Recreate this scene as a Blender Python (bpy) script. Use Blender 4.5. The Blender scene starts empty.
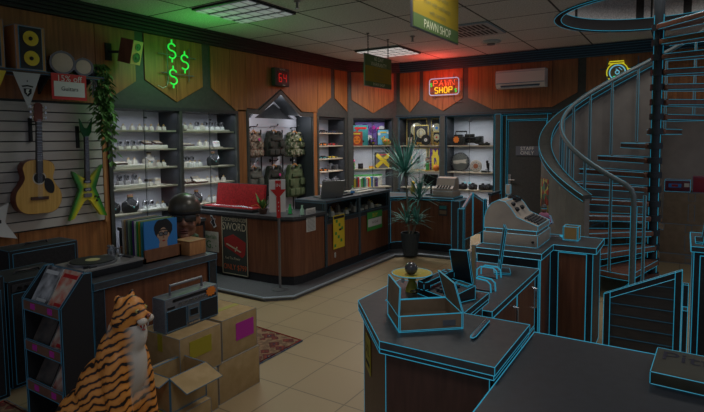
import bpy, bmesh, math, random
from mathutils import Vector, Matrix, Euler
import numpy as np
R0 = random.Random(7)
PI = math.pi
scene = bpy.context.scene
COL = scene.collection

# ------------------------------------------------------------------ camera
H = 1.9; FPX = 520.0; PP = (352.0, 175.5)
def _n(a): a = np.array(a, float); return a/np.linalg.norm(a)
_A = _n((684-PP[0], -(136-PP[1]), -FPX)); _B = -_n((-460-PP[0], -(147-PP[1]), -FPX))
_B = _n(_B-_A*np.dot(_A, _B)); _Z = np.cross(_B, _A)
RW = np.array([_B, _A, _Z])
cam = bpy.data.objects.new('camera', bpy.data.cameras.new('camera')); COL.objects.link(cam)
M4 = Matrix([list(RW[i])+[0] for i in range(3)]+[[0, 0, 0, 1]])
M4.translation = Vector((0, 0, H)); cam.matrix_world = M4
cam.data.sensor_width = 36; cam.data.lens = 36*FPX/704
cam.data.shift_y = -(206-PP[1])/704
cam.data.clip_start = .05
scene.camera = cam
def ray(u, v): return RW@np.array([u-PP[0], -(v-PP[1]), -FPX])
def pz(u, v, z): r = ray(u, v); return Vector(r*((z-H)/r[2]))+Vector((0, 0, H))
def px(u, v, x): r = ray(u, v); return Vector(r*(x/r[0]))+Vector((0, 0, H))
def py(u, v, y): r = ray(u, v); return Vector(r*(y/r[1]))+Vector((0, 0, H))

# ------------------------------------------------------------------ world, exposure, lights
w = bpy.data.worlds.new('world'); scene.world = w; w.use_nodes = True
w.node_tree.nodes['Background'].inputs[0].default_value = (.40, .46, .58, 1)
w.node_tree.nodes['Background'].inputs[1].default_value = .23
scene.view_settings.view_transform = 'Standard'; scene.view_settings.look = 'None'
scene.view_settings.gamma = 1; scene.view_settings.exposure = 0.38
def area(name, loc, sx, sy, power, color=(1, 1, 1), rot=(0, 0, 0), spread=math.radians(148)):
    l = bpy.data.lights.new(name, 'AREA'); l.shape = 'RECTANGLE'; l.size = sx; l.size_y = sy
    l.energy = power; l.color = color; l.spread = spread
    o = bpy.data.objects.new(name, l); COL.objects.link(o); o.location = loc; o.rotation_euler = rot
    return o
def point(name, loc, power, color, r=.05):
    l = bpy.data.lights.new(name, 'POINT'); l.energy = power; l.color = color; l.shadow_soft_size = r
    o = bpy.data.objects.new(name, l); COL.objects.link(o); o.location = loc; return o
# two seen fluorescent ceiling fittings, then unseen ceiling lamps, some added as fill
area('ceiling_and_fill_lamp', (-4.04, 4.2, 3.25), .7, .7, 12, (.9, .95, 1))
area('ceiling_and_fill_lamp', (-4.04, 7.45, 3.25), .7, .7, 34, (1, .97, .93))
area('ceiling_and_fill_lamp', (-1.6, 3.4, 3.25), .7, .7, 16, (1, .96, .92))  # unseen fill, placed to light the register and the stair
area('ceiling_and_fill_lamp', (-.4, .6, 3.25), .7, .7, 10, (.9, .95, 1))
area('ceiling_and_fill_lamp', (1.3, 5.4, 3.25), .7, .7, 13, (.95, .96, 1))  # made-up fill beyond the frame, brightens the right background
area('stairwell_fill', (-.27, 6.85, 3.78), .8, .8, 14, (1, .93, .86))  # added fill above the opening, brightens the drum wall and treads
# neon glows
point('neon_glow_green', (-4.60, 4.2, 2.82), 6, (.05, 1, .10), .25)
point('neon_glow_red', (-3.64, 8.35, 2.95), 11, (1, .06, .04), .22)
# fill lamps added inside the recessed cabinets, no fitting seen there
def strip(fr, s0, s1, zs, p, col=(.88, .91, 1), d=.07):     # one unseen fill lamp under the top and under every shelf
    for z in zs:
        q = fr.pt((s0+s1)/2, d, z-.022); area('cabinet_fill_light', q, s1-s0-.08, .03, p, col, (0, 0, fr.a), spread=math.radians(165))

# ------------------------------------------------------------------ materials
def mat(name, col, rough=.5, metal=0, emis=None, es=0, spec=.5, coat=0):
    m = bpy.data.materials.new(name); m.use_nodes = True
    b = m.node_tree.nodes['Principled BSDF']
    b.inputs['Base Color'].default_value = (*col, 1); b.inputs['Roughness'].default_value = rough
    b.inputs['Metallic'].default_value = metal; b.inputs['Specular IOR Level'].default_value = spec
    b.inputs['Coat Weight'].default_value = coat
    if emis: b.inputs['Emission Color'].default_value = (*emis, 1); b.inputs['Emission Strength'].default_value = es
    return m
def nodes(m): nt = m.node_tree; return nt, nt.nodes, nt.links, nt.nodes['Principled BSDF']
def ramp(N, stops, interp='LINEAR'):
    r = N.new('ShaderNodeValToRGB'); r.color_ramp.interpolation = interp
    e = r.color_ramp.elements
    while len(e) < len(stops): e.new(.5)
    for i, (p, c) in enumerate(stops): e[i].position = p; e[i].color = (*c, 1)
    return r
def noisy(name, c1, c2, scale=5, stretch=(1, 1, 1), rough=.5, bump=0, metal=0, detail=4, spec=.5, lo=.35, hi=.65, coords='Object'):
    m = mat(name, c1, rough, metal, spec=spec); nt, N, L, b = nodes(m)
    tc = N.new('ShaderNodeTexCoord'); mp = N.new('ShaderNodeMapping'); mp.inputs['Scale'].default_value = stretch
    nz = N.new('ShaderNodeTexNoise'); nz.inputs['Scale'].default_value = scale; nz.inputs['Detail'].default_value = detail
    r = ramp(N, [(lo, c1), (hi, c2)])
    L.new(tc.outputs[coords], mp.inputs[0]); L.new(mp.outputs[0], nz.inputs['Vector']); L.new(nz.outputs['Fac'], r.inputs[0])
    L.new(r.outputs[0], b.inputs['Base Color'])
    if bump:
        bp = N.new('ShaderNodeBump'); bp.inputs['Strength'].default_value = bump; bp.inputs['Distance'].default_value = .01
        L.new(nz.outputs['Fac'], bp.inputs['Height']); L.new(bp.outputs[0], b.inputs['Normal'])
    return m
def spots(name, cols, scale, rough=.8):   # voronoi patches (camouflage, pixel prints)
    m = mat(name, cols[0], rough); nt, N, L, b = nodes(m)
    tc = N.new('ShaderNodeTexCoord'); v = N.new('ShaderNodeTexVoronoi'); v.inputs['Scale'].default_value = scale
    sp = N.new('ShaderNodeSeparateColor'); r = ramp(N, [(i/len(cols), c) for i, c in enumerate(cols)], 'CONSTANT')
    L.new(tc.outputs['Object'], v.inputs['Vector']); L.new(v.outputs['Color'], sp.inputs[0]); L.new(sp.outputs[0], r.inputs[0])
    L.new(r.outputs[0], b.inputs['Base Color']); return m
WOOD = noisy('orange_wood_veneer', (.215, .080, .024), (.35, .135, .040), 6, (6, 6, .35), .42, detail=6)
WOODD = noisy('brown_counter_wood', (.13, .045, .022), (.21, .078, .036), 6, (6, 6, .35), .45, detail=6)
GREY = noisy('dark_olive_grey_laminate', (.036, .040, .036), (.05, .053, .048), 20, rough=.55)
CHAR = noisy('charcoal_laminate', (.018, .020, .024), (.027, .029, .034), 30, rough=.5)
JAMB = mat('slate_grey_panel', (.055, .062, .072), .5)
WHITEB = mat('white_back_panel', (.62, .63, .70), .6)
SHELF = noisy('pale_shelf_laminate', (.42, .36, .27), (.50, .44, .34), 10, rough=.5)
BLK = mat('black_plastic', (.010, .010, .012), .4)
BLKM = mat('matt_black', (.012, .012, .014), .8)
DGREY = mat('dark_grey_plastic', (.05, .05, .055), .5)
MGREY = mat('mid_grey_metal', (.22, .22, .23), .35, .6)
CHROME = mat('brushed_steel', (.55, .56, .58), .25, .9)
BEIGE = noisy('aged_beige_plastic', (.34, .29, .24), (.40, .34, .28), 8, rough=.5)
BEIGED = mat('taupe_plastic', (.15, .12, .10), .5)
CREAM = noisy('cream_leatherette', (.50, .47, .40), (.58, .55, .48), 25, rough=.7)
WHITE = mat('white_plastic', (.66, .66, .64), .45)
PAPER = mat('white_card', (.6, .6, .58), .8)
GOLD = mat('gold', (.75, .50, .12), .3, .8)
GOLDM = mat('matt_gold_paint', (.62, .46, .14), .45, .2)
SILVER = mat('silver', (.6, .6, .62), .25, .9)
RED = mat('bright_red_paint', (.50, .012, .012), .5)
REDV = noisy('red_velvet', (.26, .004, .006), (.46, .010, .014), 40, rough=.85)
ORANGE = mat('orange_plastic', (.75, .20, .02), .5)
YEL = mat('yellow_plastic', (.70, .52, .03), .5)
YELD = mat('mustard_yellow', (.36, .30, .02), .5)
GRN = mat('green_plastic', (.05, .30, .06), .5)
TEAL = mat('teal_paint', (.03, .22, .22), .5)
BLUE = mat('blue_card', (.03, .20, .52), .7)
PURP = mat('purple_cloth', (.07, .02, .16), .8)
MAG = mat('magenta_sticker', (.45, .02, .30), .7)
PINK = mat('pink_plastic', (.70, .05, .25), .5)
SKIN = noisy('brown_painted_skin', (.19, .085, .055), (.26, .12, .075), 12, rough=.5)
TAN = noisy('cardboard', (.36, .24, .10), (.44, .30, .14), 12, rough=.85)
TAND = noisy('brown_cardboard', (.20, .14, .085), (.25, .175, .11), 12, rough=.85)
PINE = noisy('light_wood', (.40, .17, .06), (.52, .24, .09), 8, (5, 5, .8), .5)
LEAF = noisy('green_leaf', (.06, .16, .03), (.13, .28, .06), 12, rough=.6)
LEAFT = noisy('blue_green_leaf', (.05, .20, .17), (.11, .34, .29), 12, rough=.6)
CYAN = mat('cyan_glow_line', (.03, .30, .42), .4, emis=(.03, .36, .55), es=.30)  # weak glow put into the outline colour, not a lamp
CYAND = mat('dim_blue_glow_line', (.025, .11, .17), .5, emis=(.02, .14, .24), es=.07)  # fainter version of the same outline glow
RAIL = mat('painted_steel_rail', (.12, .15, .16), .5, .2)
TREAD = noisy('dark_wood_tread', (.13, .055, .035), (.19, .08, .05), 8, (4, 4, 1), .4)
PLAS = noisy('warm_grey_plaster', (.17, .155, .145), (.20, .185, .17), 5, rough=.85)
RUB = noisy('black_kick_board', (.014, .014, .016), (.02, .02, .024), 20, rough=.6)
TOPM = noisy('dark_grey_worktop', (.05, .052, .056), (.07, .072, .078), 25, rough=.35)
def glass(name, tint, fac=.06):
    m = bpy.data.materials.new(name); m.use_nodes = True; nt = m.node_tree; N = nt.nodes; L = nt.links
    for n in list(N): N.remove(n)
    o = N.new('ShaderNodeOutputMaterial'); t = N.new('ShaderNodeBsdfTransparent'); g = N.new('ShaderNodeBsdfGlossy'); mx = N.new('ShaderNodeMixShader')
    t.inputs[0].default_value = (*tint, 1); g.inputs['Roughness'].default_value = .05; mx.inputs[0].default_value = fac
    L.new(t.outputs[0], mx.inputs[1]); L.new(g.outputs[0], mx.inputs[2]); L.new(mx.outputs[0], o.inputs[0]); return m
GLASS = glass('clear_glass', (.93, .95, .95), .03)
def neon(name, c, s): return mat(name, c, .4, emis=c, es=s)
NGREEN = neon('green_neon', (.02, .55, .05), .7)
NRED = neon('red_neon', (.95, .16, .06), .6)
NYEL = neon('yellow_neon', (.80, .72, .03), .42)
NBLUE = neon('pale_blue_neon', (.26, .36, .50), .55)
NWBLUE = neon('light_blue_neon', (.16, .50, .66), .55)
LEDR = neon('red_led_digits', (.60, .015, .015), .35)

# ------------------------------------------------------------------ mesh helpers
class MB:
    def __init__(s, *mats): s.bm = bmesh.new(); s.mats = list(mats); s.i = 0
    def use(s, m):
        if m not in s.mats: s.mats.append(m)
        s.i = s.mats.index(m); return s
    def _add(s, verts, faces):
        vs = [s.bm.verts.new(v) for v in verts]
        for f in faces:
            try: fc = s.bm.faces.new([vs[k] for k in f]); fc.material_index = s.i
            except ValueError: pass
        return vs
    def box(s, c, d, rz=0, m=None, taper=1, bev=0):
        x, y, z = [k/2 for k in d]; t = taper
        v = [Vector(p) for p in [(-x, -y, -z), (x, -y, -z), (x, y, -z), (-x, y, -z), (-x*t, -y*t, z), (x*t, -y*t, z), (x*t, y*t, z), (-x*t, y*t, z)]]
        mt = m if m is not None else Matrix.Rotation(rz, 4, 'Z')
        v = [mt@p+Vector(c) for p in v]
        if bev:
            b2 = bmesh.new(); vs = [b2.verts.new(p) for p in v]
            for f in [(0, 3, 2, 1), (4, 5, 6, 7), (0, 1, 5, 4), (1, 2, 6, 5), (2, 3, 7, 6), (3, 0, 4, 7)]: b2.faces.new([vs[k] for k in f])
            bmesh.ops.bevel(b2, geom=list(b2.edges), offset=bev, segments=2, affect='EDGES', profile=.6)
            b2.verts.index_update(); s._add([p.co.copy() for p in b2.verts], [[q.index for q in f.verts] for f in b2.faces]); b2.free()
        else: s._add(v, [(0, 3, 2, 1), (4, 5, 6, 7), (0, 1, 5, 4), (1, 2, 6, 5), (2, 3, 7, 6), (3, 0, 4, 7)])
        return s
    def bb(s, x0, x1, y0, y1, z0, z1, bev=0): return s.box(((x0+x1)/2, (y0+y1)/2, (z0+z1)/2), (x1-x0, y1-y0, z1-z0), bev=bev)
    def ring(s, prof, n=24, m=None, closed=True, cap=True):   # lathe around local z; prof = [(r, z)]
        m = m or Matrix(); vs = []; base = []
        for r, z in prof:
            for k in range(n): a = 2*PI*k/n; base.append(m@Vector((r*math.cos(a), r*math.sin(a), z)))
        F = []
        for i in range(len(prof)-1):
            for k in range(n): F.append((i*n+k, i*n+(k+1) % n, (i+1)*n+(k+1) % n, (i+1)*n+k))
        if cap:
            F.append(list(range(n))[::-1]); F.append([(len(prof)-1)*n+k for k in range(n)])
        s._add(base, F); return s
    def cyl(s, c, r, h, m=None, r2=None, n=20):
        mt = Matrix.Translation(Vector(c))@(m or Matrix()); return s.ring([(r, -h/2), (r if r2 is None else r2, h/2)], n, mt)
    def sph(s, c, r, m=None, n=16, k=10):
        if not hasattr(r, '__len__'): r = (r, r, r)
        mt = Matrix.Translation(Vector(c))@(m or Matrix())@Matrix.Diagonal((*r, 1))
        return s.ring([(max(.002, math.sin(PI*i/k)), -math.cos(PI*i/k)) for i in range(k+1)], n, mt)
    def tube(s, pts, r, n=8, closed=False):
        pts = [Vector(p) for p in pts]; N = len(pts); rs = r if hasattr(r, '__len__') else [r]*N
        up = Vector((0, 0, 1)); base = []; prev = None
        for i, p in enumerate(pts):
            a = pts[(i-1) % N] if (closed or i) else p; b = pts[(i+1) % N] if (closed or i < N-1) else p
            t = (b-a).normalized() if (b-a).length > 1e-9 else Vector((0, 0, 1))
            if prev is None: u = t.cross(up) if abs(t.z) < .95 else t.cross(Vector((1, 0, 0)))
            else: u = prev-t*prev.dot(t)
            u.normalize(); prev = u; v = t.cross(u)
            for k in range(n): q = 2*PI*k/n; base.append(p+(u*math.cos(q)+v*math.sin(q))*rs[i])
        F = []
        for i in range(N if closed else N-1):
            j = (i+1) % N
            for k in range(n): F.append((i*n+k, i*n+(k+1) % n, j*n+(k+1) % n, j*n+k))
        if not closed: F += [list(range(n))[::-1], [(N-1)*n+k for k in range(n)]]
        s._add(base, F); return s
    def prism(s, poly, o, ex, ey, th, m=None):   # 2-D polygon in plane (ex, ey) at o, extruded by vector th
        o, ex, ey, th = map(Vector, (o, ex, ey, th)); n = len(poly)
        a = [o+ex*x+ey*y for x, y in poly]; b = [p+th for p in a]
        s._add(a+b, [list(range(n))[::-1], [n+k for k in range(n)]]+[(k, (k+1) % n, n+(k+1) % n, n+k) for k in range(n)]); return s
    def quad(s, *p): s._add([Vector(q) for q in p], [list(range(len(p)))]); return s
    def text(s, body, o, ex, ey, size, th=.001, align='CENTER', sx=1):
        me, q = _text(body, align); o, ex, ey = Vector(o), Vector(ex).normalized(), Vector(ey).normalized(); nrm = ex.cross(ey)
        s._add([o+ex*(v[0]*size*sx)+ey*(v[1]*size)+nrm*th for v in me], q); return s
    def merge(s, other, T=None):
        if T is not None: other.bm.transform(T)
        other.bm.verts.index_update(); s._add([v.co.copy() for v in other.bm.verts], [[q.index for q in f.verts] for f in other.bm.faces]); other.bm.free(); return s
    def xf(s, T): s.bm.transform(T); return s
    def build(s, name, mt=None, parent=None, world=False, smooth=True):
        me = bpy.data.meshes.new(name)
        if world and parent is not None:
            s.bm.transform(RM(parent).inverted())
        bmesh.ops.recalc_face_normals(s.bm, faces=s.bm.faces) if not getattr(s, 'norec', 0) else None
        s.bm.to_mesh(me); s.bm.free()
        for m in (s.mats if s.mats else [mt]): me.materials.append(m)
        if smooth:
            me.shade_smooth(); me.set_sharp_from_angle(angle=.62)
        o = bpy.data.objects.new(name, me); COL.objects.link(o)
        if parent is not None: o.parent = parent
        return o
def RM(o):
    m = Matrix.LocRotScale(o.location, o.rotation_euler, o.scale)
    return RM(o.parent)@m if o.parent else m
_tc = {}
def _text(body, align):
    k = (body, align)
    if k not in _tc:
        c = bpy.data.curves.new('t', 'FONT'); c.body = body; c.align_x = align; c.align_y = 'CENTER'; c.resolution_u = 3
        o = bpy.data.objects.new('t', c); COL.objects.link(o); bpy.context.view_layer.update()
        me = bpy.data.meshes.new_from_object(o.evaluated_get(bpy.context.evaluated_depsgraph_get()))
        _tc[k] = ([tuple(v.co) for v in me.vertices], [list(p.vertices) for p in me.polygons])
        bpy.data.objects.remove(o); bpy.data.curves.remove(c); bpy.data.meshes.remove(me)
    return _tc[k]
def tag(o, label, cat, group=None):
    o['label'] = label; o['category'] = cat
    if group: o['group'] = group
    return o
def thing(name, label, cat, loc=(0, 0, 0), rz=0, group=None):
    o = bpy.data.objects.new(name, None); COL.objects.link(o); o.location = loc; o.rotation_euler = (0, 0, rz)
    o.empty_display_size = .1; return tag(o, label, cat, group)
def struct(name, mb, mt=None):
    o = mb.build(name, mt); o['kind'] = 'structure'; return o
def copy_tree(o, parent=None):
    c = o.copy(); COL.objects.link(c)
    if parent is not None: c.parent = parent
    for ch in o.children: copy_tree(ch, c)
    return c
def edges(root, r=.0035, m=None, ang=.6, name='edge_outline', skip=()):    # blue wireframe outline on a thing's sharp edges, with an added weak glow
    mb = MB(m or CYAN); inv = RM(root).inverted(); seen = set()
    objs = [root]+list(root.children_recursive)
    for o in objs:
        if o.type != 'MESH' or o.name.split('.')[0] in skip: continue
        T = inv@RM(o); b = bmesh.new(); b.from_mesh(o.data); bmesh.ops.remove_doubles(b, verts=b.verts, dist=1e-5)
        for e in b.edges:
            if len(e.link_faces) != 2 or e.calc_face_angle(0) > ang:
                a, c = T@e.verts[0].co, T@e.verts[1].co
                if (a-c).length < .012: continue
                key = tuple(sorted([tuple(round(k, 3) for k in a), tuple(round(k, 3) for k in c)]))
                if key in seen: continue
                seen.add(key); mb.tube([a, c], r*.6, 4)
        b.free()
    o = mb.build(name, None, root, smooth=False); return o
CRM = mat('cream_print', (.48, .42, .28), .7); ORP = mat('orange_red_print', (.55, .10, .02), .7); DRED = mat('dark_red_print_ink', (.30, .015, .012), .7); DKG = mat('dark_green_grey_paper', (.035, .04, .032), .8)
def carton(label, c, d, rz=0, flaps=None, tape=True, stick=None, m=TAN, em=CYAND):
    t = thing('cardboard_box', label, 'cardboard box', c, rz); X, Y, Z = d
    mb = MB(m)
    if flaps: mb.bb(-X/2, X/2, -Y/2, -Y/2+.006, 0, Z).bb(-X/2, X/2, Y/2-.006, Y/2, 0, Z).bb(-X/2, -X/2+.006, -Y/2, Y/2, 0, Z).bb(X/2-.006, X/2, -Y/2, Y/2, 0, Z).bb(-X/2, X/2, -Y/2, Y/2, 0, .006)
    else: mb.bb(-X/2, X/2, -Y/2, Y/2, 0, Z, bev=.003)
    mb.build('box_body', None, t)
    if flaps:
        for (axis, sgn, ang, ln) in flaps:
            if axis == 'x': m4 = Matrix.Translation((sgn*X/2, 0, Z))@Matrix.Rotation(-sgn*ang, 4, 'Y'); f = MB(m).box(m4@Vector((sgn*ln/2, 0, 0)), (ln, Y, .005), m=Matrix.Rotation(-sgn*ang, 4, 'Y'))
            else: m4 = Matrix.Translation((0, sgn*Y/2, Z))@Matrix.Rotation(sgn*ang, 4, 'X'); f = MB(m).box(m4@Vector((0, sgn*ln/2, 0)), (X, ln, .005), m=Matrix.Rotation(sgn*ang, 4, 'X'))
            f.build('flap', None, t)
    elif tape: MB(YELD if m is TAN else TAND).box((0, 0, Z+.0008), (.05, Y-.01, .0012)).box((0, -Y/2-.0008, Z-.06), (.05, .0012, .12)).build('tape', None, t)
    if stick:
        for face, a, b_, z0, z1, sm__ in stick:
            (MB(sm__).bb(X/2, X/2+.002, a*Y, b_*Y, z0*Z, z1*Z) if face == 'x' else MB(sm__).bb(a*X, b_*X, -Y/2-.002, -Y/2, z0*Z, z1*Z)).build('sticker', None, t)
    edges(t, .0025, em, skip=('tape', 'sticker')); return t
RX = Matrix.Rotation(PI/2, 4, 'X'); RY = Matrix.Rotation(PI/2, 4, 'Y')
XA, YB, ZC, ZK = -5.2, 8.8, 3.3, 3.12     # left wall, back wall, ceiling, cornice underside
FA, FB = Vector((-5.2, 8.05, 0)), Vector((-4.6, 8.8, 0)); FD = (FB-FA).normalized(); FN = Vector((FD.y, -FD.x, 0))
def pf(u, v, off=0):     # hit the diagonal corner bay, off = distance in front of it
    r = Vector(ray(u, v)); o = Vector((0, 0, H)); p0 = FA+FN*off
    return o+r*((p0-o).dot(FN)/r.dot(FN))
def fs(p): return (Vector((p.x, p.y, 0))-FA).dot(FD)     # distance along the bay

# ================================================================== STRUCTURE
# floor: beige tiles
mf = mat('beige_floor_tiles', (.3, .25, .17), .45); nt, N, L, b = nodes(mf)
tc = N.new('ShaderNodeTexCoord'); bk = N.new('ShaderNodeTexBrick'); bk.offset = 0; bk.inputs['Scale'].default_value = 1
for k, c in (('Color1', (.37, .275, .15)), ('Color2', (.34, .25, .135)), ('Mortar', (.19, .145, .08))): bk.inputs[k].default_value = (*c, 1)
bk.inputs['Mortar Size'].default_value = .006; bk.inputs['Brick Width'].default_value = .5; bk.inputs['Row Height'].default_value = .5
L.new(tc.outputs['Object'], bk.inputs['Vector']); L.new(bk.outputs['Color'], b.inputs['Base Color'])
struct('floor', MB(mf).bb(-6.8, 3.0, -1.2, 11.0, -.1, 0))
# raised grey plinth round the counters, with metal nosing
# ceiling with a round stair opening
SC = Vector((-.27, 6.85, 0)); RH = 1.035
cm = mat('ceiling_tiles', (.3, .3, .3), .9); nt, N, L, b = nodes(cm)
tc = N.new('ShaderNodeTexCoord'); mp_ = N.new('ShaderNodeMapping'); mp_.inputs['Location'].default_value = (4.45-.81*20+.81*14, -5.42+.81*10, 0)
bk = N.new('ShaderNodeTexBrick'); bk.offset = 0; bk.inputs['Scale'].default_value = 1
for k, c in (('Color1', (.66, .65, .64)), ('Color2', (.62, .61, .60)), ('Mortar', (.035, .035, .035))): bk.inputs[k].default_value = (*c, 1)
bk.inputs['Mortar Size'].default_value = .012; bk.inputs['Brick Width'].default_value = .81; bk.inputs['Row Height'].default_value = .81
nz = N.new('ShaderNodeTexNoise'); nz.inputs['Scale'].default_value = 60; nz.inputs['Detail'].default_value = 5
mx = N.new('ShaderNodeMix'); mx.data_type = 'RGBA'; mx.blend_type = 'MULTIPLY'; mx.inputs[0].default_value = .75
rr = ramp(N, [(.35, (.55, .55, .55)), (.6, (1, 1, 1))])
L.new(tc.outputs['Object'], mp_.inputs[0]); L.new(mp_.outputs[0], bk.inputs['Vector']); L.new(tc.outputs['Object'], nz.inputs['Vector'])
L.new(nz.outputs['Fac'], rr.inputs[0]); L.new(bk.outputs['Color'], mx.inputs[6]); L.new(rr.outputs[0], mx.inputs[7]); L.new(mx.outputs[2], b.inputs['Base Color'])
mb = MB(cm); x0, x1, y0, y1 = -5.6, 2.6, -1.0, 9.2; n = 64; ins, outs = [], []
for k in range(n):
    a = 2*PI*k/n; d = Vector((math.cos(a), math.sin(a)))
    ins.append(Vector((SC.x+RH*d.x, SC.y+RH*d.y, ZC)))
    t = min([(x1-SC.x)/d.x if d.x > 1e-6 else ((x0-SC.x)/d.x if d.x < -1e-6 else 1e9), (y1-SC.y)/d.y if d.y > 1e-6 else ((y0-SC.y)/d.y if d.y < -1e-6 else 1e9)])
    outs.append(Vector((SC.x+t*d.x, SC.y+t*d.y, ZC)))
for k in range(n): j = (k+1) % n; mb.quad(ins[k], ins[j], outs[j], outs[k])
for cx, cy in ((x0, y0), (x1, y0), (x1, y1), (x0, y1)):
    # corner fill
    near = sorted(range(n), key=lambda k: (outs[k]-Vector((cx, cy, ZC))).length)[:2]
    mb.quad(outs[near[0]], outs[near[1]], (cx, cy, ZC))
for k in range(n): j = (k+1) % n; mb.quad(ins[k], ins[j], ins[j]+Vector((0, 0, .5)), ins[k]+Vector((0, 0, .5)))
mb.ring([(RH+.03, .5), (.01, .52)], 48, Matrix.Translation((SC.x, SC.y, ZC)), cap=False)
ceil = struct('ceiling', mb)
# ring trim around the opening: dark band with a lighter lip
rt = struct('trim_3', MB(BLKM).ring([(RH-.012, .13), (RH-.012, -.012), (RH+.05, -.02), (RH+.065, -.012), (RH+.065, -.002), (RH-.002, -.002), (RH-.002, .13), (RH-.012, .13)], 64, Matrix.Translation((SC.x, SC.y, ZC)), cap=False))
mb = MB(CYAN)
for rr_, zz in ((RH-.012, .13), (RH-.012, -.013), (RH+.062, -.015)):
    mb.tube([(SC.x+rr_*math.cos(2*PI*k/64), SC.y+rr_*math.sin(2*PI*k/64), ZC+zz) for k in range(64)], .0030, 4, True)
mb.build('edge_outline', None, rt)
# walls. left wall: flat base behind, wood panels and grey frames on it
DEP = .38
wl = MB(GREY)
wl.bb(XA-.45, XA-DEP-.02, -1, 8.6, 0, 3.3)                                       # back of the recesses
def pillar(mb, y0, y1, z0=0, z1=2.29): mb.bb(XA-DEP-.02, XA, y0, y1, z0, z1)
pillar(wl, -1, 3.295); pillar(wl, 4.24, 4.26); pillar(wl, 5.22, 5.40); pillar(wl, 6.95, 7.07); pillar(wl, 7.93, 8.05)
for a, b_ in ((3.295, 4.24), (4.26, 5.22), (5.40, 6.95), (7.07, 7.93)): pillar(wl, a, b_, 0, .3)
wl.bb(XA-.42, XA, -1, 5.40, 2.29, 3.3); wl.bb(XA-.42, XA, 6.95, 8.05, 2.29, 3.3)
GA = [(5.40, 2.30), (5.66, 2.30), (6.14, 2.62), (6.62, 2.30), (6.95, 2.30), (6.95, 3.3), (5.40, 3.3)]
wl.prism(GA, (XA-.42, 0, 0), (0, 1, 0), (0, 0, 1), (.42, 0, 0))
struct('wall_left', wl)
# corner bay and back wall
wb = MB(GREY)
def fbox(mb, s0, s1, z0, z1, o0, o1):
    c = FA+FD*((s0+s1)/2)+FN*((o0+o1)/2); mt = Matrix((( FD.x, FN.x, 0), (FD.y, FN.y, 0), (0, 0, 1))).to_4x4()
    mb.box((c.x, c.y, (z0+z1)/2), (s1-s0, abs(o1-o0), z1-z0), m=mt)
SL = (FB-FA).length
fbox(wb, -.25, SL+.25, 2.29, 3.3, -.42, 0); fbox(wb, -.2, SL+.2, 0, .3, -.42, 0); fbox(wb, -.3, SL+.3, .3, 2.29, -.46, -.42)
struct('wall_corner', wb)
wb = MB(GREY)
wb.bb(-4.66, 2.6, YB, YB+.42, 2.31, 3.3); wb.bb(-4.66, -2.72, YB, YB+.42, 0, .3); wb.bb(-4.66, -2.72, YB+.38, YB+.46, .3, 2.31)
wb.bb(-2.72, -2.60, YB, YB+.42, 0, 2.31); wb.bb(-1.80, -1.72, YB, YB+.42, 0, 2.31); wb.bb(-2.60, -1.80, YB+.12, YB+.42, 0, 2.31)
wb.bb(-4.62, -4.56, YB, YB+.4, .3, 2.31); wb.bb(-3.72, -3.6, YB, YB+.4, .3, 2.31); wb.use(PLAS).bb(-1.72, 2.6, YB, YB+.42, 0, 2.31)
struct('wall_back', wb)
# cornice: dark louvred band of four ribs along the walls
def cornice(name, pts, mt, em=None):
    mb = MB(mt)
    for k in range(5):
        z = ZK+.018+k*.036; off = .028+.012*k
        ps = [Vector((p[0], p[1], z))+Vector((p[2], p[3], 0))*off for p in pts]
        for a, b_ in zip(ps[:-1], ps[1:]):
            d = (b_-a); mt4 = Matrix.Rotation(math.atan2(d.y, d.x), 4, 'Z'); c = (a+b_)/2
            mb.box(c, (d.length+.03, .055, .024), m=mt4)
            mb.box(c+Vector((0, 0, .018)), (d.length+.02, .02, .014), m=mt4)
    o = struct(name, mb)
    if em:
        e = MB(em)
        for k in range(5):
            z = ZK+.006+k*.036; off = .058+.012*k
            ps = [Vector((p[0], p[1], z))+Vector((p[2], p[3], 0))*off for p in pts]
            e.tube(ps, .0022, 4)
        e.build('edge_outline', None, o)
s2 = .6
cornice('trim_4', [(XA, -1, 1, 0), (XA, 7.9, 1, 0), (-5.05, 8.24, .8, -.6), (-4.72, 8.65, .6, -.8), (-4.5, YB, 0, -1)], mat('black_slatted_cornice', (.014, .015, .018), .55))
cornice('trim_5', [(-4.5, YB, 0, -1), (2.6, YB, 0, -1)], mat('blue_black_slatted_cornice', (.014, .022, .034), .45), CYAND)

# wood panels on the upper walls (structure trims): polygons standing 12 mm proud
def wp(name, poly, plane):
    mb = MB(WOOD)
    if plane == 'A': mb.prism(poly, (XA+.001, 0, 0), (0, 1, 0), (0, 0, 1), (.012, 0, 0))
    elif plane == 'B': mb.prism(poly, (0, YB-.001, 0), (1, 0, 0), (0, 0, 1), (0, -.012, 0))
    else: mb.prism(poly, FA+FN*.001, FD, (0, 0, 1), FN*.012)
    return mb
PAN = []
def panels(plane, polys):
    for p in polys: PAN.append(wp('', p, plane))
G = .006
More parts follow.
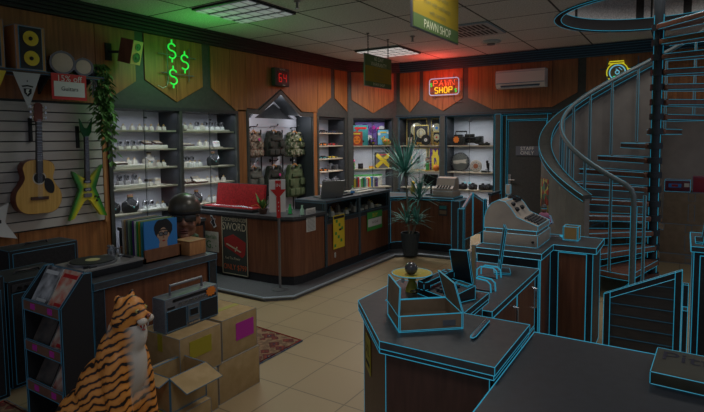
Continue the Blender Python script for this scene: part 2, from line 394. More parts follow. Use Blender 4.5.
# left wall upper panels: far left full panel, then the V-bottomed pairs
panels('A', [
    [(-1, 2.30), (1.6, 2.30), (1.6, ZK), (-1, ZK)], [(1.6+G, 2.30), (3.19, 2.30), (3.19, ZK), (1.6+G, ZK)],
    [(3.19+G, 2.37), (3.35, 2.37), (3.66, 2.57), (3.66, ZK), (3.19+G, ZK)],
    [(3.78, 2.60), (4.21, 2.37), (4.21, ZK), (3.78, ZK)], [(4.21+G, 2.37), (4.62, 2.58), (4.62, ZK), (4.21+G, ZK)],
    [(4.76, 2.58), (5.10, 2.37), (5.10, ZK), (4.76, ZK)],
    [(5.10+G, 2.37), (5.2, 2.30), (5.40, 2.30), (5.40, ZK), (5.10+G, ZK)],
    [(5.40+G, 2.35), (5.62, 2.35), (6.14, 2.67), (6.14, ZK), (5.40+G, ZK)], [(6.14+G, 2.67), (6.66, 2.35), (7.08, 2.35), (7.08, ZK), (6.14+G, ZK)],
    [(7.08+G, 2.40), (7.48, 2.62), (7.48, ZK), (7.08+G, ZK)], [(7.60, 2.62), (8.0, 2.40), (8.0, ZK), (7.60, ZK)]])
# orange strips that run down between the recesses
panels('A', [[(3.245, .0), (3.285, .0), (3.285, 2.30), (3.245, 2.30)], [(5.235, 0), (5.385, 0), (5.385, 2.32), (5.235, 2.32)], [(6.965, 0), (7.055, 0), (7.055, 2.36), (6.965, 2.36)]])
panels('A', [[(y0, 0), (y1, 0), (y1, 1.06), (y0, 1.06)] for y0, y1 in ((-1, .5), (.506, 2.36), (2.366, 3.24))])
sa, sb = .06, SL-.06; sm = (sa+sb)/2
panels('F', [[(sa, 2.62), (sm, 2.38), (sm, ZK), (sa, ZK)], [(sm+G, 2.38), (sb, 2.62), (sb, ZK), (sm+G, ZK)]])
def bv(x0, x1, xm): return [[(x0, 2.60), (xm, 2.39), (xm, ZK), (x0, ZK)], [(xm+G, 2.39), (x1, 2.60), (x1, ZK), (xm+G, ZK)]]
panels('B', bv(-4.52, -4.12, -4.32)+bv(-4.04, -3.29, -3.66)+[
    [(-3.19, 2.60), (-2.76, 2.385), (-2.76, ZK), (-3.19, ZK)], [(-2.76+G, 2.385), (-1.80, 2.385), (-1.80, ZK), (-2.76+G, ZK)],
    [(-1.80+G, 2.385), (-1.42, 2.60), (-1.42, ZK), (-1.80+G, ZK)], [(-1.30, 2.60), (-.9, 2.39), (.8, 2.39), (.8, ZK), (-1.30, ZK)]])
# mid header line and mullions are the grey wall showing between panels; link the panels as one trim each
for k, mb in enumerate(PAN): struct('trim_%d' % (k+6), mb)
NT = len(PAN)+6
def trim(mb, mt=None):
    global NT
    o = struct('trim_%d' % NT, mb, mt); NT += 1; return o
# thin rails of the grey headers
trim(MB(CHAR).bb(XA, XA+.03, 3.29, 5.22, 2.26, 2.30))
t = trim(MB(CHAR).bb(-4.6, -1.5, YB-.03, YB, 2.30, 2.335)); edges(t, .003, CYAND)
for x in (-4.59, -3.66, -2.66): t = trim(MB(GREY).bb(x-.05, x+.05, YB-.03, YB, .95, 2.30)); edges(t, .0035, CYAN if x > -3 else CYAND)
for s_ in (0.03, SL-.03):
    mb = MB(GREY); fbox(mb, s_-.05, s_+.05, .3, 2.30, -.02, .03); trim(mb)
for y in (3.31, 4.25, 5.20): trim(MB(GREY).bb(XA, XA+.03, y-.022, y+.022, .3, 2.26))
trim(MB(GREY).bb(XA, XA+.015, 5.385, 5.435, .3, 2.31)); trim(MB(GREY).bb(XA, XA+.02, 7.06, 7.11, .3, 2.31))
# ---- staff door with frame
yd = YB+.12
d = MB(CHAR).bb(-2.60, -1.80, yd-.04, yd, .227, 2.28)
door = struct('door_1', d)
fr = MB(GREY).bb(-2.60, -2.53, yd-.09, yd-.035, .227, 2.28).bb(-1.87, -1.80, yd-.09, yd-.035, .227, 2.28).bb(-2.53, -1.87, yd-.09, yd-.035, 2.20, 2.28)
fr.build('door_frame', None, door)
MB(noisy('dark_door_panel', (.030, .030, .030), (.04, .04, .038), 30, rough=.6)).bb(-2.51, -1.89, yd-.06, yd-.04, .25, 2.18).build('door_leaf', None, door)
hd = MB(CHROME).bb(-2.50, -2.455, yd-.068, yd-.06, 1.10, 1.28).cyl((-2.478, yd-.085, 1.19), .011, .05, RX).tube([(-2.478, yd-.11, 1.19), (-2.38, yd-.11, 1.19)], .010)
hd.build('door_handle', None, door)
edges(door, .0035, CYAN, skip=('door_handle',))
sg = thing('door_sign', 'grey STAFF ONLY plate on the dark door', 'sign', (-2.19, yd-.062, 1.68))
MB(mat('slate_sign_plate', (.10, .11, .14), .5)).box((0, -.006, 0), (.37, .010, .155)).build('plate', None, sg)
MB(PAPER).text('STAFF', (0, -.0125, .034), (1, 0, 0), (0, 0, 1), .083).text('ONLY', (0, -.0125, -.038), (1, 0, 0), (0, 0, 1), .083).build('lettering', None, sg)

# ================================================================== LEFT WALL FITTINGS
def W(o): return Vector(o)
# slatwall
slm = mat('grey_slatwall', (.52, .48, .44), .6); slg = mat('slatwall_groove', (.10, .095, .09), .7)
sw = thing('slatwall_panel', 'pale grey slatwall with horizontal grooves carrying two guitars', 'slatwall', (XA+.02, 1.4, 1.07))
mb = MB(slm); y0, y1 = .2, 3.21; ns = 13; dz = 1.21/ns
for k in range(ns): mb.bb(XA+.012, XA+.034, y0, y1, 1.07+k*dz+.006, 1.07+(k+1)*dz-.006)
mb.build('slats', None, sw, True)
MB(slg).bb(XA+.002, XA+.014, y0, y1, 1.07, 2.28).build('backing', None, sw, True)
MB(PINE).bb(XA+.002, XA+.04, 3.213, 3.245, 1.05, 2.29).build('edge_strip', None, sw, True)
XS = XA+.036
# high shelf
hs = thing('wall_shelf', 'long dark shelf high on the left wall under the loudspeakers', 'shelf', (XA, 1.5, 2.52))
MB(noisy('dark_stained_wood', (.05, .022, .015), (.07, .03, .02), 8, (1, .3, 4), .5)).bb(XA+.014, -4.94, .6, 3.12, 2.515, 2.54).build('shelf_board', None, hs, True)
for y in (1.5, 2.6, 3.0): MB(BLKM).prism([(0, 0), (.2, 0), (0, -.16)], (XA+.014, y, 2.514), (1, 0, 0), (0, 0, 1), (0, .02, 0)).build('bracket', None, hs, True)
edges(hs, .003, CYAND, skip=('bracket',))
def tower(name, label, y0, y1, z0, z1, dep):
    t = thing(name, label, 'loudspeaker', (XA+.13, (y0+y1)/2, z0))
    MB(PINE).bb(XA+.02, XA+.02+dep, y0, y1, z0, z1, bev=.004).build('cabinet', None, t, True)
    xf = XA+.02+dep
    MB(BLK).bb(xf, xf+.006, y0+.028, y1-.03, z0+.01, z1-.01).build('front_baffle', None, t, True)
    for zz in (.27, .72):
        z = z0+(z1-z0)*zz; yc = (y0+y1)/2; m = Matrix.Translation((xf+.006, yc, z))@RY
        MB(YEL).ring([(.062, 0), (.066, .006), (.058, .008), (.02, -.004+.006)], 24, m).use(BLK).sph((xf+.008, yc, z), .018).build('cone', None, t, True)
    edges(t, .003, CYAND, skip=('cone',)); return t
tower('loudspeaker', 'tall wood loudspeaker with two yellow cones on the high shelf', 2.31, 2.56, 2.542, 2.93, .24)
tower('loudspeaker', 'loudspeaker cut by the left picture edge on the high shelf', 1.98, 2.22, 2.542, 2.95, .24)
HEAD = noisy('drum_skin', (.60, .52, .38), (.70, .60, .45), 6, rough=.6)
def drum(label, y, r, x):
    t = thing('tom_drum', label, 'drum', (x, y, 2.542)); m = Matrix.Translation((x, y, 2.542+r+.006))@Matrix.Rotation(math.radians(-18), 4, 'Z')@RY
    MB(BLK).ring([(r, -.14), (r, 0)], 28, m).build('shell', None, t, True)
    MB(HEAD).ring([(r-.012, .0), (r-.014, .012)], 28, m).build('drumhead', None, t, True)
    mb = MB(MGREY).ring([(r-.012, .014), (r+.006, .014), (r+.006, -.012), (r-.012, -.012), (r-.012, .014)], 28, m, cap=False)
    for k in range(6): a = k*PI/3; p = m@Vector(((r+.009)*math.cos(a), (r+.009)*math.sin(a), -.07)); q = m@Vector(((r+.009)*math.cos(a), (r+.009)*math.sin(a), .0)); mb.tube([p, q], .005, 5)
    mb.build('hoop', None, t, True); return t
drum('larger tom drum with cream head lying on the high shelf', 2.755, .105, -5.02)
drum('smaller tom drum with cream head beside the hanging plant pot', 2.945, .082, -4.99)
# hanging plant
hp = thing('hanging_plant', 'trailing green plant in a black pot on the shelf end', 'plant', (-5.07, 3.07, 2.542))
MB(BLK).ring([(.045, 0), (.06, .11), (.052, .11), (.045, .02)], 20, Matrix.Translation((-5.05, 3.065, 2.542)), cap=True).build('pot', None, hp, True)
lf = MB(LEAF); st = MB(LEAF); rr_ = random.Random(3)
def leaf(mb, p, d, L_, w_, up=Vector((0, 0, 1))):
    d = d.normalized(); s = d.cross(up)
    if s.length < .1: s = Vector((0, 1, 0))
    s.normalize(); n_ = s.cross(d)
    a = p; c = p+d*L_*.5; mb.quad(a, c+s*w_+n_*w_*.2, p+d*L_, c-n_*w_*.2); mb.quad(a, c-n_*w_*.2, p+d*L_, c-s*w_+n_*w_*.2)
for k in range(9):
    yy = 3.10+rr_.uniform(-.03, .08); xx = -4.98+rr_.uniform(-.05, .06); L_ = rr_.uniform(.45, .98)
    pts = [Vector((-5.05, 3.07, 2.64)), Vector((xx-.03, yy-.01, 2.68)), Vector((xx, yy, 2.60))]
    m_ = 12
    for i in range(1, m_): pts.append(Vector((xx+math.sin(i*.9+k)*.012, yy+.035*i/m_*(k % 3)+math.sin(i+k)*.01, 2.60-L_*i/m_)))
    st.tube(pts, .003, 4)
    for i in range(1, len(pts)):
        for q in range(3):
            a = rr_.uniform(0, 2*PI); leaf(lf, pts[i], Vector((math.cos(a), math.sin(a), -.9)), rr_.uniform(.08, .13), .022)
lf.build('leaves', None, hp, True); st.build('stems', None, hp, True)
# pennants
def pennant(label, y0, y1, zt, zb, m_, emblem):
    t = thing('pennant', label, 'pennant', (XA+.1, (y0+y1)/2, zt)); x = -4.925
    MB(m_).prism([(y0, zt), (y1, zt), ((y0+y1)/2, zb)], (x, 0, 0), (0, 1, 0), (0, 0, 1), (.003, 0, 0)).build('cloth', None, t, True)
    if emblem:
        yc = (y0+y1)/2; zc = zt-.15; e = MB(BLKM)
        e.prism([(-.034, .012), (.034, .012), (.030, -.03), (0, -.062), (-.030, -.03)], (x+.0035, yc, zc), (0, 1, 0), (0, 0, 1), (.001, 0, 0))
        e.prism([(-.05, .034), (-.044, .022), (0, .030), (.044, .022), (.05, .034), (0, .044)], (x+.0035, yc, zc), (0, 1, 0), (0, 0, 1), (.001, 0, 0))
        e.prism([(-.006, .075), (0, .088), (.006, .075), (0, .068)], (x+.0035, yc, zc), (0, 1, 0), (0, 0, 1), (.001, 0, 0))
        e.use(PAPER).prism([(-.012, .006), (.016, .006), (.002, -.02), (.014, -.02), (-.010, -.046), (-.004, -.026), (-.016, -.026)], (x+.0048, yc, zc), (0, 1, 0), (0, 0, 1), (.0008, 0, 0))
        e.build('emblem', None, t, True)
    return t
q0, q1, q2 = px(12, 71, -4.93), px(40, 73, -4.93), px(28, 109, -4.93)
pennant('white triangular pennant with black shield emblem below the shelf', q0.y, q1.y, 2.514, q2.z, mat('white_felt', (.44, .44, .46), .9), True)
pennant('yellow pennant at the left picture edge below the shelf', q0.y-.26, q0.y-.05, 2.514, q2.z+.05, YEL, False)
# 15% off sign
q0, q1 = px(51, 74, -4.92), px(87, 101, -4.92); yc, zc = (q0.y+q1.y)/2, (2.538+q1.z)/2; hw, hh = (q1.y-q0.y)/2, (2.538-q1.z)/2
t = thing('discount_sign', 'red bordered 15% off card hanging under the shelf', 'sign', (-4.92, yc, 2.51))
MB(RED).box((-4.922, yc, zc), (.006, hw*2, hh*2)).build('card', None, t, True)
MB(PAPER).box((-4.918, yc, zc-.022), (.003, hw*2-.04, hh*1.15)).use(PAPER).text('15% off', (-4.917, yc, zc+hh*.62), (0, 1, 0), (0, 0, 1), .080, sx=1.0).use(BLKM).text('Guitars', (-4.9155, yc, zc-.02), (0, 1, 0), (0, 0, 1), .055).build('lettering', None, t, True)
t = thing('hanging_charm', 'small silver charm with chains hanging under the shelf by the plant', 'charm', (-4.96, 3.03, 2.51))
mb = MB(SILVER)
for k, (a, b_) in enumerate(((0, .17), (.02, .10), (.04, .06), (-.015, .08))): mb.tube([(-4.96, 3.05+a-.04, 2.513), (-4.96, 3.05+a-.04, 2.513-b_)], .004, 5); mb.sph((-4.96, 3.05+a-.04, 2.513-b_), .009, n=8, k=6)
mb.tube([(-4.96, 2.99, 2.508), (-4.96, 3.08, 2.508)], .006, 5); mb.build('pendants', None, t, True)

# guitars
def outline_smooth(ctrl, n=5):
    P = [Vector((*p, 0)) for p in ctrl]; out = []; N_ = len(P)
    for i in range(N_):
        p0, p1, p2, p3 = P[i-1], P[i], P[(i+1) % N_], P[(i+2) % N_]
        for k in range(n):
            t_ = k/n; out.append(.5*((2*p1)+(-p0+p2)*t_+(2*p0-5*p1+4*p2-p3)*t_*t_+(-p0+3*p1-3*p2+p3)*t_**3))
    return [(p.x, p.y) for p in out]
GWOOD = noisy('spruce_guitar_top', (.55, .30, .07), (.66, .39, .11), 5, (14, 14, .6), .35)
GSIDE = mat('mahogany_guitar_side', (.16, .035, .018), .35)
gp = px(34, 186, XS+.02); gt = px(33, 106, XS+.02)
g = thing('acoustic_guitar', 'natural wood acoustic guitar hung on the grey slatwall', 'guitar', (XS+.02, gp.y, gp.z))
g.rotation_euler = (math.radians(-2), 0, 0); g.scale = (1.04, 1.04, 1.04)
half = [(0, -.245), (.10, -.242), (.165, -.205), (.198, -.13), (.19, -.05), (.145, .02), (.122, .075), (.132, .13), (.138, .17), (.115, .215), (.06, .238), (0, .240)]
OUT = outline_smooth(half+[(-x, y) for x, y in half[1:-1]][::-1], 4)
MB(GSIDE).prism(OUT, (0, 0, 0), (0, 1, 0), (0, 0, 1), (.092, 0, 0)).build('body', None, g)
MB(GWOOD).prism([(x*.985, y*.985) for x, y in OUT], (.092, 0, 0), (0, 1, 0), (0, 0, 1), (.004, 0, 0)).build('soundboard', None, g)
m = Matrix.Translation((.0965, 0, .075))@RY
MB(BLKM).ring([(.001, .0), (.048, .0), (.048, .001), (.001, .001)], 28, m, cap=False).use(CREAM).ring([(.050, 0), (.058, 0), (.058, .0015), (.050, .0015), (.050, 0)], 28, m, cap=False).build('sound_hole', None, g)
MB(BLK).prism(outline_smooth([(.05, .07), (.10, .06), (.13, 0), (.12, -.06), (.075, -.055), (.045, -.005)], 4), (.0965, 0, 0), (0, 1, 0), (0, 0, 1), (.002, 0, 0)).build('pickguard', None, g)
MB(noisy('rosewood', (.05, .02, .012), (.08, .03, .02), 10, rough=.5)).box((.102, 0, -.105), (.012, .15, .028)).build('bridge', None, g)
fb = MB(mat('dark_fretboard', (.03, .018, .014), .4)).prism([(-.029, .12), (.029, .12), (.023, .575), (-.023, .575)], (.085, 0, 0), (0, 1, 0), (0, 0, 1), (.024, 0, 0))
for k in range(16): z = .575-(.44)*(1-2**(-k/12))*1.35; fb.use(CHROME).box((.110, 0, z), (.002, .05, .003))
fb.build('neck', None, g)
MB(GSIDE).prism([(-.024, .575), (.024, .575), (.036, .60), (.034, .73), (.012, .745), (-.012, .745), (-.034, .73), (-.036, .60)], (.08, 0, 0), (0, 1, 0), (0, 0, 1), (.018, 0, 0)).build('headstock', None, g)
for s_ in (-1, 1):
    for k in range(3): z = .615+k*.045; MB(CHROME).cyl((.089, s_*.045, z), .005, .03, RX, n=8).box((.089, s_*.064, z), (.012, .016, .022)).build('tuning_peg', None, g)
mb = MB(SILVER)
for k in range(6): y = (k-2.5)*.0075; mb.tube([(.110, y, -.105), (.113, y*.8, .60)], .0007, 4)
mb.build('strings', None, g)
def hanger(label, y, z):
    t = thing('guitar_hanger', label, 'hanger', (XS, y, z)); MB(BLK).box((XS+.008, y, z), (.016, .03, .22)).tube([(XS+.016, y, z+.05), (XS+.075, y+.01, z+.05)], .007, 6).build('bracket', None, t, True)
hanger('black bracket behind the neck of the acoustic guitar', px(31, 130, XS).y-.01, px(31, 130, XS).z)
hanger('black bracket beside the neck of the green electric guitar', px(77, 137, XS).y, px(77, 137, XS).z)
# green/yellow star-shaped electric guitar
eg = mat('green_yellow_burst', (.1, .4, .03), .25, coat=.4); nt, N, L, b = nodes(eg)
tc = N.new('ShaderNodeTexCoord'); sp = N.new('ShaderNodeSeparateXYZ'); ab = N.new('ShaderNodeMath'); ab.operation = 'ABSOLUTE'
ad = N.new('ShaderNodeMath'); ad.operation = 'MULTIPLY_ADD'; az = N.new('ShaderNodeMath'); az.operation = 'ABSOLUTE'
L.new(tc.outputs['Object'], sp.inputs[0]); L.new(sp.outputs['Y'], ab.inputs[0]); L.new(sp.outputs['Z'], az.inputs[0])
L.new(az.outputs[0], ad.inputs[0]); ad.inputs[1].default_value = -.42; L.new(ab.outputs[0], ad.inputs[2])
r = ramp(N, [(.0, (.75, .62, .02)), (.02, (.55, .55, .02)), (.05, (.05, .30, .02)), (.09, (.008, .10, .012))]); L.new(ad.outputs[0], r.inputs[0]); L.new(r.outputs[0], b.inputs['Base Color'])
ep = px(84.5, 187, XS+.02)
e = thing('electric_guitar', 'green and yellow pointed electric guitar hung on the slatwall', 'guitar', (XS+.03, ep.y, ep.z)); e.rotation_euler = (math.radians(-1), 0, 0); e.scale = (1.08, 1.08, 1.08)
sh = [(0, .085), (-.035, .09), (-.135, .155), (-.135, .13), (-.075, -.02), (-.175, -.30), (-.13, -.285), (-.03, -.13), (0, -.115), (.03, -.13), (.13, -.275), (.195, -.29), (.085, -.01), (.16, .21), (.14, .20), (.035, .09)]
MB(eg).prism(sh, (0, 0, 0), (0, 1, 0), (0, 0, 1), (.038, 0, 0)).build('body', None, e)
for z in (.055, -.02): MB(BLK).box((.042, 0, z), (.008, .07, .03)).use(SILVER).box((.047, 0, z), (.002, .05, .016)).build('pickup', None, e)
MB(MGREY).box((.044, 0, -.075), (.014, .075, .035)).build('bridge', None, e)
for y, z in ((.075, -.09), (.09, -.13), (.105, -.10)): MB(BLK).cyl((.044, y, z), .009, .014, RY, n=10).build('knob', None, e)
fb = MB(mat('dark_fretboard_slim', (.03, .02, .016), .4)).prism([(-.024, .06), (.024, .06), (.019, .47), (-.019, .47)], (.03, 0, 0), (0, 1, 0), (0, 0, 1), (.02, 0, 0))
for k in range(16): fb.use(CHROME).box((.051, 0, .46-.35*(1-2**(-k/12))*1.5), (.0015, .04, .0025))
fb.build('neck', None, e)
MB(mat('green_lacquer', (.008, .13, .03), .3)).prism([(-.019, .47), (.019, .47), (.05, .52), (.062, .64), (.02, .56), (0, .55), (-.02, .56), (-.062, .64), (-.05, .52)], (.03, 0, 0), (0, 1, 0), (0, 0, 1), (.016, 0, 0)).build('headstock', None, e)
mb = MB(SILVER)
for k in range(6): y = (k-2.5)*.0065; mb.tube([(.053, y, -.075), (.053, y*.8, .48)], .0007, 4)
mb.build('strings', None, e)
# white guitar tip at lower left
wp_ = px(-6, 225, XS+.02)
g = thing('electric_guitar', 'white pointed electric guitar at the left picture edge', 'guitar', (XS+.03, wp_.y, wp_.z))
MB(WHITE).prism([(0, .14), (-.14, .2), (-.06, 0), (-.15, -.2), (0, -.1), (.165, -.145), (.07, .02), (.11, .19)], (0, 0, 0), (0, 1, 0), (0, 0, 1), (.038, 0, 0)).build('body', None, g)
MB(BLK).box((.045, 0, .03), (.01, .07, .03)).build('pickup', None, g)
MB(mat('fretboard_brown', (.05, .03, .02), .4)).prism([(-.024, .1), (.024, .1), (.019, .55), (-.019, .55)], (.03, 0, 0), (0, 1, 0), (0, 0, 1), (.02, 0, 0)).build('neck', None, g)
# wall speaker
t = thing('wall_speaker', 'small wooden speaker with yellow front angled on a wall bracket', 'loudspeaker', (-4.98, 3.46, 2.72), math.radians(14))
MB(noisy('walnut', (.14, .05, .03), (.20, .075, .04), 8, (4, 4, .6), .4)).box((0, 0, .13), (.16, .15, .25), m=Matrix.Rotation(math.radians(14), 4, 'Y')).build('cabinet', None, t)
mt = Matrix.Translation((0, 0, .13))@Matrix.Rotation(math.radians(14), 4, 'Y')
MB(mat('yellow_baffle', (.45, .34, .10), .5)).box(mt@Vector((.084, 0, 0)), (.008, .145, .245), m=Matrix.Rotation(math.radians(14), 4, 'Y')).build('front_baffle', None, t)
for z, r_ in ((.06, .034), (-.05, .048)): MB(BLK).ring([(r_, .0), (r_+.004, .006), (r_*.4, .002), (.001, .007)], 24, mt@Matrix.Translation((.088, 0, z))@RY, cap=False).build('cone', None, t)
MB(BLK).bb(XA+.013, XA+.03, 3.30, 3.37, 2.76, 2.94).tube([(XA+.03, 3.335, 2.85), (-5.06, 3.42, 2.85)], .014, 8).build('bracket', None, t, True)

# neon dollar signs
def dollar(c, s, ex, ey, nrm, r, mb):
    P = []
    for k in range(0, 13): a = math.radians(20+k*(250-20)/12+0); P.append((math.cos(a)*.30, .27+math.sin(a)*.25))
    for k in range(1, 13): a = math.radians(90-k*(230)/12); P.append((math.cos(a)*.32, -.25+math.sin(a)*.27))
    mb.tube([c+ex*(x*s)+ey*(y*s) for x, y in P], r, 8)
    mb.tube([c+ey*(.52*s), c+ey*(.80*s)], r, 8); mb.tube([c-ey*(.52*s), c-ey*(.80*s)], r, 8)
nd = thing('neon_dollar_sign', 'three green neon dollar symbols on the upper wood panels', 'neon sign', (XA+.02, 4.15, 2.6))
XN = XA+.075
for u, v in ((171.8, 51), (184.7, 62.3), (173.3, 77)):
    mb = MB(NGREEN); c = px(u, v, XN); dollar(c, .165, Vector((0, 1, 0)), Vector((0, 0, 1)), Vector((1, 0, 0)), .0095, mb); mb.build('dollar_tube', None, nd, True)
mb = MB(MGREY)
for (a, b_) in (((158, 53), (196, 59)), ((161, 72), (194, 76.5)), ((166.5, 45), (168.5, 84)), ((189, 49), (189, 82))): mb.tube([px(*a, XA+.05), px(*b_, XA+.05)], .006, 6)
for u, v in ((162, 53.5), (194, 59), (164, 72.5), (192, 76.2)): p = px(u, v, XA+.03); mb.tube([(XA+.013, p.y, p.z), (XA+.05, p.y, p.z)], .008, 6)
mb.build('mounting_frame', None, nd, True)
MB(WHITE).tube([px(168, 80, XA+.02), px(167, 86, XA+.02), px(163, 88, XA+.02), px(158, 85.5, XA+.02)], .004, 5).build('cable', None, nd, True)
# 64 counter
q0, q1 = px(274, 67, XA+.09), px(290.5, 87, XA+.09); yc, zc = (q0.y+q1.y)/2, (q0.z+q1.z)/2
t = thing('digital_counter', 'black wall box with red digits 64 above the gable', 'counter display', (XA+.05, yc, zc))
MB(DGREY).box((XA+.052, yc, zc), (.078, .34, .27), bev=.02).build('casing', None, t, True)
MB(BLK).box((XA+.0915, yc, zc-.005), (.003, .24, .18)).build('screen', None, t, True)
mb = MB(LEDR)
def seg7(mb, y, z, hh, on, x):
    w_ = hh*.5; T = hh*.075; S = {'a': ((0, hh/2), (w_, T)), 'g': ((0, 0), (w_, T)), 'd': ((0, -hh/2), (w_, T)), 'f': ((-w_/2, hh/4), (T, hh/2)), 'b': ((w_/2, hh/4), (T, hh/2)), 'e': ((-w_/2, -hh/4), (T, hh/2)), 'c': ((w_/2, -hh/4), (T, hh/2))}
    for k in on: (a, b_), (c, d_) = S[k]; mb.box((x, y+a, z+b_), (.002, c*.88+.004, d_*.88+.004))
seg7(mb, yc-.052, zc-.012, .115, 'afgedc', XA+.0945); seg7(mb, yc+.055, zc-.012, .115, 'fgbc', XA+.0945)
mb.build('digits', None, t, True)
MB(PAPER).text('NUMBER', (XA+.0915, yc, zc+.112), (0, 1, 0), (0, 0, 1), .034).box((XA+.092, yc+.03, zc-.118), (.002, .06, .010)).build('markings', None, t, True)

# ================================================================== RECESSED CABINETS
class Fr:
    def __init__(s, o, ex, en): s.o, s.ex, s.en = Vector(o), Vector(ex), Vector(en); s.a = math.atan2(s.ex.y, s.ex.x)
    def pt(s, x, d, z): p = s.o+s.ex*x-s.en*d; return Vector((p.x, p.y, z))
    def hit(s, u, v, d):
        r = Vector(ray(u, v)); o = Vector((0, 0, H)); p0 = s.o-s.en*d
        p = o+r*((p0-o).dot(s.en)/r.dot(s.en)); return (p-s.o).dot(s.ex), p.z
FrA = Fr((XA, 0, 0), (0, 1, 0), (1, 0, 0)); FrB = Fr((0, YB, 0), (1, 0, 0), (0, -1, 0)); FrF = Fr(FA, FD, FN)
def cabinet(fr, name, label, s0, s1, z0, z1, dep, shelves, doors=True, shelf_in=.03, seam=True, lab_shelf=None, ceil=True):
    t = thing(name, label, 'cabinet', fr.pt(s0, 0, z0), fr.a); w_ = s1-s0; h = z1-z0; T = .012
    MB(CHAR).bb(0, T, .0, dep, 0, h).bb(w_-T, w_, .0, dep, 0, h).bb(0, w_, 0, dep, 0, T).bb(0, w_, 0, dep, h-T, h).build('carcass', None, t)
    MB(WHITEB).bb(T, w_-T, dep-.012, dep-.002, T, h-T).build('back_panel', None, t)
    for z in shelves: MB(SHELF).bb(T, w_-T-shelf_in*0, shelf_in, dep-.013, z-z0-.018, z-z0).build('shelf', None, t)
    if doors:
        for a, b_, y in ((.008, w_/2+.01, .006), (w_/2-.01, w_-.008, .014)):
            g = MB(GLASS).bb(a, b_, y, y+.004, T, h-T).build('glass_door', None, t)
            MB(DGREY).bb(a, a+.006, y-.001, y+.005, T, h-T).build('edge_strip', None, g)
            MB(BLK).cyl(((b_-.02) if y < .01 else a+.03, y-.002, h-.10), .012, .006, RX, n=10).build('lock', None, g)
    return t
cabinet(FrA, 'display_cabinet', 'left glass jewellery cabinet beside the hanging plant', 3.305, 4.235, .5, 2.27, DEP-.01, [])
zA = [2.028, 1.81, 1.592, 1.368, 1.085]
c1 = [o for o in bpy.data.objects if o.name == 'display_cabinet'][0]
def add_shelves(t, w_, z0, dep, zs, sin=.03):
    for z in zs: MB(SHELF).bb(.013, w_-.013, sin, dep-.013, z-z0-.018, z-z0).build('shelf', None, t)
add_shelves(c1, .93, .5, DEP-.01, zA)
zB = [2.023, 1.80, 1.563, 1.345, 1.085]
c2 = cabinet(FrA, 'display_cabinet', 'right glass jewellery cabinet below the green neon', 4.28, 5.20, .5, 2.27, DEP-.01, zB)
strip(FrA, 3.31, 4.23, [2.27]+zA, 1.0); strip(FrA, 4.28, 5.2, [2.27]+zB, 1.05)
# ---- jewellery
ORD = ['first', 'second', 'third', 'fourth', 'fifth', 'sixth', 'seventh', 'eighth', 'ninth']
def at_fr(fr, name, label, cat, s, d, z, rz=0, group=None): return thing(name, label, cat, fr.pt(s, d, z), fr.a+rz, group)
def ring_stand(fr, label, s, d, z, grp, m=CREAM, gem=GOLD, sc=1.0, rz=0):
    t = at_fr(fr, 'ring_stand', label, 'ring stand', s, d, z, rz, grp)
    MB(m).box((0, 0, .022*sc), (.05*sc, .045*sc, .044*sc), taper=.82, bev=.003).box((0, .004, .048*sc), (.018*sc, .018*sc, .012*sc), bev=.002).build('holder', None, t)
    r = [(.011*sc*math.cos(2*PI*k/14), -.002, .058*sc+.011*sc*math.sin(2*PI*k/14)) for k in range(14)]
    MB(gem).tube(r, .0028*sc, 5, True).sph((0, -.002, .071*sc), .004*sc, n=8, k=5).build('ring', None, t); return t
def watch_stand(fr, label, s, d, z, grp, m=CREAM, strap=MGREY, sc=1.0, rz=0, hi=0):
    t = at_fr(fr, 'watch_stand', label, 'watch stand', s, d, z, rz, grp)
    MB(m).box((0, 0, .02*sc+hi/2), (.055*sc, .06*sc, .04*sc+hi), taper=.8, bev=.003).build('holder', None, t)
    r = [(0, .004+.022*sc*math.cos(a), .068*sc+hi+.030*sc*math.sin(a)) for a in [math.radians(-70+k*320/14) for k in range(15)]]
    MB(strap).tube([(-.008*sc, y, z_) for _, y, z_ in r], .005*sc, 5).tube([(.008*sc, y, z_) for _, y, z_ in r], .005*sc, 5).build('strap', None, t)
    MB(SILVER).cyl((0, -.020*sc, .078*sc+hi), .016*sc, .008, RX, n=14).use(BLK).cyl((0, -.025*sc, .078*sc+hi), .012*sc, .003, RX, n=14).build('dial', None, t); return t
def bust(fr, label, s, d, z, m=BLKM, sc=1.0, neck=SKIN, chain=SILVER):
    t = at_fr(fr, 'necklace_bust', label, 'necklace bust', s, d, z)
    mm = Matrix.Diagonal((1, .5, 1, 1))
    MB(m).ring([(.085*sc, 0), (.10*sc, .02*sc), (.105*sc, .08*sc), (.095*sc, .11*sc), (.05*sc, .135*sc), (.034*sc, .15*sc), (.034*sc, .185*sc)], 24, mm).build('torso', None, t)
    MB(neck).ring([(.036*sc, 0), (.034*sc, .016*sc)], 20, Matrix.Translation((0, 0, .180*sc))@Matrix.Diagonal((1, .6, 1, 1))).build('neck_cap', None, t)
    pts = [(.07*sc*math.sin(a), -(.026+.034*max(0, math.cos(a)))*sc, (.145-.075*max(0, math.cos(a)))*sc) for a in [math.radians(-85+k*170/16) for k in range(17)]]
    mb = MB(chain).tube(pts, .0035*sc, 5)
    for k, p in enumerate(pts):
        if k % 2: mb.sph(p, .007*sc, n=8, k=5)
    mb.use(TEAL).sph((0, -.064*sc, .058*sc), .011*sc, n=8, k=6).build('necklace', None, t)
    MB(GOLD).ring([(.036*sc, 0), (.037*sc, .006*sc)], 20, Matrix.Translation((0, 0, .17*sc))@Matrix.Diagonal((1, .62, 1, 1))).build('choker', None, t); return t
